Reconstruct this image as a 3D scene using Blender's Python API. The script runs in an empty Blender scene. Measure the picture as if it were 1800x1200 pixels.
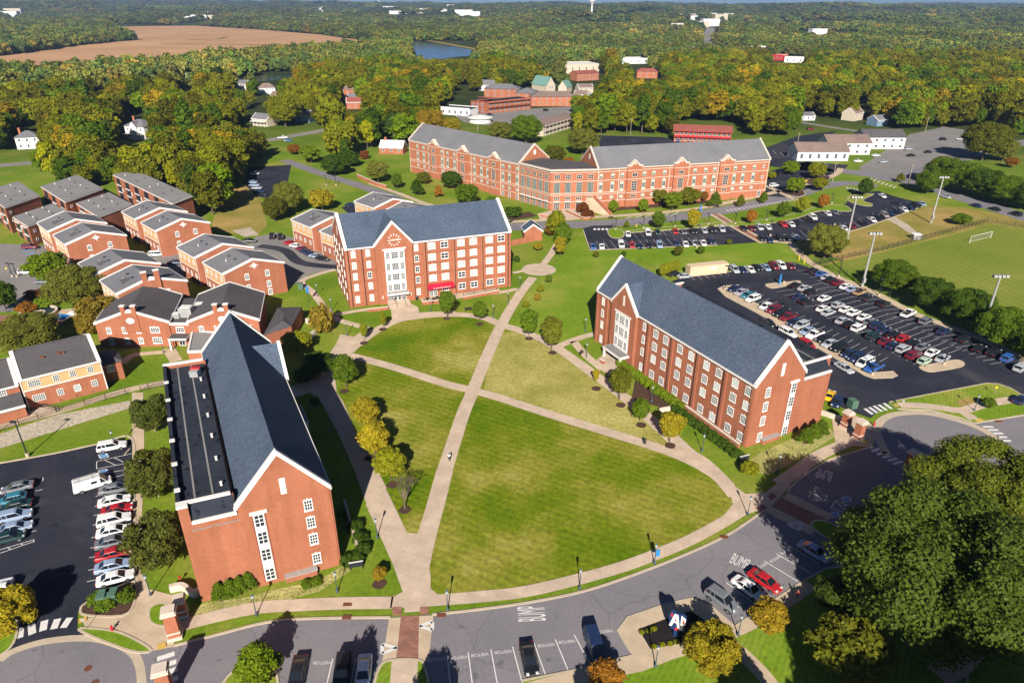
import bpy, bmesh, math, random
import numpy as np
from mathutils import Vector, Matrix
from mathutils import noise as mnoise
sc = bpy.context.scene
COL = sc.collection
rnd = random.Random(7)
# ------------------------------------------------------------------ camera model (measured from the photograph)
H = 72.0; FPX = 1200.0
PIT = math.atan(594.0 / FPX); ROL = math.radians(0.25)
_fw = np.array([0, math.cos(PIT), -math.sin(PIT)]); _up = np.array([0, math.sin(PIT), math.cos(PIT)]); _rt = np.array([1.0, 0, 0])
RT = _rt * math.cos(ROL) + _up * math.sin(ROL); UP = _up * math.cos(ROL) - _rt * math.sin(ROL); FW = _fw
def G(x, y, z=0.0):
    d = RT * (x - 900) / FPX - UP * (y - 600) / FPX + FW
    t = (z - H) / d[2]
    return float(d[0] * t), float(d[1] * t)
def P(x, y, z=0.0):
    q = np.array([x, y, z - H]); dd = q @ FW
    if dd < 1: return (-9999, -9999)
    return 900 + FPX * (q @ RT) / dd, 600 - FPX * (q @ UP) / dd
def dirv(a): return (math.cos(math.radians(a)), math.sin(math.radians(a)))
def inpoly(x, y, poly):
    c = False; n = len(poly); j = n - 1
    for i in range(n):
        xi, yi = poly[i]; xj, yj = poly[j]
        if (yi > y) != (yj > y) and x < (xj - xi) * (y - yi) / (yj - yi) + xi: c = not c
        j = i
    return c
# ------------------------------------------------------------------ materials
def mat_new(name):
    m = bpy.data.materials.new(name); m.use_nodes = True
    nt = m.node_tree; nt.nodes.clear()
    out = nt.nodes.new('ShaderNodeOutputMaterial')
    return m, nt, out
def N(nt, t, **kw):
    n = nt.nodes.new(t)
    for k, v in kw.items():
        if k in n.inputs: n.inputs[k].default_value = v
        else: setattr(n, k, v)
    return n
def ramp(nt, fac, stops):
    r = nt.nodes.new('ShaderNodeValToRGB'); e = r.color_ramp.elements
    e[0].position = stops[0][0]; e[0].color = (*stops[0][1], 1)
    e[1].position = stops[-1][0]; e[1].color = (*stops[-1][1], 1)
    for p, c in stops[1:-1]:
        k = e.new(p); k.color = (*c, 1)
    nt.links.new(fac, r.inputs[0]); return r
def simple(name, col, rough=0.8, spec=0.3, metal=0.0, var=0.0, scale=1.0, col2=None, detail=4.0, bump=0.0, coat=0.0, emit=None):
    """principled with optional two-colour noise variation in world metres"""
    m, nt, out = mat_new(name)
    b = N(nt, 'ShaderNodeBsdfPrincipled', **{'Roughness': rough, 'Metallic': metal, 'Specular IOR Level': spec, 'Coat Weight': coat})
    b.inputs['Base Color'].default_value = (*col, 1)
    if var or col2:
        g = N(nt, 'ShaderNodeNewGeometry')
        n1 = N(nt, 'ShaderNodeTexNoise', Scale=scale, Detail=detail, Roughness=0.6)
        nt.links.new(g.outputs['Position'], n1.inputs['Vector'])
        c2 = col2 if col2 else tuple(min(1, c * (1 + var)) for c in col)
        c1 = col if col2 else tuple(c * (1 - var) for c in col)
        r = ramp(nt, n1.outputs['Fac'], [(0.3, c1), (0.7, c2)])
        nt.links.new(r.outputs[0], b.inputs['Base Color'])
        if bump:
            bp = N(nt, 'ShaderNodeBump', Strength=bump, Distance=0.1)
            nt.links.new(n1.outputs['Fac'], bp.inputs['Height']); nt.links.new(bp.outputs[0], b.inputs['Normal'])
    nt.links.new(b.outputs[0], out.inputs[0]); return m
def two_noise(name, big, small, rough=0.9, bigscale=0.05, smallscale=2.0, mixf=0.35, spec=0.08, mow=None, dist=0.0, crack=None):
    """large patches (ramp 'big') multiplied/mixed with a fine grain (ramp 'small')"""
    m, nt, out = mat_new(name)
    g = N(nt, 'ShaderNodeNewGeometry')
    n1 = N(nt, 'ShaderNodeTexNoise', Scale=bigscale, Detail=6.0, Roughness=0.62, Distortion=dist)
    n2 = N(nt, 'ShaderNodeTexNoise', Scale=smallscale, Detail=3.0, Roughness=0.7)
    nt.links.new(g.outputs['Position'], n1.inputs['Vector']); nt.links.new(g.outputs['Position'], n2.inputs['Vector'])
    r1 = ramp(nt, n1.outputs['Fac'], big); r2 = ramp(nt, n2.outputs['Fac'], small)
    mx = N(nt, 'ShaderNodeMix', data_type='RGBA', blend_type='MULTIPLY'); mx.inputs[0].default_value = mixf
    nt.links.new(r1.outputs[0], mx.inputs[6]); nt.links.new(r2.outputs[0], mx.inputs[7])
    last = mx.outputs[2]
    if mow:
        ang, per, amt = mow
        mp = N(nt, 'ShaderNodeMapping'); mp.inputs['Rotation'].default_value = (0, 0, math.radians(ang))
        nt.links.new(g.outputs['Position'], mp.inputs[0])
        w = N(nt, 'ShaderNodeTexWave', Scale=1.0 / per, Distortion=0.6); nt.links.new(mp.outputs[0], w.inputs[0])
        w.inputs['Detail'].default_value = 2.0
        r3 = ramp(nt, w.outputs['Fac'], [(0.3, (1 - amt,) * 3), (0.7, (1 + amt,) * 3)])
        m2 = N(nt, 'ShaderNodeMix', data_type='RGBA', blend_type='MULTIPLY'); m2.inputs[0].default_value = 1
        nt.links.new(last, m2.inputs[6]); nt.links.new(r3.outputs[0], m2.inputs[7]); last = m2.outputs[2]
    if crack:   # wandering sealed cracks, and oil drips
        wv = N(nt, 'ShaderNodeMix', data_type='RGBA', blend_type='LINEAR_LIGHT'); wv.inputs[0].default_value = 1.2
        nd = N(nt, 'ShaderNodeTexNoise', Scale=0.3, Detail=4.0); nt.links.new(g.outputs['Position'], nd.inputs['Vector'])
        nt.links.new(g.outputs['Position'], wv.inputs[6]); nt.links.new(nd.outputs['Color'], wv.inputs[7])
        vo = N(nt, 'ShaderNodeTexVoronoi', feature='DISTANCE_TO_EDGE', Scale=crack); nt.links.new(wv.outputs[2], vo.inputs['Vector'])
        r4 = ramp(nt, vo.outputs['Distance'], [(0.002, (0.8,) * 3), (0.006, (1.0,) * 3)])
        n5 = N(nt, 'ShaderNodeTexNoise', Scale=0.55, Detail=2.0); nt.links.new(g.outputs['Position'], n5.inputs['Vector'])
        r5 = ramp(nt, n5.outputs['Fac'], [(0.66, (1.0,) * 3), (0.75, (0.66,) * 3)])
        for rr in (r4, r5):
            m4 = N(nt, 'ShaderNodeMix', data_type='RGBA', blend_type='MULTIPLY'); m4.inputs[0].default_value = 1
            nt.links.new(last, m4.inputs[6]); nt.links.new(rr.outputs[0], m4.inputs[7]); last = m4.outputs[2]
    b = N(nt, 'ShaderNodeBsdfPrincipled', **{'Roughness': rough, 'Specular IOR Level': spec})
    nt.links.new(last, b.inputs['Base Color']); nt.links.new(b.outputs[0], out.inputs[0]); return m
def slab_mat(name, col, sx, sy, ang, joint=0.75, var=0.12, rough=0.9, brick=False):
    """paving: joints from a brick texture in world metres, tinted per slab"""
    m, nt, out = mat_new(name)
    g = N(nt, 'ShaderNodeNewGeometry'); mp = N(nt, 'ShaderNodeMapping'); mp.inputs['Rotation'].default_value = (0, 0, math.radians(ang))
    nt.links.new(g.outputs['Position'], mp.inputs[0])
    bt = N(nt, 'ShaderNodeTexBrick', **{'Scale': 1.0, 'Mortar Size': 0.02 if brick else 0.03, 'Brick Width': sx, 'Row Height': sy})
    bt.offset = 0.5 if brick else 0.0
    bt.inputs['Color1'].default_value = (*[c * (1 - var) for c in col], 1); bt.inputs['Color2'].default_value = (*[c * (1 + var) for c in col], 1)
    bt.inputs['Mortar'].default_value = (*[c * joint for c in col], 1)
    nt.links.new(mp.outputs[0], bt.inputs[0])
    n2 = N(nt, 'ShaderNodeTexNoise', Scale=0.35, Detail=6.0, Roughness=0.65); nt.links.new(g.outputs['Position'], n2.inputs['Vector'])
    r2 = ramp(nt, n2.outputs['Fac'], [(0.3, (0.82, 0.81, 0.8)), (0.7, (1.1, 1.1, 1.1))])
    mx = N(nt, 'ShaderNodeMix', data_type='RGBA', blend_type='MULTIPLY'); mx.inputs[0].default_value = 1
    nt.links.new(bt.outputs[0], mx.inputs[6]); nt.links.new(r2.outputs[0], mx.inputs[7])
    b = N(nt, 'ShaderNodeBsdfPrincipled', **{'Roughness': rough, 'Specular IOR Level': 0.2})
    nt.links.new(mx.outputs[2], b.inputs['Base Color']); nt.links.new(b.outputs[0], out.inputs[0]); return m
def brick_mat(name, c1, c2, band=None):
    """brick wall: courses (0.075 m) fade to a blend far off; soft mottling; horizontal soldier lines every storey"""
    m, nt, out = mat_new(name)
    g = N(nt, 'ShaderNodeNewGeometry')
    n1 = N(nt, 'ShaderNodeTexNoise', Scale=0.25, Detail=5.0, Roughness=0.6); nt.links.new(g.outputs['Position'], n1.inputs['Vector'])
    mp = N(nt, 'ShaderNodeMapping'); mp.inputs['Scale'].default_value = (3.2, 3.2, 13.0); nt.links.new(g.outputs['Position'], mp.inputs[0])
    n2 = N(nt, 'ShaderNodeTexNoise', Scale=1.0, Detail=2.0, Roughness=0.5); nt.links.new(mp.outputs[0], n2.inputs['Vector'])
    r1 = ramp(nt, n1.outputs['Fac'], [(0.3, c1), (0.7, c2)])
    r2 = ramp(nt, n2.outputs['Fac'], [(0.3, (0.8, 0.78, 0.76)), (0.7, (1.12, 1.12, 1.12))])
    mx = N(nt, 'ShaderNodeMix', data_type='RGBA', blend_type='MULTIPLY'); mx.inputs[0].default_value = 1
    nt.links.new(r1.outputs[0], mx.inputs[6]); nt.links.new(r2.outputs[0], mx.inputs[7])
    mq = N(nt, 'ShaderNodeMapping'); mq.inputs['Scale'].default_value = (0.7, 0.7, 0.07); nt.links.new(g.outputs['Position'], mq.inputs[0])
    n3 = N(nt, 'ShaderNodeTexNoise', Scale=1.0, Detail=5.0, Roughness=0.6); nt.links.new(mq.outputs[0], n3.inputs['Vector'])
    r3 = ramp(nt, n3.outputs['Fac'], [(0.3, (0.86, 0.85, 0.84)), (0.55, (1.0, 1.0, 1.0)), (0.75, (1.09, 1.09, 1.1))])
    m3 = N(nt, 'ShaderNodeMix', data_type='RGBA', blend_type='MULTIPLY'); m3.inputs[0].default_value = 1
    nt.links.new(mx.outputs[2], m3.inputs[6]); nt.links.new(r3.outputs[0], m3.inputs[7]); mx = m3
    b = N(nt, 'ShaderNodeBsdfPrincipled', **{'Roughness': 0.9, 'Specular IOR Level': 0.15})
    nt.links.new(mx.outputs[2], b.inputs['Base Color']); nt.links.new(b.outputs[0], out.inputs[0]); return m
def objcol_mat(name, rough, coat=0.0, metal=0.0, spec=0.5):
    m, nt, out = mat_new(name)
    oi = N(nt, 'ShaderNodeObjectInfo')
    b = N(nt, 'ShaderNodeBsdfPrincipled', **{'Roughness': rough, 'Coat Weight': coat, 'Metallic': metal, 'Specular IOR Level': spec})
    nt.links.new(oi.outputs['Color'], b.inputs['Base Color']); nt.links.new(b.outputs[0], out.inputs[0]); return m
def leaf_mat(name):
    """foliage: object colour (tree) x per-leaf tint (mesh attribute); some light passes through the leaves"""
    m, nt, out = mat_new(name)
    oi = N(nt, 'ShaderNodeObjectInfo'); ia = N(nt, 'ShaderNodeAttribute', attribute_type='INSTANCER', attribute_name='tcol')
    gt = N(nt, 'ShaderNodeMath', operation='GREATER_THAN'); gt.inputs[1].default_value = 1e-5; nt.links.new(ia.outputs['Fac'], gt.inputs[0])
    pick = N(nt, 'ShaderNodeMix', data_type='RGBA'); nt.links.new(gt.outputs[0], pick.inputs[0]); nt.links.new(oi.outputs['Color'], pick.inputs[6]); nt.links.new(ia.outputs['Color'], pick.inputs[7]); oc = pick.outputs[2]
    at = N(nt, 'ShaderNodeAttribute', attribute_type='GEOMETRY', attribute_name='tint')
    mx = N(nt, 'ShaderNodeMix', data_type='RGBA', blend_type='MULTIPLY'); mx.inputs[0].default_value = 1
    nt.links.new(oc, mx.inputs[6]); nt.links.new(at.outputs['Color'], mx.inputs[7])
    d = N(nt, 'ShaderNodeBsdfPrincipled', **{'Roughness': 0.6, 'Specular IOR Level': 0.12}); t = N(nt, 'ShaderNodeBsdfTranslucent')
    nt.links.new(mx.outputs[2], d.inputs['Base Color']); nt.links.new(mx.outputs[2], t.inputs['Color'])
    s = N(nt, 'ShaderNodeMixShader'); s.inputs[0].default_value = 0.22
    nt.links.new(d.outputs[0], s.inputs[1]); nt.links.new(t.outputs[0], s.inputs[2]); nt.links.new(s.outputs[0], out.inputs[0]); return m
M = {}
M['brick'] = brick_mat('red_brick', (0.35, 0.128, 0.07), (0.42, 0.16, 0.092))
M['brick2'] = brick_mat('orange_brick', (0.40, 0.142, 0.075), (0.46, 0.175, 0.095))
M['brick3'] = brick_mat('dark_brick', (0.24, 0.07, 0.042), (0.29, 0.09, 0.055))
M['limestone'] = simple('limestone', (0.62, 0.52, 0.43), 0.85, var=0.08, scale=0.8)
M['trim'] = simple('white_trim', (0.74, 0.70, 0.66), 0.6, var=0.04, scale=1.0)
M['winframe'] = simple('window_white', (0.80, 0.79, 0.76), 0.5)
M['greenpanel'] = simple('pale_green_panel', (0.42, 0.47, 0.40), 0.6, var=0.05)
M['glass'] = simple('window_glass', (0.025, 0.035, 0.05), 0.08, spec=0.6)
M['blind'] = simple('window_blinds', (0.43, 0.47, 0.46), 0.3, spec=0.5, var=0.2, scale=0.5)
M['shingle'] = two_noise('slate_shingle', [(0.3, (0.070, 0.096, 0.140)), (0.7, (0.096, 0.126, 0.176))], [(0.3, (0.55, 0.55, 0.57)), (0.7, (1.25, 1.25, 1.25))], bigscale=0.12, smallscale=2.4, mixf=0.8)
M['shingle_grey'] = two_noise('grey_shingle', [(0.3, (0.15, 0.15, 0.165)), (0.7, (0.19, 0.19, 0.20))], [(0.3, (0.8, 0.8, 0.8)), (0.7, (1.1, 1.1, 1.1))], bigscale=0.1, smallscale=1.6, mixf=0.8)
M['shingle_dark'] = two_noise('charcoal_shingle', [(0.3, (0.085, 0.08, 0.085)), (0.7, (0.115, 0.105, 0.11))], [(0.3, (0.8, 0.8, 0.8)), (0.7, (1.1, 1.1, 1.1))], bigscale=0.1, smallscale=1.6, mixf=0.8)
M['shingle_brown'] = two_noise('brown_shingle', [(0.3, (0.19, 0.14, 0.12)), (0.7, (0.25, 0.18, 0.15))], [(0.3, (0.8, 0.8, 0.8)), (0.7, (1.1, 1.1, 1.1))], bigscale=0.1, smallscale=1.0, mixf=0.8)
M['roof_red'] = two_noise('red_roof', [(0.3, (0.24, 0.07, 0.055)), (0.7, (0.3, 0.095, 0.075))], [(0.3, (0.85,) * 3), (0.7, (1.1,) * 3)], bigscale=0.2, smallscale=1.0, mixf=0.8)
M['roof_teal'] = simple('teal_roof', (0.16, 0.30, 0.26), 0.6, var=0.1)
M['membrane'] = two_noise('black_membrane', [(0.3, (0.022, 0.027, 0.04)), (0.7, (0.04, 0.046, 0.062))], [(0.36, (0.25,) * 3), (0.42, (1.0,) * 3)], bigscale=0.15, smallscale=1.1, mixf=0.9)
M['membrane_grey'] = two_noise('grey_membrane', [(0.3, (0.22, 0.215, 0.21)), (0.7, (0.27, 0.26, 0.255))], [(0.3, (0.9,) * 3), (0.7, (1.08,) * 3)], bigscale=0.12, smallscale=0.8, mixf=0.8)
M['stucco'] = simple('tan_stucco', (0.60, 0.36, 0.17), 0.9, var=0.08, scale=0.5)
M['siding'] = simple('white_siding', (0.72, 0.71, 0.70), 0.7, var=0.05, scale=0.8)
M['siding_tan'] = simple('tan_siding', (0.55, 0.47, 0.36), 0.7, var=0.05)
M['siding_blue'] = simple('blue_siding', (0.16, 0.26, 0.38), 0.7, var=0.05)
M['metal_dark'] = simple('dark_metal', (0.02, 0.025, 0.035), 0.45, spec=0.5)
M['metal_lamp'] = simple('lamp_post_paint', (0.055, 0.085, 0.11), 0.45, spec=0.5)
M['metal_grey'] = simple('galvanised_metal', (0.42, 0.42, 0.41), 0.5, metal=0.3, var=0.1)
M['metal_rail'] = simple('rail_metal', (0.05, 0.05, 0.05), 0.5)
M['globe'] = simple('lamp_glass', (0.45, 0.48, 0.5), 0.2)
M['concrete'] = slab_mat('path_concrete', (0.57, 0.445, 0.335), 2.4, 2.0, 20, joint=0.78, var=0.05)
M['concrete_tan'] = slab_mat('tan_concrete', (0.55, 0.43, 0.30), 3.0, 3.0, 25, joint=0.8, var=0.04)
M['kerb'] = simple('kerb_concrete', (0.50, 0.41, 0.30), 0.9, var=0.1, scale=0.6)
M['paver'] = slab_mat('brick_paving', (0.30, 0.145, 0.105), 0.8, 0.4, 12, joint=0.85, var=0.2, brick=True)
M['asphalt_grey'] = two_noise('worn_asphalt', [(0.3, (0.185, 0.174, 0.19)), (0.5, (0.215, 0.2, 0.215)), (0.7, (0.245, 0.225, 0.232))], [(0.3, (0.86,) * 3), (0.7, (1.1,) * 3)], bigscale=0.07, smallscale=3.0, mixf=0.9, crack=0.07)
M['asphalt_dark'] = two_noise('fresh_asphalt', [(0.3, (0.021, 0.024, 0.037)), (0.52, (0.034, 0.036, 0.051)), (0.78, (0.085, 0.076, 0.084))], [(0.3, (0.8,) * 3), (0.7, (1.15,) * 3)], bigscale=0.055, smallscale=2.0, mixf=0.8, dist=1.2, crack=0.05)
M['asphalt_mid'] = two_noise('grey_lot_asphalt', [(0.3, (0.20, 0.19, 0.185)), (0.7, (0.27, 0.25, 0.235))], [(0.3, (0.88,) * 3), (0.7, (1.1,) * 3)], bigscale=0.06, smallscale=2.0, mixf=0.8, crack=0.06)
M['paint'] = simple('white_road_paint', (0.68, 0.66, 0.63), 0.8, var=0.12, scale=3.0)
M['paint_blue'] = simple('blue_road_paint', (0.12, 0.30, 0.55), 0.8, var=0.1)
M['paint_yellow'] = simple('tactile_yellow', (0.62, 0.40, 0.09), 0.8, var=0.1)
M['grass'] = two_noise('lawn_grass', [(0.28, (0.11, 0.21, 0.006)), (0.5, (0.17, 0.265, 0.018)), (0.72, (0.32, 0.31, 0.06))], [(0.3, (0.72,) * 3), (0.7, (1.2,) * 3)], bigscale=0.045, smallscale=1.3, mixf=0.9, mow=(32, 2.2, 0.06))
M['grass_dry'] = two_noise('quad_grass', [(0.34, (0.085, 0.16, 0.002)), (0.46, (0.155, 0.195, 0.008)), (0.56, (0.26, 0.25, 0.035)), (0.70, (0.40, 0.36, 0.10))], [(0.3, (0.6,) * 3), (0.7, (1.3,) * 3)], bigscale=0.05, smallscale=1.3, mixf=0.9, mow=(118, 4.5, 0.075))
M['grass_pale'] = two_noise('pale_quad_grass', [(0.3, (0.17, 0.20, 0.012)), (0.46, (0.30, 0.28, 0.06)), (0.62, (0.44, 0.39, 0.12)), (0.74, (0.5, 0.44, 0.17))], [(0.3, (0.66,) * 3), (0.7, (1.25,) * 3)], bigscale=0.05, smallscale=1.3, mixf=0.9, mow=(150, 2.0, 0.05))
M['turf'] = two_noise('sports_turf', [(0.3, (0.145, 0.2, 0.02)), (0.62, (0.215, 0.24, 0.04)), (0.78, (0.32, 0.27, 0.07))], [(0.3, (0.8,) * 3), (0.7, (1.15,) * 3)], bigscale=0.03, smallscale=1.0, mixf=0.8, mow=(-8, 9.0, 0.05))
M['grass_tan'] = two_noise('dry_bank_grass', [(0.3, (0.17, 0.175, 0.025)), (0.5, (0.30, 0.24, 0.06)), (0.7, (0.46, 0.29, 0.11))], [(0.3, (0.75,) * 3), (0.7, (1.15,) * 3)], bigscale=0.06, smallscale=1.0, mixf=0.8)
M['mulch'] = simple('mulch', (0.075, 0.04, 0.025), 0.95, var=0.4, scale=2.0)
M['mulch_black'] = simple('black_mulch', (0.012, 0.01, 0.01), 0.95, var=0.4, scale=3.0)
M['gravel'] = two_noise('pale_riprap', [(0.3, (0.42, 0.36, 0.27)), (0.7, (0.55, 0.47, 0.36))], [(0.35, (0.6,) * 3), (0.6, (1.15,) * 3)], bigscale=0.2, smallscale=1.6, mixf=0.85)
M['liriope'] = two_noise('variegated_groundcover', [(0.3, (0.24, 0.25, 0.06)), (0.7, (0.5, 0.46, 0.18))], [(0.35, (0.4,) * 3), (0.6, (1.25,) * 3)], bigscale=0.4, smallscale=3.0, mixf=0.9)
M['wheat'] = two_noise('dry_crop', [(0.3, (0.42, 0.235, 0.115)), (0.5, (0.50, 0.29, 0.15)), (0.7, (0.56, 0.34, 0.185))], [(0.3, (0.85,) * 3), (0.7, (1.1,) * 3)], bigscale=0.006, smallscale=0.03, mixf=0.8)
M['floor'] = two_noise('wood_floor', [(0.3, (0.05, 0.07, 0.02)), (0.7, (0.10, 0.11, 0.035))], [(0.3, (0.7,) * 3), (0.7, (1.2,) * 3)], bigscale=0.01, smallscale=0.15, mixf=0.8)
M['bark'] = simple('bark', (0.13, 0.095, 0.07), 0.95, var=0.3, scale=3.0)
M['bark_pale'] = simple('pale_bark', (0.36, 0.29, 0.22), 0.95, var=0.2, scale=3.0)
M['leaf'] = leaf_mat('leaves')
M['carpaint'] = objcol_mat('car_paint', 0.36, coat=0.3)
M['carglass'] = simple('car_glass', (0.012, 0.016, 0.022), 0.05, spec=0.8)
M['tyre'] = simple('tyre_rubber', (0.015, 0.015, 0.016), 0.9)
M['rim'] = simple('alloy_rim', (0.45, 0.45, 0.46), 0.3, metal=0.8)
M['headlamp'] = simple('headlamp_lens', (0.7, 0.7, 0.68), 0.1, spec=0.8)
M['taillamp'] = simple('taillamp_lens', (0.35, 0.01, 0.012), 0.2, spec=0.6)
M['awning'] = simple('red_awning', (0.50, 0.012, 0.04), 0.8, var=0.05)
M['red'] = simple('red_paint', (0.5, 0.03, 0.035), 0.5); M['blue'] = simple('blue_paint', (0.012, 0.035, 0.11), 0.5)
M['skyblue'] = simple('bright_blue_paint', (0.03, 0.22, 0.55), 0.5); M['yellow'] = simple('yellow_paint', (0.75, 0.55, 0.03), 0.5)
M['green_box'] = simple('utility_green', (0.09, 0.17, 0.12), 0.5, var=0.08)
M['beige'] = simple('beige_steel', (0.66, 0.50, 0.33), 0.6, var=0.05, scale=0.5)
M['rust'] = simple('rusty_grate', (0.16, 0.06, 0.03), 0.8, var=0.2, scale=4)
M['plank'] = simple('dark_wood', (0.035, 0.025, 0.02), 0.7)
def water_mat():
    m, nt, out = mat_new('river_water')
    b = N(nt, 'ShaderNodeBsdfPrincipled', **{'Roughness': 0.15, 'Specular IOR Level': 0.35}); b.inputs['Base Color'].default_value = (0.03, 0.04, 0.05, 1)
    n = N(nt, 'ShaderNodeTexNoise', Scale=0.05, Detail=3.0); bp = N(nt, 'ShaderNodeBump', Strength=0.04, Distance=1.0)
    nt.links.new(n.outputs['Fac'], bp.inputs['Height']); nt.links.new(bp.outputs[0], b.inputs['Normal']); nt.links.new(b.outputs[0], out.inputs[0]); return m
M['water'] = water_mat()
# ------------------------------------------------------------------ mesh builder and scene helpers
class MB:
    def __init__(s): s.v = []; s.f = []
    def poly(s, pts):
        k = len(s.v); s.v += [tuple(map(float, p)) for p in pts]; s.f.append(list(range(k, k + len(pts)))); return s
    def hull8(s, p):   # 4 bottom + 4 top
        k = len(s.v); s.v += [tuple(map(float, q)) for q in p]
        for f in ((3, 2, 1, 0), (4, 5, 6, 7), (0, 1, 5, 4), (1, 2, 6, 5), (2, 3, 7, 6), (3, 0, 4, 7)): s.f.append([k + i for i in f])
        return s
    def box(s, x0, x1, y0, y1, z0, z1):
        return s.hull8([(x0, y0, z0), (x1, y0, z0), (x1, y1, z0), (x0, y1, z0), (x0, y0, z1), (x1, y0, z1), (x1, y1, z1), (x0, y1, z1)])
    def fbox(s, F, a0, a1, b0, b1, z0, z1):
        q = [F(a0, b0), F(a1, b0), F(a1, b1), F(a0, b1)]
        return s.hull8([(*p, z0) for p in q] + [(*p, z1) for p in q])
    def prism(s, pts, z0, z1, top=True, bottom=True):
        n = len(pts); k = len(s.v)
        s.v += [(float(p[0]), float(p[1]), z0) for p in pts] + [(float(p[0]), float(p[1]), z1) for p in pts]
        for i in range(n): j = (i + 1) % n; s.f.append([k + i, k + j, k + n + j, k + n + i])
        if top: s.f.append([k + n + i for i in range(n)])
        if bottom: s.f.append([k + i for i in reversed(range(n))])
        return s
    def extr(s, A, B):  # two matching 3d rings (closed polygons) -> capped solid
        n = len(A); k = len(s.v); s.v += [tuple(map(float, p)) for p in A] + [tuple(map(float, p)) for p in B]
        for i in range(n): j = (i + 1) % n; s.f.append([k + i, k + j, k + n + j, k + n + i])
        s.f.append([k + i for i in reversed(range(n))]); s.f.append([k + n + i for i in range(n)]); return s
    def tube(s, p, q, r, r2=None, n=8):
        p = Vector(p); q = Vector(q); d = (q - p).normalized(); a = d.orthogonal().normalized(); b = d.cross(a); r2 = r if r2 is None else r2
        A = [p + (a * math.cos(t) + b * math.sin(t)) * r for t in [2 * math.pi * i / n for i in range(n)]]
        B = [q + (a * math.cos(t) + b * math.sin(t)) * r2 for t in [2 * math.pi * i / n for i in range(n)]]
        return s.extr(A, B)
    def lathe(s, cx, cy, prof, n=12):
        k = len(s.v)
        for r, z in prof:
            for i in range(n): t = 2 * math.pi * i / n; s.v.append((cx + r * math.cos(t), cy + r * math.sin(t), z))
        m = len(prof)
        for a in range(m - 1):
            for i in range(n): j = (i + 1) % n; s.f.append([k + a * n + i, k + a * n + j, k + (a + 1) * n + j, k + (a + 1) * n + i])
        s.f.append([k + i for i in reversed(range(n))]); s.f.append([k + (m - 1) * n + i for i in range(n)]); return s
    def mesh(s, name, mat, org=(0, 0, 0), smooth=False):
        me = bpy.data.meshes.new(name); ox, oy, oz = org
        me.from_pydata([(x - ox, y - oy, z - oz) for x, y, z in s.v], [], s.f)
        bm = bmesh.new(); bm.from_mesh(me); bmesh.ops.recalc_face_normals(bm, faces=bm.faces); bm.to_mesh(me); bm.free()
        me.materials.append(M[mat] if isinstance(mat, str) else mat)
        if smooth:
            for p in me.polygons: p.use_smooth = True
        me.update(); return me
    def build(s, name, mat, parent=None, smooth=False, label=None, org=None):
        if not s.f: return None
        if parent is not None: o_ = tuple(parent['_org'])
        else:
            xs = [p[0] for p in s.v]; ys = [p[1] for p in s.v]; zs = [p[2] for p in s.v]
            o_ = org or ((min(xs) + max(xs)) / 2, (min(ys) + max(ys)) / 2, min(zs))
        ob = bpy.data.objects.new(name, s.mesh(name, mat, o_, smooth)); COL.objects.link(ob)
        if parent is not None: ob.parent = parent
        else: ob.location = o_
        ob['_org'] = o_
        if label: ob['label'] = label
        return ob
def empty(name, loc, label=None, cat=None, group=None, rz=0.0, scale=None):
    o = bpy.data.objects.new(name, None); COL.objects.link(o); o.location = loc; o.rotation_euler = (0, 0, rz); o['_org'] = tuple(loc); o.empty_display_size = 0.5
    if scale: o.scale = scale
    if label: o['label'] = label
    if cat: o['category'] = cat
    if group: o['group'] = group
    return o
def tag(o, label, cat, group=None):
    o['label'] = label; o['category'] = cat
    if group: o['group'] = group
    return o
def struct(o): o['kind'] = 'structure'; return o
def child(name, me, parent, loc=(0, 0, 0), rz=0.0, color=None, scale=None):
    o = bpy.data.objects.new(name, me); COL.objects.link(o); o.parent = parent; o.location = loc; o.rotation_euler = (0, 0, rz)
    if color: o.color = (*color, 1)
    if scale: o.scale = scale
    return o
def copy_tree(o, parent=None):
    c = o.copy(); COL.objects.link(c)
    if parent is not None: c.parent = parent
    for ch in o.children: copy_tree(ch, c)
    return c
def text_mesh(body, size, mat, extrude=0.0, align='CENTER'):
    cu = bpy.data.curves.new('lettering', 'FONT'); cu.body = body; cu.size = size; cu.align_x = align; cu.align_y = 'CENTER'; cu.extrude = extrude
    ob = bpy.data.objects.new('lettering', cu); COL.objects.link(ob)
    dg = bpy.context.evaluated_depsgraph_get(); me = bpy.data.meshes.new_from_object(ob.evaluated_get(dg)); me.name = 'lettering'
    bpy.data.objects.remove(ob); me.materials.clear(); me.materials.append(M[mat]); return me
def frame(O, ua, va):
    u = dirv(ua); v = dirv(va)
    return lambda a, b: (O[0] + u[0] * a + v[0] * b, O[1] + u[1] * a + v[1] * b)
def smooth_line(pts, n=6):
    """Catmull-Rom through px or world points"""
    out = []; P_ = [pts[0]] + list(pts) + [pts[-1]]
    for i in range(1, len(P_) - 2):
        p0, p1, p2, p3 = P_[i - 1], P_[i], P_[i + 1], P_[i + 2]
        for k in range(n):
            t = k / n
            out.append(tuple(0.5 * ((2 * p1[j]) + (-p0[j] + p2[j]) * t + (2 * p0[j] - 5 * p1[j] + 4 * p2[j] - p3[j]) * t * t + (-p0[j] + 3 * p1[j] - 3 * p2[j] + p3[j]) * t ** 3) for j in range(2)))
    out.append(tuple(pts[-1])); return out
def px(pts, z=0.0): return [G(x, y, z) for x, y in pts]
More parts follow.
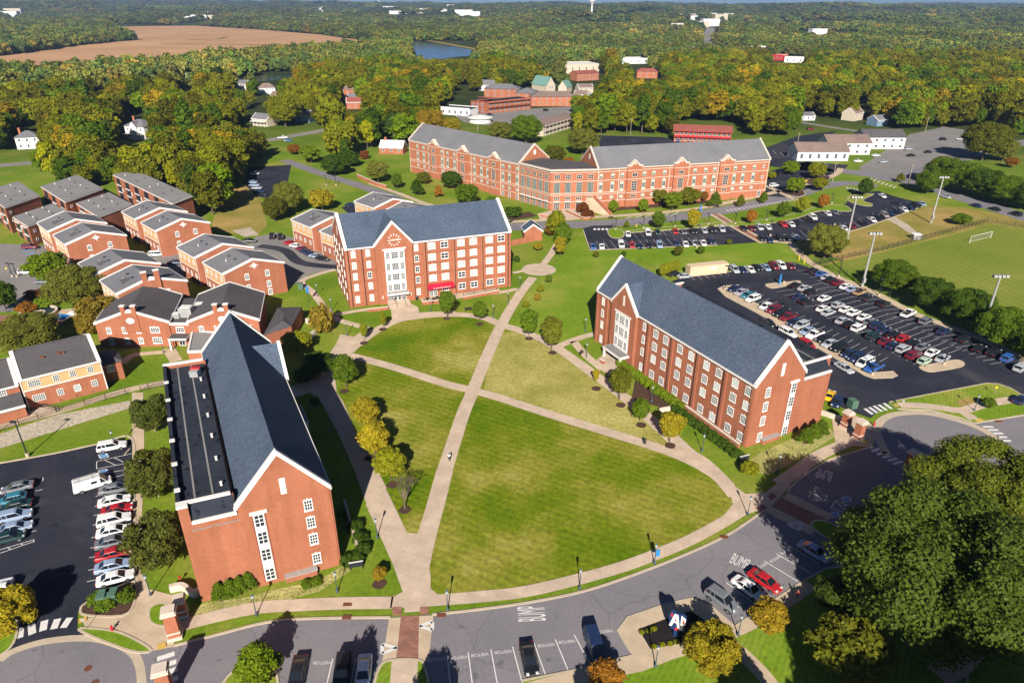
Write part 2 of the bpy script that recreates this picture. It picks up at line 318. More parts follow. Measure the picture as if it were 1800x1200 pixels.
def smooth_closed(pts, n=5):
    m = len(pts); out = []
    for i in range(m):
        p0, p1, p2, p3 = pts[i - 1], pts[i], pts[(i + 1) % m], pts[(i + 2) % m]
        for k in range(n):
            t = k / n
            out.append(tuple(0.5 * ((2 * p1[j]) + (-p0[j] + p2[j]) * t + (2 * p0[j] - 5 * p1[j] + 4 * p2[j] - p3[j]) * t * t + (-p0[j] + 3 * p1[j] - 3 * p2[j] + p3[j]) * t ** 3) for j in range(2)))
    return out
def ribbon(name, pts, w, z, mat, mb=None):
    """flat strip of width w (m) along world polyline"""
    own = mb is None; mb = mb or MB(); L = []; R = []
    for i, p in enumerate(pts):
        a = pts[max(0, i - 1)]; b = pts[min(len(pts) - 1, i + 1)]; dx, dy = b[0] - a[0], b[1] - a[1]; l = math.hypot(dx, dy) or 1
        ww = w[i] if isinstance(w, (list, tuple)) else w
        L.append((p[0] - dy / l * ww / 2, p[1] + dx / l * ww / 2, z)); R.append((p[0] + dy / l * ww / 2, p[1] - dx / l * ww / 2, z))
    for i in range(len(pts) - 1): mb.poly([R[i], R[i + 1], L[i + 1], L[i]])
    return struct(mb.build(name, mat)) if own else mb
def kerb_line(mb, pts, w=0.22, h=0.13, closed=False):
    n = len(pts); q = list(pts) + ([pts[0]] if closed else [])
    L = []; R = []
    m = len(q)
    for i in range(m):
        if closed: a = pts[(i - 1) % n]; b = pts[(i + 1) % n]
        else: a = q[max(0, i - 1)]; b = q[min(m - 1, i + 1)]
        dx, dy = b[0] - a[0], b[1] - a[1]; l = math.hypot(dx, dy) or 1; p = q[i]
        L.append((p[0] - dy / l * w / 2, p[1] + dx / l * w / 2)); R.append((p[0] + dy / l * w / 2, p[1] - dx / l * w / 2))
    for i in range(m - 1):
        mb.poly([(*R[i], h), (*R[i + 1], h), (*L[i + 1], h), (*L[i], h)])
        mb.poly([(*R[i], 0), (*R[i + 1], 0), (*R[i + 1], h), (*R[i], h)]); mb.poly([(*L[i + 1], 0), (*L[i], 0), (*L[i], h), (*L[i + 1], h)])
def sheet(name, pts, z, mat):
    """filled concave polygon at height z"""
    bm = bmesh.new(); vs = [bm.verts.new((x, y, 0)) for x, y in pts]
    f = bm.faces.new(vs); bm.normal_update()
    if f.normal.z < 0: f.normal_flip()
    bmesh.ops.triangulate(bm, faces=[f])
    me = bpy.data.meshes.new(name); bm.to_mesh(me); bm.free(); me.materials.append(M[mat])
    o = bpy.data.objects.new(name, me); COL.objects.link(o); o.location = (0, 0, z); o['_org'] = (0, 0, z); return struct(o)
def curb_island(name, pts, mat, h=0.13, z0=0.0, inset=0.18):
    """raised island: kerb ring + top sheet"""
    k = MB(); kerb_line(k, pts, 0.3, h, closed=True); ko = struct(k.build('kerb', 'kerb'))
    return sheet(name, pts, h - 0.02, mat)
ORD = ['first', 'second', 'third', 'fourth', 'fifth', 'sixth', 'seventh', 'eighth', 'ninth', 'tenth', 'eleventh', 'twelfth', 'thirteenth', 'fourteenth', 'fifteenth', 'sixteenth', 'seventeenth', 'eighteenth', 'nineteenth', 'twentieth']
_T = ['', '', 'twenty', 'thirty', 'forty', 'fifty', 'sixty', 'seventy', 'eighty', 'ninety']
def ordw(n):
    if n <= 20: return ORD[n - 1]
    t, u = divmod(n, 10)
    if u == 0: return _T[t][:-1] + 'ieth'
    return _T[t] + '-' + ORD[u - 1]
SKY, SUN, EXPO, HAZE, HAZEC = 0.05, 5.0, 0.66, 9.5e-5, (.36,.52,.88,1)
# ================================================================== THE GROUND
def hgt(x, y):
    """terrain: level campus, low valley, wooded hills far off"""
    r = math.hypot(x, y); th = math.degrees(math.atan2(x, max(y, 1e-3)))
    s0 = 2650.0 if th < -9 else (1350.0 if th > 4 else 1350.0 + 1300.0 * (4 - th) / 13.0)
    t = min(1.0, max(0.0, (r - s0) / 4200.0))
    if t <= 0: return 0.0
    n = mnoise.noise((x / 800.0, y / 520.0, 0.3)) * 0.6 + mnoise.noise((x / 330.0, y / 260.0, 4.0)) * 0.3
    base = 42.0 * t * t * (3 - 2 * t)
    far = min(1.0, max(0.0, (r - 7000.0) / 1600.0))
    return max(0.0, base + n * 62.0 * min(1, t * 3.2) * (1 - far) + far * (30 + 6 * n))
def terrain():
    radii = [0, 20, 60, 120, 220, 360, 520, 700, 900, 1100]
    r = 1250.0
    while r < 8900: radii.append(r); r *= 1.035
    angs = list(np.arange(-46, 46.01, 0.5)) + [54, 66, 80, 100, 125, 155, 180, 205, 235, 260, 280, 294, 306]
    vs = [(0, 0, 0)]; fs = []
    n = len(angs)
    for rr in radii[1:]:
        for a in angs:
            x = rr * math.sin(math.radians(a)); y = rr * math.cos(math.radians(a)); vs.append((x, y, hgt(x, y) if y > 0 else 0.0))
    for j in range(n): fs.append((0, 1 + (j + 1) % n, 1 + j))
    for i in range(len(radii) - 2):
        o = 1 + i * n
        for j in range(n): fs.append((o + j, o + (j + 1) % n, o + n + (j + 1) % n, o + n + j))
    me = bpy.data.meshes.new('ground'); me.from_pydata(vs, [], fs)
    bm = bmesh.new(); bm.from_mesh(me); bmesh.ops.recalc_face_normals(bm, faces=bm.faces)
    if sum(f.normal.z for f in bm.faces) < 0: bmesh.ops.reverse_faces(bm, faces=bm.faces)
    bm.to_mesh(me); bm.free()
    # campus lawns near, woodland floor far
    m, nt, out = mat_new('ground_cover')
    g = N(nt, 'ShaderNodeNewGeometry')
    n1 = N(nt, 'ShaderNodeTexNoise', Scale=0.045, Detail=6.0, Roughness=0.62); n2 = N(nt, 'ShaderNodeTexNoise', Scale=1.3, Detail=3.0)
    for q in (n1, n2): nt.links.new(g.outputs['Position'], q.inputs['Vector'])
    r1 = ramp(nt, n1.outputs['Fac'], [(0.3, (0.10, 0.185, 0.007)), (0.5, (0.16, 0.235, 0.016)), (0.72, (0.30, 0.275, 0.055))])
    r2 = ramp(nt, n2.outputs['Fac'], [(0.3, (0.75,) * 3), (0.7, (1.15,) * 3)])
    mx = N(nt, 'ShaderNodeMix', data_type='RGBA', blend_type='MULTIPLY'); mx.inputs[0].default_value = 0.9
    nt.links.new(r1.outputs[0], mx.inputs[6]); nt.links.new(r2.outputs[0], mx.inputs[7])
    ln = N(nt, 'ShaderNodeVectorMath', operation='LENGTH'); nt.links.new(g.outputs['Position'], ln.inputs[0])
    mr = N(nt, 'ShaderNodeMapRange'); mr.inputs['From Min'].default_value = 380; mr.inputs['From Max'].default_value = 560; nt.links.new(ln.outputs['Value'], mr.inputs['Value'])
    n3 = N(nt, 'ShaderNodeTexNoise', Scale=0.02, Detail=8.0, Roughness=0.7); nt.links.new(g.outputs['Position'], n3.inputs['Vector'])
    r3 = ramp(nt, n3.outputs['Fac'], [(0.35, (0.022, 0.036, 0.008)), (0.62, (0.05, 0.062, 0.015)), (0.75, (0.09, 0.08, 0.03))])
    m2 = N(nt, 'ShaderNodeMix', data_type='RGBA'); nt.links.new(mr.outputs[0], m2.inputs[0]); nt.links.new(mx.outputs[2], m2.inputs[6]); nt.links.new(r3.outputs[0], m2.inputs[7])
    b = N(nt, 'ShaderNodeBsdfPrincipled', **{'Roughness': 0.95, 'Specular IOR Level': 0.1}); nt.links.new(m2.outputs[2], b.inputs['Base Color']); nt.links.new(b.outputs[0], out.inputs[0])
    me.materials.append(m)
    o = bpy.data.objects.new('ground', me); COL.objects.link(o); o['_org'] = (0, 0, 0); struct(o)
terrain()
ZA, ZP, ZW = 0.02, 0.032, 0.055     # asphalt, paint, walks
def PX(pts): return px(pts)
def walk(pts, w, mat='concrete', z=ZW, n=5, name='path'):
    return ribbon(name, smooth_line(px(pts), n), w, z, mat)
# --- far setting: crop field, river, far road
FIELD = [(-60, 104), (0, 99), (60, 92), (140, 80), (238, 71), (205, 55), (190, 44), (330, 45), (450, 52), (560, 61), (648, 73), (655, 82), (560, 96), (430, 106), (300, 120), (180, 128), (80, 136), (0, 136), (-60, 138)]
sheet('field', px(FIELD), 0.3, 'wheat')
ribbon('field_track', px([(283, 78), (420, 78.5), (520, 80), (640, 81)]), 9, .5, 'floor'); ribbon('field_track', px([(330, 71), (385, 69), (398, 66)]), 9, .5, 'floor')
RIVER = [(718, 69), (760, 75), (840, 90), (852, 96), (800, 101), (740, 110), (640, 127), (500, 140), (300, 160), (100, 173), (-60, 185), (-60, 172), (100, 160), (300, 148), (500, 130), (640, 117), (712, 107), (732, 96), (726, 82)]
sheet('river', px(RIVER), 0.25, 'water')
ribbon('river_bank', px([(716, 68), (760, 73), (842, 88), (856, 95)]), 14, 0.35, 'grass_tan')
def far_px(x, y):
    """point on the terrain seen at a pixel"""
    z = 0.0
    for _ in range(12):
        p = G(x, y, z); z2 = hgt(*p); z = 0.5 * z + 0.5 * min(z2, 60)
    return p[0], p[1], hgt(*p)
CLEAR = [(1400, 54, 1512, 62), (772, 41, 812, 44), (690, 32, 700, 35), (1545, 46, 1600, 49)]
for x0, y0, x1, y1 in CLEAR:
    q = [far_px(x, y) for x, y in ((x0, y1), (x1, y1 - 1), (x1 - 8, y0), (x0 + 30 if x1 - x0 > 50 else x0, y0))]; MBc = MB(); MBc.poly([(a, b, c + 2.5) for a, b, c in q]); struct(MBc.build('field', 'wheat'))
fr = [(1297, 107), (1282, 98), (1262, 88), (1250, 80), (1240, 70), (1246, 60), (1254, 50), (1262, 44)]
pts = smooth_line([G(x, y) for x, y in fr], 4)
mb = MB(); zz = [hgt(*p) + 1.2 for p in pts]
for i in range(len(pts) - 1):
    w = 13
    mb.poly([(pts[i][0] - w, pts[i][1], zz[i]), (pts[i][0] + w, pts[i][1], zz[i]), (pts[i + 1][0] + w, pts[i + 1][1], zz[i + 1]), (pts[i + 1][0] - w, pts[i + 1][1], zz[i + 1])])
struct(mb.build('highway', 'asphalt_mid'))
# --- lawns
QUAD = [(606, 636), (650, 596), (694, 566), (745, 554), (800, 551), (850, 557), (905, 580), (960, 606), (1050, 663), (1120, 720), (1182, 770), (1240, 815), (1285, 872), (1287, 886), (1272, 904), (1200, 947), (1100, 988), (1000, 1015), (900, 1036), (772, 1045), (757, 1034), (757, 1010), (738, 942), (716, 942), (668, 850), (625, 765), (598, 690)]
sheet('quad_lawn', px(smooth_closed(QUAD, 3)), 0.012, 'grass_dry')
sheet('quad_lawn', px([(868, 590), (905, 582), (960, 608), (1050, 665), (1120, 722), (1182, 772), (1200, 800), (1060, 756), (850, 690)]), 0.018, 'grass_pale')
sheet('lawn', px([(905, 575), (935, 500), (985, 455), (1025, 405), (1040, 442), (1180, 432), (1310, 424), (1380, 430), (1420, 470), (1295, 470), (1190, 490), (1120, 450), (1045, 590), (1000, 612)]), 0.010, 'grass')
sheet('dry_bank', px([(1390, 428), (1495, 407), (1558, 387), (1630, 362), (1700, 365), (1800, 385), (1900, 405), (1900, 425), (1800, 402), (1735, 392), (1680, 407), (1480, 456), (1440, 450)]), 0.011, 'grass_tan')
sheet('dry_slope', px([(375, 385), (405, 330), (440, 318), (458, 350), (470, 395), (452, 415), (400, 412), (372, 400)]), 0.011, 'grass_tan')
sheet('gravel_patch', px([(408, 405), (440, 400), (455, 412), (430, 417)]), 0.02, 'gravel')
TURF = [(1478, 458), (1560, 440), (1680, 410), (1735, 394), (1800, 404), (1900, 426), (1900, 660), (1800, 612), (1700, 560), (1560, 500), (1480, 470)]
sheet('sports_field', px(TURF), 0.03, 'turf')
ribbon('field_edge', px([(1430, 470), (1478, 458), (1560, 440), (1680, 410), (1735, 394), (1800, 404), (1900, 426)]), 1.1, 0.04, 'grass_tan')
# --- asphalt
MAIN = [(-80, 1092), (0, 1060), (0, 1157), (28, 1140), (85, 1123), (153, 1118), (210, 1132), (265, 1144), (305, 1135), (383, 1115), (467, 1094), (543, 1087), (690, 1084), (757, 1080), (833, 1072), (933, 1058), (1033, 1037), (1133, 1003), (1220, 968), (1273, 943), (1300, 927), (1347, 895), (1380, 868), (1400, 847), (1450, 812), (1500, 795), (1535, 785), (1540, 745), (1587, 722), (1640, 722), (1713, 744), (1800, 728), (1900, 700), (1900, 900), (1700, 960), (1560, 980), (1500, 1010), (1415, 1060), (1112, 1215), (1050, 1300), (-80, 1300)]
sheet('road', px(MAIN), ZA, 'asphalt_grey')
LOTL = [(-120, 830), (0, 814), (100, 796), (175, 780), (232, 771), (236, 880), (240, 1015), (205, 1040), (150, 1058), (137, 1075), (136, 1108), (153, 1118), (85, 1123), (28, 1140), (0, 1157), (-120, 1190)]
sheet('left_car_park', px(LOTL), ZA + 0.004, 'asphalt_dark')
LOTR = [(1180, 494), (1215, 484), (1290, 477), (1395, 461), (1422, 470), (1467, 488), (1530, 514), (1600, 551), (1690, 585), (1760, 615), (1800, 636), (1920, 696), (1920, 770), (1800, 697), (1773, 681), (1734, 674), (1645, 691), (1563, 707), (1530, 735), (1490, 720), (1440, 700), (1400, 640), (1250, 540)]
sheet('right_car_park', px(LOTR), ZA + 0.004, 'asphalt_dark')
LOT2 = [(1024, 402), (1040, 397), (1076, 396), (1080, 407), (1096, 410), (1150, 406), (1290, 396), (1334, 426), (1260, 431), (1037, 441)]
sheet('north_car_park', px(LOT2), ZA + 0.004, 'asphalt_dark')
LOT3 = [(1293, 401), (1330, 396), (1370, 390), (1440, 372), (1487, 358), (1500, 338), (1545, 336), (1572, 345), (1629, 360), (1556, 387), (1493, 407), (1387, 427), (1341, 428)]
sheet('upper_car_park', px(LOT3), ZA + 0.004, 'asphalt_dark')
sheet('side_car_park', px([(1350, 302), (1420, 283), (1478, 303), (1455, 319), (1380, 347), (1345, 345)]), ZA + 0.004, 'asphalt_dark')
walk([(860, 402), (940, 397), (1040, 394), (1120, 389), (1190, 382), (1270, 370), (1340, 356), (1400, 341), (1440, 328), (1490, 322), (1540, 328)], 8.5, 'asphalt_grey', ZA, name='campus_street')
walk([(1950, 425), (1800, 381), (1700, 350), (1620, 325), (1560, 312), (1500, 303), (1440, 296)], 11, 'asphalt_grey', ZA + 0.002, name='street')
sheet('gravel_car_park', px([(1508, 296), (1545, 272), (1600, 236), (1660, 223), (1722, 233), (1745, 262), (1650, 292), (1590, 320), (1540, 316)]), ZA + 0.001, 'asphalt_mid')
walk([(1560, 318), (1650, 292), (1750, 262), (1850, 240)], 9, 'asphalt_grey', ZA + 0.003, name='street')
sheet('motel_car_park', px([(1340, 262), (1400, 240), (1470, 230), (1452, 250), (1395, 268), (1400, 284), (1492, 290), (1482, 300), (1440, 303), (1350, 292)]), ZA + 0.004, 'asphalt_dark')
walk([(1400, 214), (1450, 222), (1530, 234), (1570, 238)], 6, 'asphalt_mid', ZA, name='street')
sheet('motel_car_park', px([(1050, 238), (1160, 241), (1300, 250), (1300, 262), (1150, 262), (1055, 262)]), ZA, 'asphalt_dark')
sheet('motel_car_park', px([(800, 203), (870, 195), (1010, 187), (1040, 192), (960, 215), (870, 222), (815, 215)]), ZA, 'asphalt_mid')
walk([(-60, 298), (0, 291), (60, 286)], 9, 'asphalt_mid', ZA, name='street')
walk([(470, 247), (520, 238), (575, 228), (640, 214)], 9, 'asphalt_mid', ZA, name='street')
walk([(500, 282), (545, 298), (585, 312), (622, 323), (660, 336), (700, 350)], 6, 'asphalt_grey', ZA, name='campus_street')
walk([(650, 322), (700, 340), (760, 362), (830, 378), (900, 390)], 2.6, 'concrete_tan')
sheet('apartment_car_park', px([(428, 440), (450, 416), (487, 409), (575, 438), (605, 468), (545, 482), (510, 505), (470, 480)]), ZA, 'asphalt_mid')
walk([(455, 432), (500, 440), (530, 462), (600, 470)], 3.5, 'asphalt_dark', ZA + 0.004, name='asphalt_patch')
sheet('apartment_car_park', px([(-60, 425), (78, 432), (95, 468), (150, 458), (135, 487), (72, 502), (60, 532), (20, 548), (-60, 550)]), ZA, 'asphalt_mid')
sheet('apartment_car_park', px([(258, 440), (330, 435), (330, 520), (270, 470)]), ZA, 'asphalt_mid')
sheet('hill_car_park', px([(436, 294), (512, 290), (506, 320), (470, 349), (452, 345), (430, 325)]), ZA, 'asphalt_dark')
sheet('house_car_park', px([(600, 365), (640, 352), (660, 372), (630, 390)]), ZA, 'asphalt_dark')
# --- roundabout aprons (concrete bands)
for pts, w in (([(0, 1160), (28, 1142), (85, 1126), (153, 1121), (198, 1129), (232, 1146), (246, 1172), (250, 1215)], 1.0), ([(1560, 800), (1543, 765), (1543, 747), (1560, 732), (1590, 726), (1636, 727), (1703, 745), (1750, 769), (1772, 800), (1774, 830)], 1.5)):
    walk(pts, w, 'kerb', ZA + 0.012, 6, 'concrete_apron')
# --- concrete walks
walk([(782, 826), (796, 782), (815, 725), (830, 690), (850, 640), (873, 588), (892, 552), (915, 515), (937, 488)], 2.7)
walk([(782, 826), (765, 890), (748, 950), (735, 1010), (730, 1075)], [2.7] + [2.7] * 24 if False else 2.9)
sheet('plaza', px([(643, 887), (676, 854), (716, 936), (740, 938), (757, 1010), (757, 1034), (772, 1046), (772, 1062), (687, 1064), (687, 1051), (708, 1040), (690, 990)]), ZW + 0.004, 'concrete')
sheet('path', px([(512, 680), (560, 664), (566, 640), (590, 606), (598, 588), (622, 592), (640, 580), (655, 590), (612, 628), (588, 655), (592, 690), (603, 706), (628, 765), (660, 820), (680, 858), (646, 890), (625, 832), (597, 766), (563, 704), (545, 690), (515, 700)]), ZW + 0.002, 'concrete')
walk([(600, 622), (632, 629), (700, 648), (780, 674), (830, 686), (880, 700), (960, 726), (1060, 757), (1150, 785), (1210, 808), (1262, 838), (1292, 872)], 2.5, z=ZW + 0.006)
walk([(628, 606), (660, 582), (700, 563), (745, 556), (800, 553), (848, 558), (885, 572), (925, 585), (975, 609), (1040, 655), (1110, 708), (1160, 752), (1200, 788), (1240, 815), (1280, 855)], 2.7, z=ZW + 0.008)
sheet('path', px([(1160, 745), (1195, 768), (1270, 838), (1310, 868), (1345, 866), (1372, 845), (1392, 852), (1352, 893), (1318, 902), (1285, 918), (1272, 906), (1288, 886), (1284, 868), (1235, 815), (1180, 772)]), ZW + 0.01, 'concrete')
walk([(687, 1058), (760, 1055), (850, 1048), (920, 1040), (1000, 1022), (1100, 994), (1200, 955), (1260, 924), (1300, 900)], 2.0, z=ZW + 0.012)
walk([(300, 1107), (340, 1093), (447, 1069), (530, 1063), (610, 1060), (690, 1059)], 2.1, z=ZW + 0.012)
walk([(1368, 850), (1395, 832), (1440, 800), (1480, 782), (1530, 757)], 2.4, z=ZW + 0.012)
sheet('path', px([(232, 690), (252, 690), (254, 800), (246, 1000), (262, 1035), (312, 1048), (318, 1100), (303, 1137), (266, 1144), (206, 1106), (150, 1101), (142, 1086), (214, 1084), (232, 1066), (238, 1015), (233, 870)]), ZW, 'concrete_tan')
walk([(-60, 765), (0, 750), (112, 720), (220, 687), (290, 672)], 2.2, 'concrete_tan', z=ZW + 0.004)
sheet('ramp', px([(0, 722), (40, 712), (104, 716), (60, 735), (0, 752)]), ZW + 0.002, 'concrete')
sheet('creek_stones', px([(-60, 778), (0, 762), (100, 729), (228, 704), (232, 716), (150, 741), (0, 788), (-60, 806)]), 0.02, 'gravel')
walk([(300, 618), (250, 622), (230, 626), (215, 640)], 1.8, 'concrete_tan')
walk([(296, 612), (310, 635)], 2.6, 'concrete_tan', ZW + 0.003)
sheet('path', px([(1462, 738), (1500, 728), (1532, 745), (1541, 768), (1530, 786), (1500, 784), (1468, 776)]), ZW + .004, 'concrete_tan')
# circle north of the quad
cx, cy = G(947, 474); sheet('plaza', [(cx + 5.2 * math.cos(t * math.pi / 18), cy + 5.2 * math.sin(t * math.pi / 18)) for t in range(36)], ZW + 0.01, 'concrete')
walk([(947, 474), (968, 448), (978, 430)], 2.2)
walk([(859, 516), (885, 513), (910, 508)], 1.9); walk([(902, 480), (930, 474)], 1.6)
# around the clock hall
sheet('plaza', px([(686, 536), (712, 528), (735, 540), (738, 556), (690, 566)]), ZW + 0.012, 'concrete')
walk([(690, 541), (640, 545), (590, 553), (570, 556)], 1.7); walk([(648, 578), (620, 570), (590, 560), (570, 540), (548, 512), (530, 495), (560, 482), (590, 474)], 1.9)
walk([(730, 553), (800, 550)], 2.4)
walk([(973, 613), (1010, 597), (1048, 586)], 2.0); sheet('plaza', px([(1040, 640), (1075, 612), (1100, 632), (1070, 660)]), ZW + 0.012, 'concrete')
walk([(1008, 600), (1030, 625), (1060, 650)], 2.0)
# north side, in front of the long hall
walk([(880, 391), (960, 387), (1060, 381), (1150, 375), (1230, 366), (1300, 352), (1380, 334), (1440, 318), (1470, 306), (1478, 296)], 3.0, 'concrete_tan')
sheet('plaza', px([(945, 376), (1000, 362), (1035, 378), (1060, 381), (1000, 388), (950, 388)]), ZW + 0.004, 'concrete')
walk([(1345, 326), (1375, 340), (1395, 350)], 2.5, 'concrete_tan'); walk([(1340, 424), (1385, 427), (1400, 440), (1425, 462), (1470, 486), (1540, 516), (1607, 551), (1690, 582), (1760, 612), (1800, 633), (1900, 684)], 2.6, 'concrete_tan', z=ZW + 0.002)
walk([(1255, 376), (1300, 402), (1345, 427)], 4.4, 'concrete_tan', z=ZW + 0.004); walk([(1256, 376), (1300, 402), (1340, 424)], 2.0, 'paver', z=ZW + 0.01)
sheet('drain_stones', px([(1556, 385), (1575, 382), (1595, 394), (1615, 411), (1606, 415), (1578, 396)]), 0.03, 'gravel')
# brick crossings
def quad(name, pts, z, mat): return sheet(name, px(pts), z, mat)
quad('crossing', [(684, 1086), (762, 1081), (753, 1162), (672, 1162)], ZA + 0.014, 'concrete_tan'); quad('crossing', [(705, 1082), (737, 1081), (735, 1160), (696, 1160)], ZA + 0.02, 'paver')
quad('paving', [(690, 1066), (706, 1066), (706, 1081), (690, 1081)], ZW + 0.016, 'paver'); quad('paving', [(738, 1066), (754, 1066), (754, 1080), (738, 1080)], ZW + 0.016, 'paver')
quad('crossing', [(1342, 898), (1386, 866), (1465, 905), (1425, 940)], ZA + 0.014, 'concrete_tan'); quad('crossing', [(1355, 889), (1374, 875), (1452, 912), (1435, 928)], ZA + 0.02, 'paver')
quad('paving', [(1327, 893), (1340, 886), (1348, 893), (1335, 900)], ZW + 0.02, 'paver'); quad('paving', [(1348, 872), (1357, 866), (1366, 872), (1355, 879)], ZW + 0.02, 'paver')
# fountain court
sheet('brick_plaza', px(smooth_closed([(-40, 560), (30, 553), (100, 550), (120, 558), (100, 574), (60, 566), (0, 572), (-40, 585)], 4)), ZW, 'paver'); sheet('court', px([(95, 545), (145, 541), (140, 552), (118, 560)]), ZW + 0.004, 'concrete_tan')
# --- kerbs along the road
k = MB()
for pts in ([(305, 1135), (383, 1115), (467, 1094), (543, 1087), (686, 1085)], [(760, 1080), (833, 1072), (933, 1058), (1033, 1037), (1133, 1003), (1220, 968), (1273, 943), (1300, 927), (1345, 896)], [(1384, 866), (1400, 847), (1450, 812), (1500, 795), (1535, 785)], [(-60, 823), (0, 814), (100, 796), (175, 780), (232, 771), (236, 880), (240, 1015)]):
    kerb_line(k, smooth_line(px(pts), 5), 0.35, 0.13)
for pts in ([(1037, 440), (1260, 431)], [(1037, 440), (1025, 404)], [(1096, 410), (1150, 406), (1290, 396)], [(1387, 427), (1493, 407), (1556, 387), (1629, 360)], [(1290, 477), (1215, 485)], [(1422, 470), (1466, 488), (1530, 514), (1600, 551), (1690, 585), (1760, 615), (1800, 636)]):
    kerb_line(k, smooth_line(px(pts), 4), 0.3, 0.14)
struct(k.build('kerb', 'kerb'))
# --- raised islands (kerb + top)
curb_island('traffic_island', px(smooth_closed([(142, 1104), (200, 1109), (238, 1124), (266, 1143), (240, 1146), (205, 1136), (152, 1114)], 3)), 'grass')
curb_island('planting_island', px(smooth_closed([(151, 1060), (185, 1042), (236, 1022), (236, 1060), (215, 1082), (150, 1081), (142, 1070)], 3)), 'mulch')
curb_island('grass_island', px(smooth_closed([(264, 1068), (290, 1060), (296, 1090), (285, 1100), (264, 1092)], 3)), 'grass', 0.08)
curb_island('traffic_island', px(smooth_closed([(-50, 1085), (0, 1078), (27, 1086), (31, 1100), (24, 1130), (0, 1152), (-50, 1170)], 3)), 'grass')
isl = [(905, 1222), (920, 1196), (1010, 1178), (1112, 1152), (1100, 1132), (1086, 1108), (1104, 1085), (1170, 1062), (1215, 1052), (1250, 1066), (1292, 1101), (1355, 1059), (1416, 1019), (1450, 1000), (1520, 990), (1700, 1000), (1700, 1330), (905, 1330)]
curb_island('south_verge', px(isl), 'grass', 0.13)
curb_island('traffic_island', px(smooth_closed([(1426, 925), (1445, 915), (1500, 940), (1540, 965), (1520, 975), (1470, 955)], 3)), 'grass')
curb_island('traffic_island', px(smooth_closed([(664, 1215), (668, 1172), (690, 1160), (735, 1160), (746, 1172), (748, 1215)], 3)), 'grass')
walk([(712, 1160), (708, 1225)], 3.2, 'concrete', 0.135); 
curb_island('traffic_island', px(smooth_closed([(385, 1240), (400, 1190), (440, 1165), (480, 1172), (490, 1215), (488, 1260)], 3)), 'grass')
def south_walk(name, pts, mat, z=0.125): return sheet(name, px(pts), z, mat)
south_walk('plaza', [(1112, 1153), (1101, 1132), (1087, 1108), (1105, 1087), (1170, 1064), (1215, 1054), (1250, 1068), (1292, 1102), (1356, 1061), (1418, 1021), (1437, 1035), (1335, 1102), (1275, 1130), (1180, 1160), (1130, 1180), (960, 1215), (925, 1200)], 'concrete_tan', 0.125)
south_walk('mulch_bed', [(1122, 1106), (1200, 1077), (1215, 1074), (1248, 1098), (1215, 1128), (1143, 1141)], 'mulch_black', 0.14)
walk([(1275, 1125), (1305, 1150), (1340, 1185), (1370, 1225)], 2.0, 'concrete_tan', 0.132)
walk([(1760, 1010), (1740, 1080), (1700, 1150), (1650, 1190)], 3.0, 'concrete_tan', 0.132)
curb_island('traffic_island', px([(1563, 707), (1645, 691), (1734, 674), (1755, 675), (1775, 682), (1803, 698), (1900, 750), (1900, 705), (1797, 730), (1713, 744), (1690, 735), (1634, 721), (1578, 719)]), 'grass')
walk([(1580, 713), (1610, 713), (1650, 717), (1690, 722), (1720, 714), (1760, 706), (1810, 698)], 2.2, 'concrete', 0.135); walk([(1690, 722), (1712, 738)], 2.2, 'concrete', 0.137)
sheet('bare_earth', px(smooth_closed([(1682, 707), (1700, 700), (1718, 704), (1715, 713), (1690, 714)], 3)), 0.125, 'grass_tan')
for pts in ([(1262, 508), (1272, 503), (1298, 501), (1300, 505), (1283, 512), (1330, 534), (1380, 559), (1440, 591), (1500, 632), (1540, 655), (1570, 653), (1577, 660), (1568, 664), (1535, 665), (1520, 660), (1460, 625), (1400, 590), (1330, 550), (1275, 521)],):
    curb_island('parking_island', px(pts), 'concrete_tan')
curb_island('parking_island', px(smooth_closed([(1346, 502), (1352, 499), (1385, 496), (1405, 494), (1404, 499), (1380, 503), (1358, 507)], 3)), 'concrete_tan')
curb_island('parking_island', px(smooth_closed([(1616, 645), (1640, 640), (1680, 633), (1694, 638), (1688, 645), (1650, 652), (1630, 653)], 3)), 'concrete_tan')
curb_island('parking_island', px(smooth_closed([(1068, 407), (1075, 402), (1092, 404), (1097, 414), (1088, 419), (1074, 417)], 3)), 'grass')
curb_island('parking_island', px(smooth_closed([(1098, 407), (1150, 401), (1230, 395), (1262, 391), (1268, 395), (1200, 403), (1110, 409)], 3)), 'grass')
curb_island('parking_island', px(smooth_closed([(1277, 393), (1330, 388), (1400, 375), (1430, 365), (1478, 360), (1495, 368), (1490, 372), (1440, 371), (1400, 384), (1340, 395), (1290, 398)], 3)), 'grass')
curb_island('parking_island', px(smooth_closed([(1490, 352), (1500, 343), (1536, 341), (1516, 352), (1533, 359), (1528, 363), (1505, 359)], 3)), 'grass')
curb_island('parking_island', px(smooth_closed([(1372, 338), (1385, 331), (1408, 333), (1415, 342), (1400, 346)], 3)), 'mulch')
curb_island('parking_island', px(smooth_closed([(1415, 318), (1440, 310), (1460, 312), (1440, 328), (1425, 326)], 3)), 'mulch')
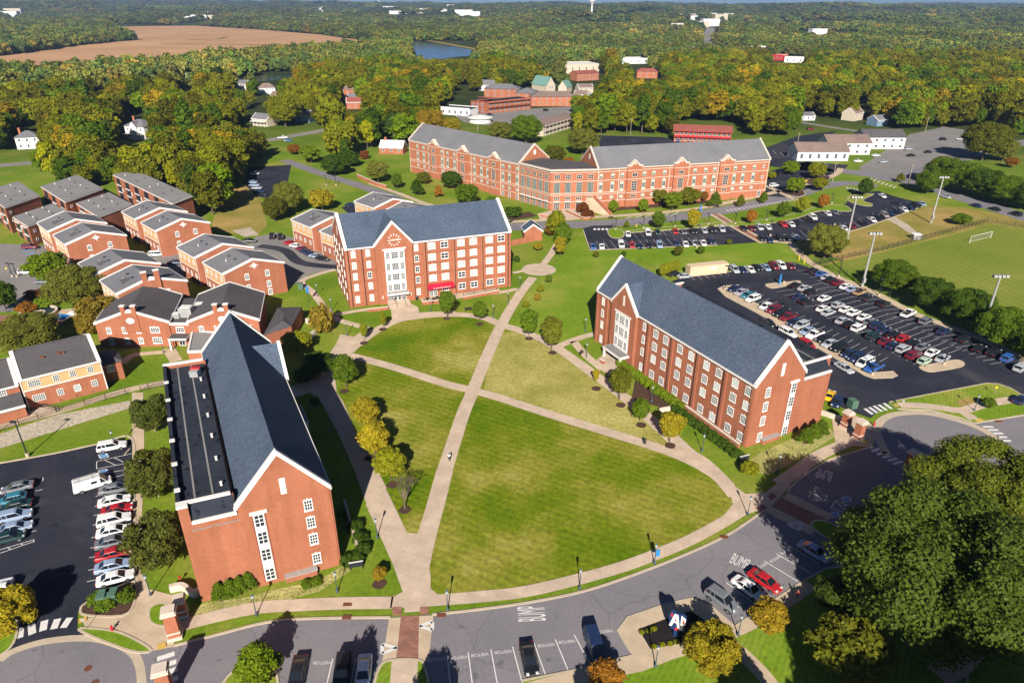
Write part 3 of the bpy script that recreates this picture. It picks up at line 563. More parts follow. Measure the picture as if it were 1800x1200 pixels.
# planting strips by the halls
sheet('ground_cover_bed', px([(325, 1085), (360, 1058), (430, 1050), (480, 1036), (560, 1020), (600, 995), (620, 1000), (560, 1040), (500, 1055), (440, 1060), (360, 1078)]), 0.03, 'liriope')
sheet('ground_cover_bed', px([(1316, 810), (1335, 795), (1420, 760), (1450, 745), (1470, 765), (1440, 785), (1390, 815), (1350, 835), (1325, 830)]), 0.03, 'liriope')
sheet('mulch_bed', px([(1110, 700), (1120, 650), (1210, 715), (1205, 730)]), 0.025, 'mulch')
sheet('mulch_bed', px([(880, 380), (930, 372), (945, 380), (900, 388)]), 0.03, 'mulch'); sheet('mulch_bed', px([(1060, 372), (1240, 358), (1240, 350), (1060, 366)]), 0.03, 'mulch')
# --- paint: crossings, stalls, signs on the road
pm = MB()
def stripe(p, q, w, z=ZP):
    a = G(*p); b = G(*q); dx, dy = b[0] - a[0], b[1] - a[1]; l = math.hypot(dx, dy) or 1; nx, ny = -dy / l * w / 2, dx / l * w / 2
    pm.poly([(a[0] - nx, a[1] - ny, z), (b[0] - nx, b[1] - ny, z), (b[0] + nx, b[1] + ny, z), (a[0] + nx, a[1] + ny, z)])
def zebra(pts, dx, dy, w=0.6):
    for x, y in pts: stripe((x - dx, y - dy), (x + dx, y + dy), w)
zebra([(35, 1111), (56, 1105), (77, 1099), (97, 1096), (117, 1094)], 4, -9, 0.75) if False else None
for x, y, dx in ((35, 1112, 1), (56, 1105, -1), (77, 1099, 1.5), (98, 1096, 3.5), (117, 1094, 6)): stripe((x - dx, y + 9), (x + dx, y - 9), 0.85)
for x, y in ((292, 1153), (295, 1167), (297, 1180), (298, 1195)): stripe((x - 16, y + 5), (x + 15, y - 5), 0.72)
for x, y in ((1527, 723), (1535, 720.5), (1543, 718), (1551.5, 716), (1560.5, 713.5)): stripe((x - 7, y - 5), (x + 7, y + 5), 0.7)
for x, y in ((1540, 790.5), (1549.5, 796.5), (1559, 802), (1569, 807.5), (1578, 813)): stripe((x - 8, y + 2.5), (x + 8, y - 2.5), 0.6)
for x, y in ((1737, 750), (1745.5, 755.5), (1754, 761.5), (1761, 768), (1768, 774.5)): stripe((x - 9, y), (x + 9, y), 0.6)
# visitor stalls and their numberless lettering
for a, b in (((786, 1150), (791, 1200)), ((823, 1146), (830, 1200)), ((863, 1141), (874, 1200)), ((901, 1136), (917, 1196)), ((939, 1130), (960, 1189)), ((976, 1123), (1000, 1181)), ((1009, 1115), (1042, 1175)), ((545, 1157), (535, 1200)), ((585, 1157), (575, 1200)), ((625, 1157), (617, 1200)),
             ((1276, 1023), (1330, 1063)), ((1343, 985), (1403, 1022)), ((1364, 973), (1424, 1006)), ((1385, 957), (1440, 990)), ((1310, 1003), (1358, 1038))): stripe(a, b, 0.13)
# left lot stall ends
for y in (846, 871, 889, 905, 922, 944, 962, 979, 1001, 1021): stripe((153 + (1021 - y) * 0.1, y + 1), (232, y - 16), 0.11)
for p, q in (((0, 972), (58, 952)), ((0, 966), (60, 948)), ((59, 953), (60, 948)), ((20, 966), (12, 961)), ((42, 958), (36, 955)), ((62, 863), (75, 860)), ((53, 935), (64, 932)), ((75, 845), (76, 839))): stripe(p, q, 0.12)
for p, q in (((170, 811), (232, 797)), ((170, 824), (232, 812)), ((170, 811), (170, 824)), ((183, 808), (205, 818)), ((200, 804), (222, 814)), ((172, 833), (232, 824))): stripe(p, q, 0.11)
# right lot stall ends
def stall_row(p0, p1, q0, q1, n, w=0.075):
    for i in range(n + 1):
        t = i / n; stripe((p0[0] + (p1[0] - p0[0]) * t, p0[1] + (p1[1] - p0[1]) * t), (q0[0] + (q1[0] - q0[0]) * t, q0[1] + (q1[1] - q0[1]) * t), w)
stall_row((1285, 517), (1520, 650), (1318, 506), (1560, 628), 20)
stall_row((1365, 513), (1605, 640), (1448, 487) if False else (1412, 506), (1652, 628), 19)
stall_row((1410, 506), (1650, 628), (1448, 497), (1690, 612), 19)
stall_row((1400, 476), (1740, 640), (1440, 473), (1790, 632), 28)
stall_row((1047, 441), (1262, 430), (1036, 425), (1246, 416), 17); stall_row((1120, 418), (1290, 407), (1110, 407), (1276, 396), 13)
stall_row((1318, 408), (1480, 375), (1305, 398), (1462, 367), 12); stall_row((1362, 427), (1490, 404), (1350, 416), (1475, 392), 9); stall_row((1500, 404), (1625, 360), (1485, 392), (1605, 350), 10)
stall_row((1222, 493), (1282, 484), (1214, 487), (1274, 479), 5); stall_row((1296, 480), (1400, 467), (1290, 474), (1392, 461), 9)
stall_row((1282, 372), (1405, 352), (1276, 369), (1397, 349), 18, 0.5)   # bicycle bay hatching
for p, q in (((1100, 384), (1112, 380)), ((1116, 383), (1128, 379)), ((1132, 382), (1144, 378)), ((1148, 381), (1160, 377)), ((1164, 380), (1176, 376)), ((1180, 379), (1192, 374))): stripe(p, q, 0.35)
for x in (1045, 1052, 1059, 1066): stripe((x, 404.5), (x + 1, 401.5), 0.9)
for i in range(7): stripe((1528 + i * 7, 316 + i * 2.4), (1533 + i * 7, 313.5 + i * 2.4), 0.6)
for i in range(5): stripe((1488 + i * 6, 329 + i * 1.2), (1492 + i * 6, 333 + i * 1.2), 0.5)
for i in range(9): stripe((1345 + i * 13, 262 + i * 3), (1352 + i * 13, 268 + i * 3), 0.15)
# yield triangles at the brick crossing, and the hatched bay in the shade
for tri in ([(737, 1100), (760, 1092), (760, 1107)], [(698, 1138), (672, 1132), (672, 1148)], [(1385, 922), (1408, 917), (1405, 932)]):
    for i in range(3): stripe(tri[i], tri[(i + 1) % 3], 0.45, ZP + 0.012)
for p, q in (((1460, 892), (1470, 879)), ((1470, 879), (1503, 894)), ((1460, 892), (1520, 913)), ((1470, 882), (1494, 903)), ((1483, 886), (1508, 908))): stripe(p, q, 0.16)
for c in ((1488, 877), (1467, 904), (182, 801), (182, 829)):
    x, y = c
    for p, q in (((x - 9, y - 2), (x + 4, y - 5)), ((x + 4, y - 5), (x + 9, y + 2)), ((x + 9, y + 2), (x - 5, y + 5)), ((x - 5, y + 5), (x - 9, y - 2))): stripe(p, q, 0.14)
struct(pm.build('road_marking', 'paint'))
pm = MB()
for x, y in ((182, 801), (182, 829), (47, 440), (53, 446)):
    stripe((x - 8, y + 2), (x + 8, y - 2), 1.0, ZP - 0.004)
for x, y in ((1488, 877), (1467, 904)): stripe((x - 5, y - 2), (x + 6, y + 1), 0.9, ZP - 0.004)
struct(pm.build('road_marking', 'paint_blue'))
pm = MB()
for p, q in (((277, 1139), (292, 1133)), ((146, 1094), (146, 1086)), ((1517, 780), (1524, 774)), ((1572, 712), (1580, 714)), ((1716, 741), (1726, 738)), ((10, 1118), (18, 1112))): stripe(p, q, 0.9, 0.15)
struct(pm.build('tactile_paving', 'paint_yellow'))
def road_text(body, x, y, size, dirpx, sx=1.0):
    """lettering painted on the road: baseline runs from (x,y) towards dirpx"""
    a = G(x, y); b = G(*dirpx); ang = math.atan2(b[1] - a[1], b[0] - a[0])
    me = text_mesh(body, size, 'paint')
    o = bpy.data.objects.new('road_lettering', me); COL.objects.link(o); o.location = (a[0], a[1], ZP + 0.006); o.rotation_euler = (0, 0, ang); o.scale = (1, sx, 1); o['_org'] = (0, 0, 0); struct(o)
road_text('BUMP', 937, 1078, .98, (935, 1060), 5.4); road_text('BUMP', 1300, 987, 1.0, (1330, 1000), 3.3); road_text('BUMP', 1449, 833, 1.0, (1425, 826), 4.4)
for x, y, d in ((768, 1158, 20), (806, 1155, 18), (843, 1150, 18), (884, 1145, 18), (960, 1133, 18), (996, 1127, 18), (1062, 1109, 15), (1310, 985 + 35, 0), (1339, 994, 0), (1362, 982, 0), (1380, 968, 0)):
    road_text('VISITOR', x, y, 0.62, (x - 20, y + 2) if d else (x - 14, y + 8))
road_text('VISITOR', 566, 1164, 0.62, (546, 1164))
# inlet grates and manholes
for x, y in ((611, 1062), (610, 1085), (776, 1081), (1273, 944), (1290, 1019), (155, 1174), (167, 1199), (1755, 741)):
    gx, gy = G(x, y); mb = MB()
    if (x, y) in ((1290, 1019), (155, 1174), (167, 1199)): mb.lathe(gx, gy, [(0.45, 0.02), (0.45, 0.045), (0.3, 0.047)], 14)
    else: mb.box(gx - 0.6, gx + 0.6, gy - 0.3, gy + 0.3, 0.01, 0.16 if y != 1062 else 0.08)
    struct(mb.build('drain_cover', 'rust'))
# ================================================================== BUILDINGS
_wc = {}
def win_mesh(w, h, nx, nz, fr, mu, frame, sill, blindfrac, pane):
    key = (round(w, 2), round(h, 2), nx, nz, fr, mu, frame, sill, pane)
    if key in _wc: return _wc[key]
    m = MB(); x0, x1, z0, z1 = -w / 2, w / 2, -h / 2, h / 2; d = -0.09
    m.box(x0, x1, d, 0.02, z0, z0 + fr); m.box(x0, x1, d, 0.02, z1 - fr, z1); m.box(x0, x0 + fr, d, 0.02, z0 + fr, z1 - fr); m.box(x1 - fr, x1, d, 0.02, z0 + fr, z1 - fr)
    iw = w - 2 * fr; ih = h - 2 * fr
    for i in range(1, nx): x = x0 + fr + iw * i / nx; m.box(x - mu / 2, x + mu / 2, d + 0.02, 0.01, z0 + fr, z1 - fr)
    for i in range(1, nz): z = z0 + fr + ih * i / nz; m.box(x0 + fr, x1 - fr, d + 0.025, 0.005, z - mu / 2, z + mu / 2)
    if sill: m.box(x0 - 0.05, x1 + 0.05, -0.15, 0.02, z0 - 0.10, z0); m.box(x0 - 0.02, x1 + 0.02, -0.11, 0.02, z1, z1 + 0.10); m.box(-0.11, 0.11, -0.13, 0.02, z1 + 0.10, z1 + 0.24)
    p = MB(); p.box(x0 + fr * .5, x1 - fr * .5, -0.03, 0.03, z0 + fr * .5, z1 - fr * .5)
    r = (m.mesh('window', frame), p.mesh('pane', pane)); _wc[key] = r; return r
class Wall:
    """vertical wall from p0 to p1; outward side is away from 'inside'"""
    def __init__(s, p0, p1, inside):
        s.p0 = p0; dx, dy = p1[0] - p0[0], p1[1] - p0[1]; s.L = math.hypot(dx, dy); s.u = (dx / s.L, dy / s.L)
        n = (s.u[1], -s.u[0]); s.flip = (inside[0] - p0[0]) * n[0] + (inside[1] - p0[1]) * n[1] > 0
        s.n = (-n[0], -n[1]) if s.flip else n
        s.ang = math.atan2(s.u[1], s.u[0]) + (math.pi if s.flip else 0)
    def at(s, t, out=0.0): return (s.p0[0] + s.u[0] * t + s.n[0] * out, s.p0[1] + s.u[1] * t + s.n[1] * out)
    def win(s, parent, t, z, w=1.3, h=1.7, nx=3, nz=3, fr=0.12, mu=0.07, frame='winframe', sill=True, pane='glass', out=0.0, name='window'):
        me, pm = win_mesh(w, h, nx, nz, fr, mu, frame, sill, 0, pane); o = parent['_org']; p = s.at(t, out)
        a = child(name, me, parent, (p[0] - o[0], p[1] - o[1], z - o[2]), s.ang); child('pane', pm, a); return a
    def box(s, mb, t0, t1, z0, z1, o0, o1):
        q = [s.at(t0, o0), s.at(t1, o0), s.at(t1, o1), s.at(t0, o1)]
        mb.hull8([(*p, z0) for p in q] + [(*p, z1) for p in q])
    def poly(s, pts, out): return [(*s.at(t, out), z) for t, z in pts]
    def solid(s, mb, pts, o0, o1): mb.extr(s.poly(pts, o0), s.poly(pts, o1))
def gable(wm, rm, tm, F, a0, a1, b0, b1, zE, zR, z0=0.0, am=None, front=True, back=True, ov=0.25, th=0.16, cw=0.5, ch=0.42, fascia=True):
    am = (a0 + a1) / 2 if am is None else am
    ring = [(a0, z0), (a1, z0), (a1, zE), (am, zR), (a0, zE)]
    wm.extr([(*F(a, b0), z) for a, z in ring], [(*F(a, b1), z) for a, z in ring])
    bb0 = b0 + (0.3 if front else -ov); bb1 = b1 - (0.3 if back else -ov)
    for ax, sg in ((a0, -1), (a1, 1)):
        sl = (zR - zE) / abs(am - ax); ax2 = ax + sg * ov; ze = zE - ov * sl
        A = [(*F(ax2, bb0), ze + 0.02), (*F(am, bb0), zR + 0.02), (*F(am, bb0), zR + 0.02 + th), (*F(ax2, bb0), ze + 0.02 + th)]
        B = [(*F(ax2, bb1), ze + 0.02), (*F(am, bb1), zR + 0.02), (*F(am, bb1), zR + 0.02 + th), (*F(ax2, bb1), ze + 0.02 + th)]
        rm.extr(A, B)
        if tm is not None:
            if fascia: tm.fbox(F, min(ax2 + sg * 0.01, ax2 + sg * .14), max(ax2 + sg * 0.01, ax2 + sg * .14), b0 + .05, b1 - .05, ze - 0.22, ze + 0.16)
            for on, e0, e1 in ((front, b0 - 0.1, b0 - 0.1 + cw), (back, b1 + 0.1 - cw, b1 + 0.1)):
                if not on: continue
                ax3 = ax + sg * 0.28; z3 = zE - 0.28 * sl; lo = -0.25
                A = [(*F(ax3, e0), z3 + lo), (*F(am, e0), zR + lo), (*F(am, e0), zR + ch), (*F(ax3, e0), z3 + ch)]
                B = [(*F(ax3, e1), z3 + lo), (*F(am, e1), zR + lo), (*F(am, e1), zR + ch), (*F(ax3, e1), z3 + ch)]
                tm.extr(A, B)
def cF(F, a, b): return F(a, b)
def lettering(parent, wall, t, z, body, size, mat, out=0.02, ext=0.03):
    me = text_mesh(body, size, mat, ext); o = parent['_org']; p = wall.at(t, out)
    c = child('lettering', me, parent, (p[0] - o[0], p[1] - o[1], z - o[2])); c.rotation_euler = (math.pi / 2, 0, wall.ang); return c
# ---------------------------------------------------------------- the two steep-gabled halls (mirror twins)
def hall(F, W, L, base, label, letters, xg0, xg1, xgz, hp=15.7, pier=True):
    """a: distance from the courtyard facade; b: from the street gable backwards"""
    o = empty('residence_hall', (*F(W / 2, 0), 0), label, 'hall')
    mid = F(W / 2, L / 2); GA = 11.6; zE, zR = base + 14.0, base + 20.9
    wm, rm, tm, mm, bm = MB(), MB(), MB(), MB(), MB()
    gable(wm, rm, tm, F, 0, GA, 0, L, zE, zR, z0=-0.5, cw=0.6, ch=0.55)
    # flat-roofed strip behind the steep roof, with parapet and coping
    zp = base + hp; LB = L - 7.2
    wm.fbox(F, GA + .01, W, 1.0, LB, -0.5, zp - 1.0); wm.fbox(F, W - .35, W - .02, 1.0, LB, zp - 1.02, zp); wm.fbox(F, GA + .01, W, LB - .35, LB - .02, zp - 1.02, zp); wm.fbox(F, GA + .02, W - 1.25, .75, 1.1, zp - 1.02, zp - .02)
    wm.fbox(F, GA + .01, W, 0.02, .99, -0.5, zp - 2.75); wm.fbox(F, W - 1.2, W, 0.02 if pier else .72, 1.05, zp - 2.76, zp)
    tm.fbox(F, GA + .35, W + .06, LB - .45, LB + .1, zp, zp + .3)
    mm.fbox(F, W - .42, W + .08, 1.15, LB - .46, zp + .0, zp + .14)
    for i in range(6 if pier else 0): tm.fbox(F, W - .6, W + .12, 3.5 + i * 6.2, 4.3 + i * 6.2, zp + .141, zp + .24)
    tm.fbox(F, GA + .35, W + .1, .68, 1.14, zp + .01, zp + .33)
    if pier: tm.fbox(F, W - 1.22, W + .1, -.06, .67, zp + .01, zp + .33)
    W0 = W - 1.21 if pier else W + .08; tm.fbox(F, GA + .1, W0, -.07, .3, zp - 2.74, zp - 2.35)
    mm.fbox(F, GA + .3, W - .36, 1.15, LB - .36, zp - .99, zp - .6)
    mm.extr([(*F(GA + .1, .32), zp - 2.73), (*F(W0 - .01, .32), zp - 2.73), (*F(W - 1.22, .71), zp - .05), (*F(GA + .1, .71), zp - .05)], [(*F(GA + .1, .33), zp - 2.6), (*F(W0 - .01, .33), zp - 2.6), (*F(W - 1.22, .715), zp - .02), (*F(GA + .1, .715), zp - .02)])
    mm.fbox(F, W - .42, W - .36, 1.15, LB - .36, zp - .59, zp - .005)
    for q in (0.36, 0.68): bm.fbox(F, GA + (W - GA) * q - .12, GA + (W - GA) * q + .12, 1.3, LB - .5, zp - .6, zp - .52)
    # projecting entrance gable on the courtyard side
    n0 = F(0, 0); Fx = lambda a, b: F(b - 0.7, xg0 + a)
    gable(wm, rm, tm, Fx, 0, xg1 - xg0, 0, 6.6, zE - .15, base + xgz, z0=-0.5, back=False, cw=0.55, ch=0.5)
    # brick piers down the courtyard wall
    cw_ = Wall(F(0, 0), F(0, L), mid)
    for t in (0.45, 7.2, 14.7, 22.3, 29.9, L - 4.4, L - .5): cw_.box(wm, t - .32, t + .32, -0.4, zE - .45, .0, .22)
    wo = wm.build('wall', 'brick', o); ro = rm.build('roof', 'shingle', o); tm.build('coping', 'trim', o); mm.build('flat_roof', 'membrane', o); bm.build('roof_seam', 'membrane_grey', o)
    for t in (7.65, 15.15, 22.75, 30.35): dm = MB(); dm.tube((*cw_.at(t, .16), 0), (*cw_.at(t, .16), zE - .4), .08, n=6); dm.build('downpipe', 'metal_dark', o)
    # street gable: slit of stacked lights, four small windows, panel, plinth ledge
    fw = Wall(F(0, 0), F(W, 0), mid)
    for z in (11.8, 8.85, 5.9, 2.4): fw.win(o, 2.95, base + z, 1.15, 1.75, 3, 3)
    m = MB(); fw.box(m, 5.3, 6.05, base + 14.5, base + 17.0, -.05, .07); m.build('gable_panel', 'trim', o)
    m = MB(); fw.box(m, 8.1, 10.3, base + 12.35, base + 12.75, -.02, .25); m.build('lintel', 'trim', o)
    m = MB(); fw.box(m, 8.55, 9.95, base + .7, base + 12.34, -.05, .06); m.build('window_surround', 'winframe', o)
    m = MB(); fw.box(m, 9.96, 10.12, base + .6, base + 12.34, -.05, .05); fw.box(m, 8.38, 8.54, base + .6, base + 12.34, -.05, .05); m.build('reveal', 'brick3', o)
    for z in (11.2, 8.3, 5.35, 1.9): fw.win(o, 9.25, base + z, 1.2, 2.0, 2, 3, fr=.08, mu=.09, sill=False, out=.065)
    m = MB(); fw.box(m, 3.2, 7.4, .1, 1.0, 0, .85); m.build('plinth', 'brick', o); m = MB(); fw.box(m, 3.1, 7.5, 1.0, 1.12, 0, .95); m.build('ledge', 'metal_grey', o)
    for z in (10.2, 7.35, 4.5): m = MB(); fw.box(m, GA + .4, W - 1.3, base + z, base + z + .07, 0, .03); m.build('string_course', 'brick2', o)
    lettering(o, fw, (GA + W) / 2 - .6, base + 12.0, letters, .42, 'metal_grey')
    # courtyard windows
    for t in (1.6, 4.9, 9.1, 12.45, 16.75, 20.1, 24.5, 27.75):
        for z in (11.9, 8.95, 6.05, 2.4): cw_.win(o, t, base + z, 1.5, 1.6, 4, 3, fr=.09, mu=.05, pane='blind' if rnd.random() < .45 else 'glass')
    for t in (31.6, L - 2.6):
        for z in (11.9, 8.95, 6.05, 2.4): cw_.win(o, t, base + z, .95, 1.6, 2, 3, pane='blind' if rnd.random() < .5 else 'glass')
    xw = Wall(F(-.7, xg0), F(-.7, xg1), mid); c = (xg1 - xg0) / 2
    m = MB(); xw.box(m, c - 2.6, c + 2.6, base + 3.6, base + 12.1, -.05, .06); m.build('window_surround', 'winframe', o)
    m = MB(); xw.box(m, c - 2.9, c + 2.9, base + 12.11, base + 12.5, -.02, .14); m.build('lintel', 'trim', o)
    m = MB(); xw.box(m, c - .28, c + .28, base + 14.3, base + 16.6, -.05, .08); m.build('gable_panel', 'trim', o)
    for z in (10.9, 8.1, 5.2):
        for t, w in ((c - 1.75, 1.1), (c, 1.9), (c + 1.75, 1.1)): xw.win(o, t, base + z, w, 1.9, 2 if w < 1.5 else 4, 3, fr=.08, mu=.08, sill=False, out=.065)
    m = MB(); xw.box(m, c - 3.4, c + 3.4, base + 3.05, base + 3.55, 0, 2.4); xw.box(m, c - 3.3, c - 2.9, -.2, base + 3.04, 1.9, 2.3); xw.box(m, c + 2.9, c + 3.3, -.2, base + 3.04, 1.9, 2.3); m.build('entrance_canopy', 'trim', o)
    m = MB(); xw.box(m, c - 3.2, c + 3.2, base + 3.56, base + 3.62, .05, 2.3); m.build('canopy_roof', 'membrane_grey', o)
    for t in (c - 1.5, c, c + 1.5): xw.win(o, t, base + 1.2, 1.35, 2.5, 2, 3, fr=.1, mu=.08, sill=False, name='door')
    # roof vents on the flat strip
    for i in range(6 if pier else 2):
        p = F(GA + 1.2, 4 + i * 6.2); m = MB(); m.lathe(p[0], p[1], [(.16, zp - .6), (.16, zp - .05), (.22, zp), (.02, zp + .05)], 8); m.build('roof_vent', 'trim', o)
    p = F(GA + 1.9, LB - 4.6); m = MB(); m.box(p[0] - .7, p[0] + .7, p[1] - .7, p[1] + .7, zp - .58, zp + .55); ac = m.build('vent_unit', 'metal_grey', o)
    m = MB(); m.box(p[0] - .78, p[0] + .78, p[1] + .1, p[1] + .8, zp + .56, zp + .75); m.build('hood', 'red', ac)
    return o
FA0 = frame((-41.36, 66.39), 22.0, 116.85); FA = lambda a, b: FA0(18.25 - a, b)
hall(FA, 18.25, 49.0, 0.0, 'near brick hall with black flat roof beside steep slate roof, street gable facing camera', 'GOVERNORS TERRACE SOUTH', 33.2, 41.6, 18.6)
NC = G(1331.4, 677, 13.0); FC = frame(NC, 26.5, 117.3)
hall(FC, 18.6, 49.6, -1.0, 'four-storey brick hall right of the quad with long windowed side and steep slate roof', 'GOVERNORS TERRACE NORTH', 33.9, 42.9, 18.9, 14.85, False)
# ---------------------------------------------------------------- the clock hall
def clock_hall():
    O = G(616, 541); F = frame(O, 20.6, 112.5); L, Dp = 45.0, 18.4; mid = F(L / 2, Dp / 2)
    o = empty('clock_hall', (*mid, 0), 'five-storey brick hall with white clock marks on its gable and red awning', 'hall')
    wm, rm, tm = MB(), MB(), MB(); zE, zR = 16.2, 22.6
    Fs = lambda a, b: F(b, a)   # a across the depth, b along the front
    gable(wm, rm, tm, Fs, 0, Dp, 0, L, zE, zR, z0=-.3, cw=.8, ch=.6)
    Fx = lambda a, b: F(7.6 + a, b - .75)
    gable(wm, rm, tm, Fx, 0, 9.7, 0, 8.8, 16.4, 22.0, z0=-.3, back=False, cw=.6, ch=.5)
    fw = Wall(F(0, 0), F(L, 0), mid); xw = Wall(F(7.6, -.75), F(17.3, -.75), mid); lw = Wall(F(0, Dp), F(0, 0), mid)
    for t in (.35, 3.85, 20.5, 28.45, 36.4, L - .35): fw.box(wm, t - .3, t + .3, -.2, 15.8, 0, .2)
    wm.build('wall', 'brick', o); rm.build('roof', 'shingle', o); tm.build('coping', 'trim', o)
    for t in (.8, 4.3, 20.95, 28.9, 36.85, L - .8): m = MB(); m.tube((*fw.at(t, .15), 0), (*fw.at(t, .15), 15.8), .08, n=6); m.build('downpipe', 'metal_dark', o)
    for z in (12.6, 9.7, 6.8, 3.7):
        for t0_, t1_ in ((.8, 7.5), (17.4, 44.3)): m = MB(); fw.box(m, t0_, t1_, z, z + .1, 0, .05); m.build('string_course', 'brick3', o)
    Z5 = (14.45, 11.4, 8.45, 5.45, 2.05)
    for t in (2.12, 5.83, 18.46):
        for z in Z5: fw.win(o, t, z, 1.15, 1.65, 2, 2, pane='blind' if rnd.random() < .8 else 'glass')
    for i, t in enumerate((22.63, 26.1, 30.7, 34.17, 38.73, 42.14)):
        for k, z in enumerate(Z5):
            if i < 2 and k == 4: continue
            fw.win(o, t, z, 2.05, 1.65, 2, 2, mu=.12, pane='glass' if (k == 4 or rnd.random() < .18) else 'blind')
    for b in (3.2, 7.6, 12.2, 15.6):
        for z in Z5: lw.win(o, Dp - b, z, .9, 1.6, 2, 2, pane='blind')
    m = MB(); lw.box(m, Dp / 2 - .3, Dp / 2 + .3, 17.2, 19.6, -.05, .07); m.build('gable_panel', 'trim', o)
    c = 4.9
    m = MB(); xw.box(m, c - 2.6, c + 2.6, 3.4, 14.8, -.05, .05); m.build('window_surround', 'winframe', o)
    m = MB(); xw.box(m, c - 3.05, c + 3.05, 14.81, 15.25, -.02, .14); m.build('lintel', 'trim', o)
    for z in (13.4, 10.3, 7.4, 4.5):
        for t, w, n in ((c - 1.8, 1.0, 3), (c, 1.75, 4), (c + 1.8, 1.0, 3)): xw.win(o, t, z, w, 1.8, n, 3, fr=.06, mu=.07, sill=False, out=.055)
    m = MB(); xw.box(m, c - 2.9, c + 2.95, 2.75, 3.2, 0, 1.6); m.build('entrance_canopy', 'trim', o); m = MB(); xw.box(m, c - 2.8, c + 2.85, 3.21, 3.27, .05, 1.5); m.build('canopy_roof', 'metal_grey', o)
    for t, w, n in ((c - 1.8, 1.2, 3), (c + 1.8, 1.2, 3)): xw.win(o, t, 1.3, w, 2.6, n, 3, fr=.08, sill=False)
    for t in (c - .5, c + .5): xw.win(o, t, 1.2, .98, 2.4, 1, 3, fr=.12, sill=False, name='door')
    for t in (c - 3.9, c + 3.7): m = MB(); xw.box(m, t - .12, t + .12, 1.7, 2.4, 0, .2); m.build('wall_lamp', 'trim', o)
    # clock: twelve bars and two hands
    m = MB(); cz = 17.45; cc = 5.05
    for i in range(12):
        if i in (3, 9): continue
        a = i * math.pi / 6; r0, r1 = 1.15, 1.65; w = .11; s_, c_ = math.sin(a), math.cos(a)
        xw.solid(m, [(cc + r0 * s_ - w * c_, cz + r0 * c_ + w * s_), (cc + r1 * s_ - w * c_, cz + r1 * c_ + w * s_), (cc + r1 * s_ + w * c_, cz + r1 * c_ - w * s_), (cc + r0 * s_ + w * c_, cz + r0 * c_ - w * s_)], 0.0, .06)
    m.build('clock_mark', 'trim', o)
    m = MB(); xw.solid(m, [(cc - 1.7, cz + .02), (cc - 1.7, cz - .1), (cc + .2, cz - .16), (cc + 1.6, cz - .1), (cc + 1.95, cz + .02), (cc + 1.6, cz + .12), (cc + .2, cz + .1)], .02, .1); m.build('clock_hand', 'trim', o)
    # awning with its name, door and terrace
    m = MB(); m.extr([(*fw.at(20.9, .1), 3.75), (*fw.at(20.9, 1.5), 3.2), (*fw.at(20.9, 1.5), 2.65), (*fw.at(20.9, .1), 2.7)], [(*fw.at(28.2, .1), 3.75), (*fw.at(28.2, 1.5), 3.2), (*fw.at(28.2, 1.5), 2.65), (*fw.at(28.2, .1), 2.7)])
    aw = m.build('awning', 'awning', o); lettering(aw, fw, 24.6, 2.92, 'GOVERNORS TERRACE', .46, 'trim', out=1.53)
    for t in (22.0, 23.1): fw.win(o, t, 1.3, 1.0, 2.2, 2, 3, sill=False, name='door')
    fw.win(o, 25.9, 2.0, 1.9, 1.4, 3, 2)
    return o, fw, F
CH, CHW, CHF = clock_hall()
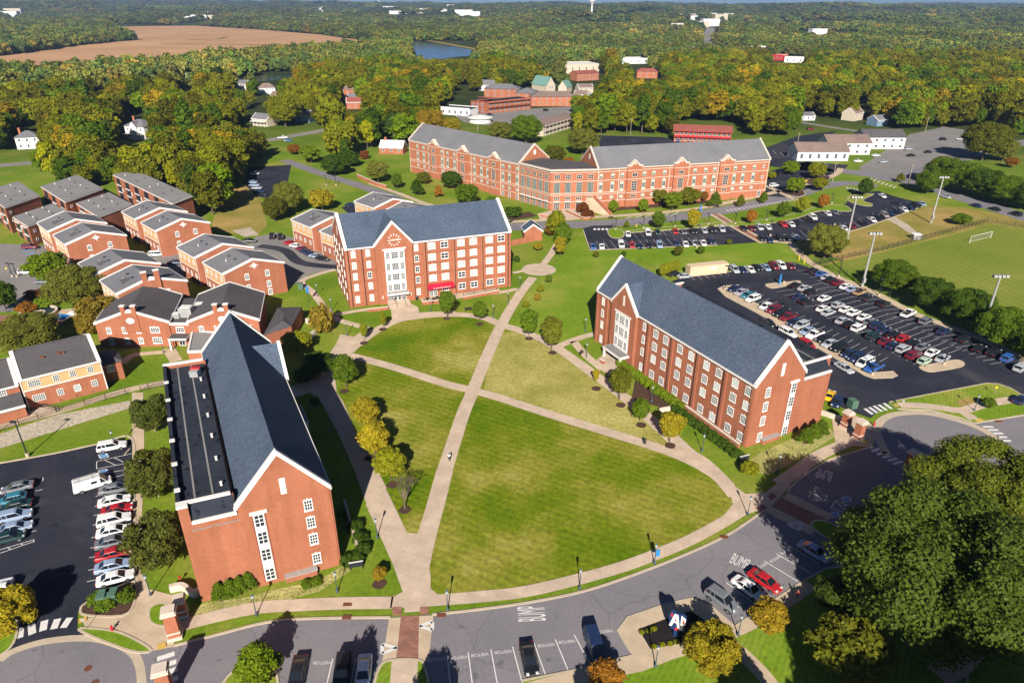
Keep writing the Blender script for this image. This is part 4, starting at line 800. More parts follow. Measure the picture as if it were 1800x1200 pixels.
# ---------------------------------------------------------------- the long V-shaped hall
def long_hall():
    A1 = G(722, 302); K = (14.41, 261.2); Mx = (32.5, 263.14)
    F1 = frame(A1, -45.6, 44.4); F2 = frame(Mx, 15.5, 105.5); L1, L2 = 73.3, 75.6
    C1 = F1(L1, 0); mid = ((C1[0] + Mx[0]) / 2 + 6, (C1[1] + Mx[1]) / 2 + 14)
    o = empty('academic_hall', (*mid, 0), 'long V-shaped brick hall with pale stone bands and six small pediments', 'hall')
    wm, rm, tm, lm, gm = MB(), MB(), MB(), MB(), MB()
    D1, D2 = 17.0, 18.0
    for F, L, D, zE, zR in ((F1, L1, D1, 14.9, 21.2), (F2, L2, D2, 15.4, 21.8)):
        Fs = lambda a, b, F=F: F(b, a)
        gable(wm, rm, tm, Fs, 0, D, 0, L, zE, zR, z0=-.3, cw=.6, ch=.6)
    # centre block with flat roof
    ring = [F1(L1 + .02, 0), K, (Mx[0] - .02, Mx[1]), F2(0, 12), F1(L1 + 5, 13), F1(L1 + .02, 12.5)]
    wm.prism(ring, -.3, 14.9)
    cx_, cy_ = mid; big = [(x + (x - cx_) * .03, y + (y - cy_) * .03) for x, y in ring]
    lm.prism(big, 14.91, 15.45); gm.prism([(x + (cx_ - x) * .02, y + (cy_ - y) * .02) for x, y in ring], 15.46, 15.6)
    gm.build('flat_roof', 'shingle_dark', o)
    w1 = Wall(F1(0, 0), F1(L1, 0), F1(30, 9)); w2 = Wall(F2(0, 0), F2(L2, 0), F2(30, 9)); k1 = Wall(C1, K, mid); k2 = Wall(K, Mx, mid)
    e1 = Wall(F1(L1, 0), F1(L1, D1), F1(30, 9)); e2 = Wall(F2(0, 0), F2(0, D2), F2(30, 9)); g2 = Wall(F2(L2, 0), F2(L2, D2), F2(30, 9))
    for w in (w1, w2, k1, k2):
        for z in (14.1, 10.75, 5.45, 6.15, 2.75): w.box(lm, .02, w.L - .02, z, z + .22, 0, .12)
    for w, ts in ((w1, (.3, 25.6, 34.6, 43.9, 62.2, 72.9)), (w2, (.4, 9.0, 18.6, 30.6, 39.0, 52.0, 58.2, 75.2))):
        for t in ts: w.box(lm, t - .12, t + .12, .1, 14.9, 0, .1)
    for w, ap in ((w1, (19.0, 39.0, 58.75)), (w2, (15.3, 35.3, 55.5))):
        dz = 0 if w is w1 else .8
        for c in ap:
            w.box(wm, c - 3.1, c + 3.1, -.2, 15.1 + dz, 0, .75)
            w.solid(wm, [(c - 1.7, 15.11 + dz), (c + 1.7, 15.11 + dz), (c, 16.9 + dz)], -.6, .7)
            # stepped stone pediment
            for sg in (-1, 1):
                w.solid(tm, [(c + sg * 3.35, 14.95 + dz), (c + sg * 3.35, 15.4 + dz), (c + sg * 2.0, 15.5 + dz), (c + sg * .0, 17.55 + dz), (c, 16.85 + dz), (c + sg * 1.7, 15.0 + dz)], -.7, .95)
            w.solid(tm, [(c - .45, 15.9 + dz), (c, 15.45 + dz), (c + .45, 15.9 + dz), (c, 16.35 + dz)], .3, .8)
            for z in (14.1, 10.75, 5.45, 2.75): w.box(lm, c - 3.15, c + 3.15, z, z + .22, .74, .86)
            for z, h in ((12.5, 1.5), (8.2, 4.0), (4.3, 1.2)): w.win(o, c, z, 2.3, h, 3, max(1, int(h * 1.1)), fr=.14, mu=.1, frame='limestone', sill=False, out=.76)
    wm.build('wall', 'brick2', o); rm.build('roof', 'shingle_grey', o); tm.build('coping', 'limestone', o); lm.build('stone_band', 'limestone', o)
    def bay(w, t, low=True):
        for z, h, ph in ((12.55, 1.7, .6), (8.2, 4.2, 1.3), (4.2, 1.2, .0)):
            m, p = win_mesh(1.5, h, 2, 2 if h < 2 else 4, .2, .12, 'greenpanel', False, 0, 'blind' if ph == 0 else 'glass')
            oo = o['_org']; q = w.at(t); a = child('window', m, o, (q[0] - oo[0], q[1] - oo[1], z), w.ang); child('pane', p, a)
            if ph:
                key = ('gp', h)
                if key not in _wc:
                    g = MB(); g.box(-.58, .58, -.06, .0, -h / 2 + (.25 if h < 2 else .9) + (0 if h > 2 else .45), h / 2 - .1)
                    if h > 2:
                        g = MB(); g.box(-.58, .58, -.06, 0, -h / 2 + .1, -h / 2 + 1.35); g.box(-.58, .58, -.06, 0, h / 2 - 1.3, h / 2 - .1)
                    _wc[key] = g.mesh('spandrel', 'greenpanel')
                child('spandrel', _wc[key], a)
    for t in (6.4, 10.95, 14.9, 24.2, 28.1, 32.8, 46.0, 50.5, 54.4, 63.7, 67.5, 72.0): bay(w1, t)
    for t in (1.6, 6.4, 10.4, 19.7, 23.7, 28.4, 41.7, 46.5, 50.5, 59.8, 63.8, 68.6): bay(w2, t)
    for t in (12.0, 19.0, 63.7, 67.5, 72.0): w1.win(o, t, 1.3, 1.3, 1.9, 2, 2, frame='winframe', sill=False)
    for t in (1.6, 15.3, 28.4, 72.6): w2.win(o, t, 1.3, 1.5, 2.2, 2, 2, frame='winframe', sill=False)
    for t in (71.8,):
        for z in (12.6, 8.2): w2.win(o, t + 1.2, z, 1.0, 1.3, 2, 2, sill=False)
    for w, n in ((k1, 5), (k2, 4)):
        for i in range(n):
            t = w.L * (i + .6) / (n + .2)
            for z, h, nz in ((12.55, 1.7, 2), (8.4, 4.0, 5), (4.3, 1.3, 2), (1.3, 2.5, 3)): w.win(o, t, z, 2.3 if w is k2 else 2.1, h, 4 if h > 3 else 3, nz, fr=.12, mu=.1, frame='greenpanel' if h > 3 else 'limestone', sill=False)
            m = MB(); w.box(m, t - 1.3, t + 1.3, 3.0, 3.25, 0, .9); m.build('canopy', 'trim', o)
    for w, t in ((e1, D1 / 2), (e2, D2 / 2)):
        m = MB(); n = 16
        w.solid(m, [(t + .75 * math.cos(i * 2 * math.pi / n), 18.3 + 1.1 * math.sin(i * 2 * math.pi / n)) for i in range(n)], -.05, .1); m.build('medallion', 'trim', o)
    m = MB(); p0 = k2.at(k2.L - 2.6, .3); p1 = k2.at(k2.L + 2.2, 9.5)
    for i in range(14):
        t = i / 14; q = (p0[0] + (p1[0] - p0[0]) * t, p0[1] + (p1[1] - p0[1]) * t); z = 4.4 * (1 - t); m.box(q[0] - 1.4, q[0] + 1.4, q[1] - .36, q[1] + .33, -.1, z)
    st = m.build('outdoor_stair', 'concrete_tan', o)
    m = MB()
    for dx in (1.65,): m.extr([(p0[0] + dx, p0[1], -.1), (p0[0] + dx + .35, p0[1], -.1), (p0[0] + dx + .35, p0[1], 5.4), (p0[0] + dx, p0[1], 5.4)], [(p1[0] + dx, p1[1], -.1), (p1[0] + dx + .35, p1[1], -.1), (p1[0] + dx + .35, p1[1], 1.0), (p1[0] + dx, p1[1], 1.0)])
    m.build('parapet', 'brick2', st)
    return o
long_hall()
# ---------------------------------------------------------------- gabled apartment blocks: two staggered gables and a low link
AV = 135.2
def section_px(fl, apx, fr, zE, dlen):  # front gable from pixels
    a = G(*fl, zE); return a
def apartment(L, label, len1=12.6, gap=5.2, shift=(-0.2, 0.0), hip=False, zE=8.5, zR=11.0, W=15.7, ua=35.0, stucco=True, chimney=False, group=None, second=True, base=0.0):
    F = frame(L, ua, AV)
    o = empty('apartment_block', (*F(W / 2, len1), 0), label, 'building', group or 'gabled brick apartment blocks')
    wm, rm, tm, sm = MB(), MB(), MB(), MB()
    secs = [(0, len1)] + ([(len1 + gap, 2 * len1 + gap)] if second else [])
    for b0, b1 in secs: gable(wm, rm, tm, F, 0, W, b0, b1, zE, zR, z0=base - .3, cw=.45, ch=.3)
    if second:
        wm.fbox(F, 1.2, W - 1.2, len1 + .01, len1 + gap - .01, base - .3, zE - .9); rm.fbox(F, 1.3, W - 1.3, len1 + .1, len1 + gap - .1, zE - .89, zE - .75)
    wm.build('wall', 'brick', o); rm.build('roof', 'shingle_grey', o)
    mid = F(W / 2, len1); lw = [Wall(F(0, b1), F(0, b0), mid) for b0, b1 in secs]; gw = Wall(F(0, 0), F(W, 0), mid)
    for w in lw:
        if stucco: sm = MB(); w.box(sm, .15, w.L - .15, 4.7, zE - .3, -.02, .05); sm.build('stucco_band', 'stucco', o)
        w.box(tm, .0, w.L, 4.45, 4.7, -.02, .1)
        w.box(tm, .0, .16, base + .1, zE - .3, -.02, .08); w.box(tm, w.L - .16, w.L, base + .1, zE - .3, -.02, .08)
        for t in (1.7, 4.4, 7.4, 10.6):
            for z in (6.6, 2.6): w.win(o, t, z, .95, 1.5, 2, 3, fr=.09, sill=False, out=.05 if (stucco and z > 4) else 0)
    tm.build('trim', 'trim', o)
    m = MB(); n = 18; c = W / 2
    gw.solid(m, [(c + .72 * math.cos(i * 2 * math.pi / n), zE + .75 + .55 * math.sin(i * 2 * math.pi / n)) for i in range(n)], -.05, .12)
    for dx, dz in ((1.0, 0), (-1.0, 0), (0, .8), (0, -.8)): gw.box(m, c + dx - .13, c + dx + .13, zE + .75 + dz - .13, zE + .75 + dz + .13, -.03, .1)
    m.build('medallion', 'trim', o)
    for t in (5.6, 11.0):
        for z in (6.5, 3.4, 1.1): 
            if z < 2 and base > -1 and t < 8: continue
            gw.win(o, t, z, 1.15, 1.55, 3, 3, fr=.14)
    for b0, b1 in secs:
        for a, b in ((5.2, 4.5), (5.2, 8.0)):
            p = F(a, b0 + b); z = zE + (zR - zE) * a / (W / 2); m = MB(); m.box(p[0] - .3, p[0] + .3, p[1] - .2, p[1] + .2, z + .1, z + .42); m.build('roof_vent', 'metal_dark', o)
        p = F(3.4, b0 + 6); z = zE + (zR - zE) * 3.4 / (W / 2); m = MB(); m.lathe(p[0], p[1], [(.12, z), (.12, z + .75), (.02, z + .8)], 7); m.build('flue', 'trim', o)
    if hip:   # little triangular roof dormers
        for b0, b1 in secs:
            p = [F(2.6, b0 + 3.4), F(2.6, b0 + 6.4), F(5.4, b0 + 4.9)]; zz = lambda a: zE + (zR - zE) * a / (W / 2) + .2
            m = MB(); q = F(2.9, b0 + 4.9); m.v = [(*p[0], zz(2.6)), (*p[1], zz(2.6)), (*p[2], zz(5.4)), (*q, zz(2.9) + .9)]; m.f = [[0, 1, 3], [1, 2, 3], [2, 0, 3], [0, 2, 1]]; m.build('roof_dormer', 'shingle_dark', o)
    if chimney:
        m = MB(); gw.box(m, c - 2.0, c + 2.0, base, zE + 2.0, -.4, .5); gw.box(m, c - 2.0, c - .8, zE + 2.0, zE + 4.2, -.4, .5); gw.box(m, c + .8, c + 2.0, zE + 2.0, zE + 4.2, -.4, .5)
        ch_ = m.build('chimney', 'brick', o); m = MB()
        for t0, t1, z in ((c - 2.1, c - .7, zE + 4.2), (c + .7, c + 2.1, zE + 4.2), (c - .79, c + .79, zE + 2.0)): gw.box(m, t0, t1, z, z + .2, -.5, .6)
        m.build('cap', 'trim', ch_)
    return o
def z75(ox, oy, x, y): return (ox + x / 7.5, oy + y / 7.5)
apartment(G(1180 / 3, 280 + 605 / 3, 8.5), 'brick apartment block with tan upper storey, nearest to the clock hall parking')
apartment(G(825 / 3, 280 + 378 / 3, 8.5), 'gabled brick block with tan upper storey in front of the longest flat grey roof')
apartment(G(*z75(120, 400, 650, 875), 8.5), 'gabled brick block with twin-stacked chimney behind the dining hall', hip=True, chimney=True)
apartment(G(*z75(0, 280, 870, 1125), 8.5), 'gabled brick block with white oval medallion, leftmost above the small round car park', hip=True)
FE5 = G(500 + 345 / 6, 300 + 620 / 6, 8.0)
b5 = G(500 + 75 / 6, 300 + 515 / 6, 8.0)
F5 = frame(b5, 35, AV); apartment(F5(*( .0, -(2 * 12.6 + 5.2))), 'two-storey brick apartment house just left of the clock hall', hip=True, zE=8.0, zR=10.2, W=14.5)
b6 = G(500 + 740 / 6, 300 + 325 / 6, 8.0); F6 = frame(b6, 35, AV); apartment(F6(0, -(2 * 12.6 + 5.2)), 'two-storey brick apartment house directly behind the clock hall roof', zE=8.0, zR=10.2, W=14.5)
# ---------------------------------------------------------------- flat-roofed dormitory blocks
def flat_block(P1, P2, P3, z, label, base=0.0, recess=True, low=None):
    """roof corners: P1 far corner, P2 right, P3 near (world); fourth follows"""
    P0 = (P1[0] + P3[0] - P2[0], P1[1] + P3[1] - P2[1]); ring = [P0, P3, P2, P1]
    c = (sum(p[0] for p in ring) / 4, sum(p[1] for p in ring) / 4)
    o = empty('dormitory_block', (*c, 0), label, 'building', 'flat-roofed brick dormitory blocks')
    wm, rm, tm = MB(), MB(), MB(); sh = lambda r, k: [(c[0] + (x - c[0]) * k, c[1] + (y - c[1]) * k) for x, y in r]
    wm.prism(sh(ring, .985), base - .2, z - .01); rm.prism(sh(ring, .99), z + .06, z + .25)
    tm.prism(ring, z, z + .22, top=True)
    tm2 = MB(); tm2.prism(ring, z - .25, z + .05)
    wm.build('wall', 'brick', o); rm.build('roof', 'membrane_grey', o); tm2.build('roof_edge', 'trim', o)
    for wA, wB in ((P0, P3), (P3, P2)):
        w = Wall((c[0] + (wA[0] - c[0]) * .985, c[1] + (wA[1] - c[1]) * .985), (c[0] + (wB[0] - c[0]) * .985, c[1] + (wB[1] - c[1]) * .985), c)
        if wA is P0 and recess:
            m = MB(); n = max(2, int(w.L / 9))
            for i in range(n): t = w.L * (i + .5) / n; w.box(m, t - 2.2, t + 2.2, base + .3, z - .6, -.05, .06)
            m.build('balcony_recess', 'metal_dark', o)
            m = MB()
            for i in range(n):
                t = w.L * (i + .5) / n
                for zz in (base + 2.9, base + 5.7): w.box(m, t - 2.3, t + 2.3, zz, zz + .18, 0, .5)
            m.build('balcony_slab', 'trim', o)
            for i in range(n):
                t = w.L * (i + .5) / n + 3.2
                if t < w.L - 1: 
                    for zz in (base + 4.4,): w.win(o, t, zz, 1.1, 1.4, 2, 2, sill=False)
        elif recess:
            for t in (w.L * .12,):
                for zz in (z - 2.0, z - 4.8): w.win(o, t, zz, .9, 1.0, 1, 1, sill=False)
    for i in range(8):
        f, g = (i % 4 + .6) / 4.6, .3 + .4 * (i // 4); q = (P0[0] + (P1[0] - P0[0]) * g + (P3[0] - P0[0]) * f, P0[1] + (P1[1] - P0[1]) * g + (P3[1] - P0[1]) * f)
        m = MB(); m.lathe(q[0], q[1], [(.18, z + .2), (.18, z + .7), (.05, z + .75)], 7); m.build('roof_vent', 'metal_dark' if i % 2 else 'trim', o)
    return o
def zz(ox, oy, s): return lambda x, y, z: G(ox + x / s, oy + y / s, z)
q = zz(160, 280, 7.5); flat_block(q(540, 130, 9), q(1340, 485, 9), q(1075, 588, 9), 9, 'longest flat-roofed brick block, in front of the wood')
q = zz(0, 280, 7.5)
flat_block(q(1020, 210, 9), q(1360, 390, 9), q(860, 570, 9), 9, 'flat-roofed brick block, upper step of the middle pair')
flat_block(q(1440, 440, 7.5), q(1750, 600, 7.5), q(1300, 765, 7.5), 7.5, 'flat-roofed brick block, lower step joined before the upper one')
flat_block(q(240, 295, 9), q(530, 485, 9), q(60, 645, 9), 9, 'flat-roofed brick block cut by the left edge')
flat_block(q(690, 590, 6.6), q(900, 700, 6.6), q(365, 890, 6.6), 6.6, 'low flat-roofed brick block behind the leftmost gabled block', recess=True)
# ---------------------------------------------------------------- dining hall with two chimneyed gables
def dining():
    zE, zR = 6.2, 9.2
    A = G(166.5, 568.5, zE); B = G(295.5, 566, zE); C = G(330, 566, zE); D = G(454, 562, zE)
    o = empty('dining_hall', (*G(310, 585), 0), 'brick dining hall with two gables and two twin-stacked chimneys', 'building')
    wm, rm, tm = MB(), MB(), MB()
    back = 128.0; gs = []
    for p, r, ln in ((A, B, 17.0), (C, D, 17.0)):
        W = math.hypot(r[0] - p[0], r[1] - p[1]); ua = math.degrees(math.atan2(r[1] - p[1], r[0] - p[0])); F = frame(p, ua, 104.0); gs.append((F, W, ln))
        gable(wm, rm, tm, F, 0, W, 0, ln, zE, zR, z0=-.3, cw=.45, ch=.3)
    F, W, ln = gs[0]; F2, W2, _ = gs[1]
    ring = [(B[0], B[1] + .3), (C[0], C[1] + .3), F2(0, 16), F(W, 16)]; wm.prism(ring, -.3, 5.4); rm.prism(ring, 5.41, 5.6)
    tm.hull8([(B[0], B[1] + .1, 5.3), (C[0], C[1] + .1, 5.3), (C[0], C[1] + .6, 5.3), (B[0], B[1] + .6, 5.3), (B[0], B[1] + .1, 5.85), (C[0], C[1] + .1, 5.85), (C[0], C[1] + .6, 5.85), (B[0], B[1] + .6, 5.85)])
    wm.build('wall', 'brick', o); rm.build('roof', 'shingle_dark', o); tm.build('trim', 'trim', o)
    for F, W, ln in gs:
        gw = Wall(F(0, 0), F(W, 0), F(W / 2, 5)); c = W / 2
        m = MB(); gw.box(m, c - 1.7, c + 1.7, 4.0, zE + 2.6, -.5, .25); gw.box(m, c - 1.7, c - .7, zE + 2.6, zE + 4.1, -.5, .25); gw.box(m, c + .7, c + 1.7, zE + 2.6, zE + 4.1, -.5, .25); ch_ = m.build('chimney', 'brick', o)
        m = MB()
        for t0, t1, z in ((c - 1.8, c - .6, zE + 4.1), (c + .6, c + 1.8, zE + 4.1), (c - .69, c + .69, zE + 2.6)): gw.box(m, t0, t1, z, z + .2, -.6, .35)
        m.build('cap', 'trim', ch_)
        m = MB(); gw.solid(m, [(c + .95 * math.cos(i * math.pi / 9), zE + .6 + .72 * math.sin(i * math.pi / 9)) for i in range(18)], .2, .36)
        m.build('medallion', 'trim', o)
        for t, w, n in ((2.7, 1.1, 3), (6.2, 1.1, 3), (9.3, 1.1, 3), (13.0, 2.1, 4)):
            if t < W - 1:
                for z in (4.3, 1.6): gw.win(o, t, z, w, 1.4, n, 3, fr=.13)
    lk = Wall((B[0], B[1] + .3), (C[0], C[1] + .3), ring[2]); lk.win(o, lk.L / 2, 4.1, 1.9, 1.3, 4, 2)
    m = MB(); lk.box(m, .2, lk.L - .1, 2.6, 3.05, 0, 2.6); lk.box(m, .2, .6, 0, 2.59, 2.1, 2.5); m.build('porch_canopy', 'trim', o); m = MB(); lk.box(m, .3, lk.L - .2, 3.06, 3.12, .1, 2.5); m.build('canopy_roof', 'shingle_dark', o)
    lk.win(o, lk.L * .45, 1.2, 1.5, 2.3, 2, 2, sill=False, name='door')
    for dx, dy, s in ((0, 0, 1.5), (1.5, 4.0, 1.0), (3.6, 4.6, .8), (-2.2, -1.2, .8)):
        p = ((B[0] + C[0]) / 2 + dx * .9, (B[1] + C[1]) / 2 + 5.0 + dy); m = MB(); m.box(p[0] - s, p[0] + s, p[1] - s * .8, p[1] + s * .8, 5.6, 5.6 + s * 1.5); u = m.build('rooftop_unit', 'metal_grey', o)
        m = MB(); m.box(p[0] - s * .8, p[0] + s * .8, p[1] - s * .6, p[1] + s * .6, 5.6 + s * 1.5, 5.7 + s * 1.5); m.build('grille', 'trim', u)
    # low annex with a dark hipped roof and curved terrace on the right
    e = [G(462, 590, 3.6), G(512, 573, 3.6), G(531, 539, 3.6), G(488, 540, 3.6)]; r1 = G(497, 563, 5.2); r2 = G(500, 552, 5.2)
    m = MB(); m.prism([(x, y) for x, y in e], -.2, 3.5); m.build('annex_wall', 'brick', o)
    m = MB(); m.v = [(*p, 3.55) for p in e] + [(*r1, 5.2), (*r2, 5.2)]; m.f = [[0, 1, 4], [1, 2, 5, 4], [2, 3, 5], [3, 0, 4, 5], [3, 2, 1, 0]]; m.build('annex_roof', 'shingle_dark', o)
    # little flat-roofed link towards the near hall
    F3 = [G(330, 619, 3.5), G(372, 617, 3.5), G(395, 586, 3.5), G(338, 582, 3.5)]
    m = MB(); m.prism(F3, -.2, 3.4); m.build('link_wall', 'brick2', o); m = MB(); m.prism(F3, 3.41, 3.6); m.build('link_roof', 'membrane_grey', o)
    m = MB()
    for i in range(4):
        a, b = F3[i], F3[(i + 1) % 4]; k = MB(); kerb_line(k, [a, b], .45, 0.0)
        w = Wall(a, b, ((F3[0][0] + F3[2][0]) / 2, (F3[0][1] + F3[2][1]) / 2)); w.box(m, .03 * i, w.L - .04, 3.3, 3.8 + .003 * i, -.3, .12)
    m.build('link_parapet', 'trim', o)
    return o
dining()
t0 = [G(510, 607, .5), G(540, 590, .5)]
cx_, cy_ = G(512, 585); m = MB(); ring = [(cx_ + 6.5 * math.cos(math.radians(a)), cy_ + 6.5 * math.sin(math.radians(a))) for a in range(-70, 71, 10)]; inner = [(cx_ + 5.9 * math.cos(math.radians(a)), cy_ + 5.9 * math.sin(math.radians(a))) for a in range(70, -71, -10)]
m.prism(ring + inner, 0, 1.3); tag(m.build('terrace_wall', 'limestone'), 'curved pale low wall of the shaded terrace beside the dining hall annex', 'wall')
# ---------------------------------------------------------------- bottom-left house with tan band
def tan_house():
    zE, zR = 6.8, 9.6
    E0 = G(32, 668, zE); E1 = G(176, 633, zE); ua = math.degrees(math.atan2(E1[1] - E0[1], E1[0] - E0[0])); W = math.hypot(E1[0] - E0[0], E1[1] - E0[1])
    F = frame(E0, ua, ua + 92); o = empty('apartment_house', (*F(W / 2, 6), 0), 'brick house with an orange-tan window band, at the left edge below the courtyard', 'building')
    wm, rm, tm, sm = MB(), MB(), MB(), MB(); Fs = lambda a, b: F(b, a)
    gable(wm, rm, tm, Fs, 0, 15, 0, W, zE, zR, z0=-.3, cw=.7, ch=.35)
    fw = Wall(F(0, 0), F(W, 0), F(W / 2, 5)); fw.box(sm, .3, W - .3, 4.3, 6.45, -.02, .05); fw.box(tm, 0, W, 4.05, 4.3, -.02, .12); fw.box(tm, W - .25, W - .05, .2, 6.4, 0, .12); fw.box(tm, .05, .22, .2, 6.4, 0, .12)
    wm.build('wall', 'brick', o); rm.build('roof', 'shingle_dark', o); tm.build('trim', 'trim', o); sm.build('stucco_band', 'stucco', o)
    for t, w in ((W * .16, 2.1), (W * .42, 1.1), (W * .63, 1.1), (W * .85, 1.1)):
        fw.win(o, t, 5.4, w, 1.4, 6 if w > 2 else 3, 3, fr=.1, sill=False, out=.05)
        if abs(t - W * .63) > .1: fw.win(o, t, 2.2, w, 1.4, 6 if w > 2 else 3, 3, fr=.1, sill=False)
        else: fw.win(o, t, 2.1, 1.2, 1.5, 1, 1, fr=.1, sill=False, pane='blind')
    for a in (.35, .55, .6): p = F(W * a, 4.2); m = MB(); m.box(p[0] - .5, p[0] + .5, p[1] - .25, p[1] + .25, 8.3, 8.75); m.build('roof_vent', 'rust', o)
    for t in (.2, .4, .6, .8): m = MB(); fw.box(m, W * t - .25, W * t + .25, .35, .5, 0, .03); m.build('wall_vent', 'metal_dark', o)
    # right-hand porch bay with hipped roof
    a, b = F(W + .1, 5.5), F(W + 3.6, 5.0); m = MB(); r = [F(W + .02, 3.2), F(W + 3.8, 3.2), F(W + 3.8, 9), F(W + .02, 9)]; m.prism(r, -.2, 4.2); m.build('porch_wall', 'brick', o)
    m = MB(); r2 = [F(W + .02, 2.8), F(W + 4.2, 2.8), F(W + 4.2, 9.4), F(W + .02, 9.4)]; ap = F(W + .02, 6.1); m.v = [(*p, 4.25) for p in r2] + [(*ap, 6.2)]; m.f = [[0, 1, 4], [1, 2, 4], [2, 3, 4], [3, 0, 4], [3, 2, 1, 0]]; m.build('porch_roof', 'shingle_dark', o)
    pw = Wall(r[0], r[1], r[2]); pw.win(o, 1.6, 3.0, 1.3, 1.3, 3, 2)
    # left neighbour of the same row, mostly outside the frame
    o2 = empty('apartment_house', (*F(-7, 5), 0), 'brick house with low porch roof, next to the tan-banded house', 'building'); wm, rm, tm = MB(), MB(), MB()
    Fl = lambda a, b: F(b - 15.2, a + .8); gable(wm, rm, tm, Fl, 0, 14, 0, 14.9, 5.6, 8.2, z0=-.3, cw=.6, ch=.3)
    wm.fbox(F, -6, -.4, -2.6, .79, -.2, 2.6); rm.extr([(*F(-6.3, -3), 2.65), (*F(-.3, -3), 2.65), (*F(-.3, .8), 3.8), (*F(-6.3, .8), 3.8)], [(*F(-6.3, -3), 2.85), (*F(-.3, -3), 2.85), (*F(-.3, .8), 4.0), (*F(-6.3, .8), 4.0)]); tm.fbox(F, -6.4, -.2, -3.15, -3.01, 2.4, 2.9)
    wm.build('wall', 'brick', o2); rm.build('roof', 'shingle_dark', o2); tm.build('trim', 'trim', o2)
    w2 = Wall(F(-15, .8), F(0, .8), F(-7, 5)); w2.win(o2, 12.0, 4.6, 1.2, 1.2, 3, 3, sill=False); w2.win(o2, 7.0, 4.6, 1.2, 1.2, 3, 3, sill=False)
    return F, W
TF, TW = tan_house()
# ---------------------------------------------------------------- houses, motels and town beyond
def simple_house(x, y, w, d, hz, rz, ang, label, wall='siding', roof='shingle_grey', cat='house', chimney=False, porch=False, name='house', hip=False, group=None, zbase=0.0, wins=3, z=None, storeys=2):
    """x,y: pixel of the middle of the front wall's foot"""
    g = G(x, y) if z is None else z; F = frame(g, ang, ang + 90); o = empty(name, (g[0], g[1], zbase), label, cat, group)
    wm, rm, tm = MB(), MB(), MB()
    F0 = lambda a, b: F(a - w / 2, b)
    if hip:
        wm.fbox(F0, 0, w, 0, d, zbase - .3, zbase + hz)
        e = [F0(-.5, -.5), F0(w + .5, -.5), F0(w + .5, d + .5), F0(-.5, d + .5)]; r = (F0(d / 2, d / 2), F0(w - d / 2, d / 2)) if w > d else (F0(w / 2, w / 2), F0(w / 2, d - w / 2))
        k = len(rm.v); rm.v += [(*p, zbase + hz + .02) for p in e] + [(*p, zbase + rz) for p in r]
        rm.f += [[0, 1, 5, 4], [1, 2, 5], [2, 3, 4, 5], [3, 0, 4], [3, 2, 1, 0]] if w > d else [[0, 1, 4], [1, 2, 5, 4], [2, 3, 5], [3, 0, 4, 5], [3, 2, 1, 0]]
    else: gable(wm, rm, tm, lambda a, b: F0(b, a), 0, d, 0, w, zbase + hz, zbase + rz, z0=zbase - .3, cw=.35, ch=.2)
    wm.build('wall', wall, o); rm.build('roof', roof, o); tm.build('trim', 'trim', o)
    fw = Wall(F0(0, 0), F0(w, 0), F0(w / 2, d / 2))
    for i in range(wins):
        for s_ in range(storeys): fw.win(o, w * (i + .5) / wins, zbase + hz * (s_ + .55) / storeys, 1.1, min(1.6, hz / storeys * .5), 1, 2, fr=.1, sill=False)
    if chimney: p = F0(w * .2, d * .5); m = MB(); m.box(p[0] - .5, p[0] + .5, p[1] - .5, p[1] + .5, zbase + hz, zbase + rz + 1.6); m.build('chimney', 'brick2', o)
    if porch:
        m = MB(); m.fbox(F0, .3, w - .3, -2.4, -.02, zbase + 2.9, zbase + 3.1); 
        for i in range(5): a = .5 + (w - 1) * i / 4; m.fbox(F0, a - .1, a + .1, -2.3, -2.1, zbase, zbase + 2.89)
        m.build('porch', 'trim', o)
    return o
simple_house(52, 262, 11, 9, 6.2, 9.0, 20, 'white two-storey house with grey hip roof and red chimney, far left', chimney=True, hip=True)
h_ = simple_house(240, 245, 14, 11, 7.2, 10.6, -18, 'large white Victorian house with gable and porch among the trees', chimney=True, porch=True, hip=True)
mm_, rr_, tt_ = MB(), MB(), MB(); gg = G(240, 245); Fg = frame(gg, -18, 72); gable(mm_, rr_, tt_, lambda a, b: Fg(a - 2.5, b - 1.2), 0, 5, 0, 6, 7.0, 9.8, back=False); mm_.build('gable_bay', 'siding', h_); rr_.build('gable_roof', 'shingle_grey', h_)
simple_house(457, 222, 13, 9, 4.4, 7.4, -25, 'tan bungalow with grey roof beside the round green tree', wall='siding_tan', porch=True, storeys=1)
simple_house(532, 216, 10, 9, 4.6, 7.6, -10, 'blue house half hidden behind the round green tree', wall='siding_blue', storeys=1)
simple_house(688, 271, 13, 8, 3.4, 6.4, -8, 'small bungalow with pale green roof left of the long hall', wall='brick', roof='siding', storeys=1, chimney=True)
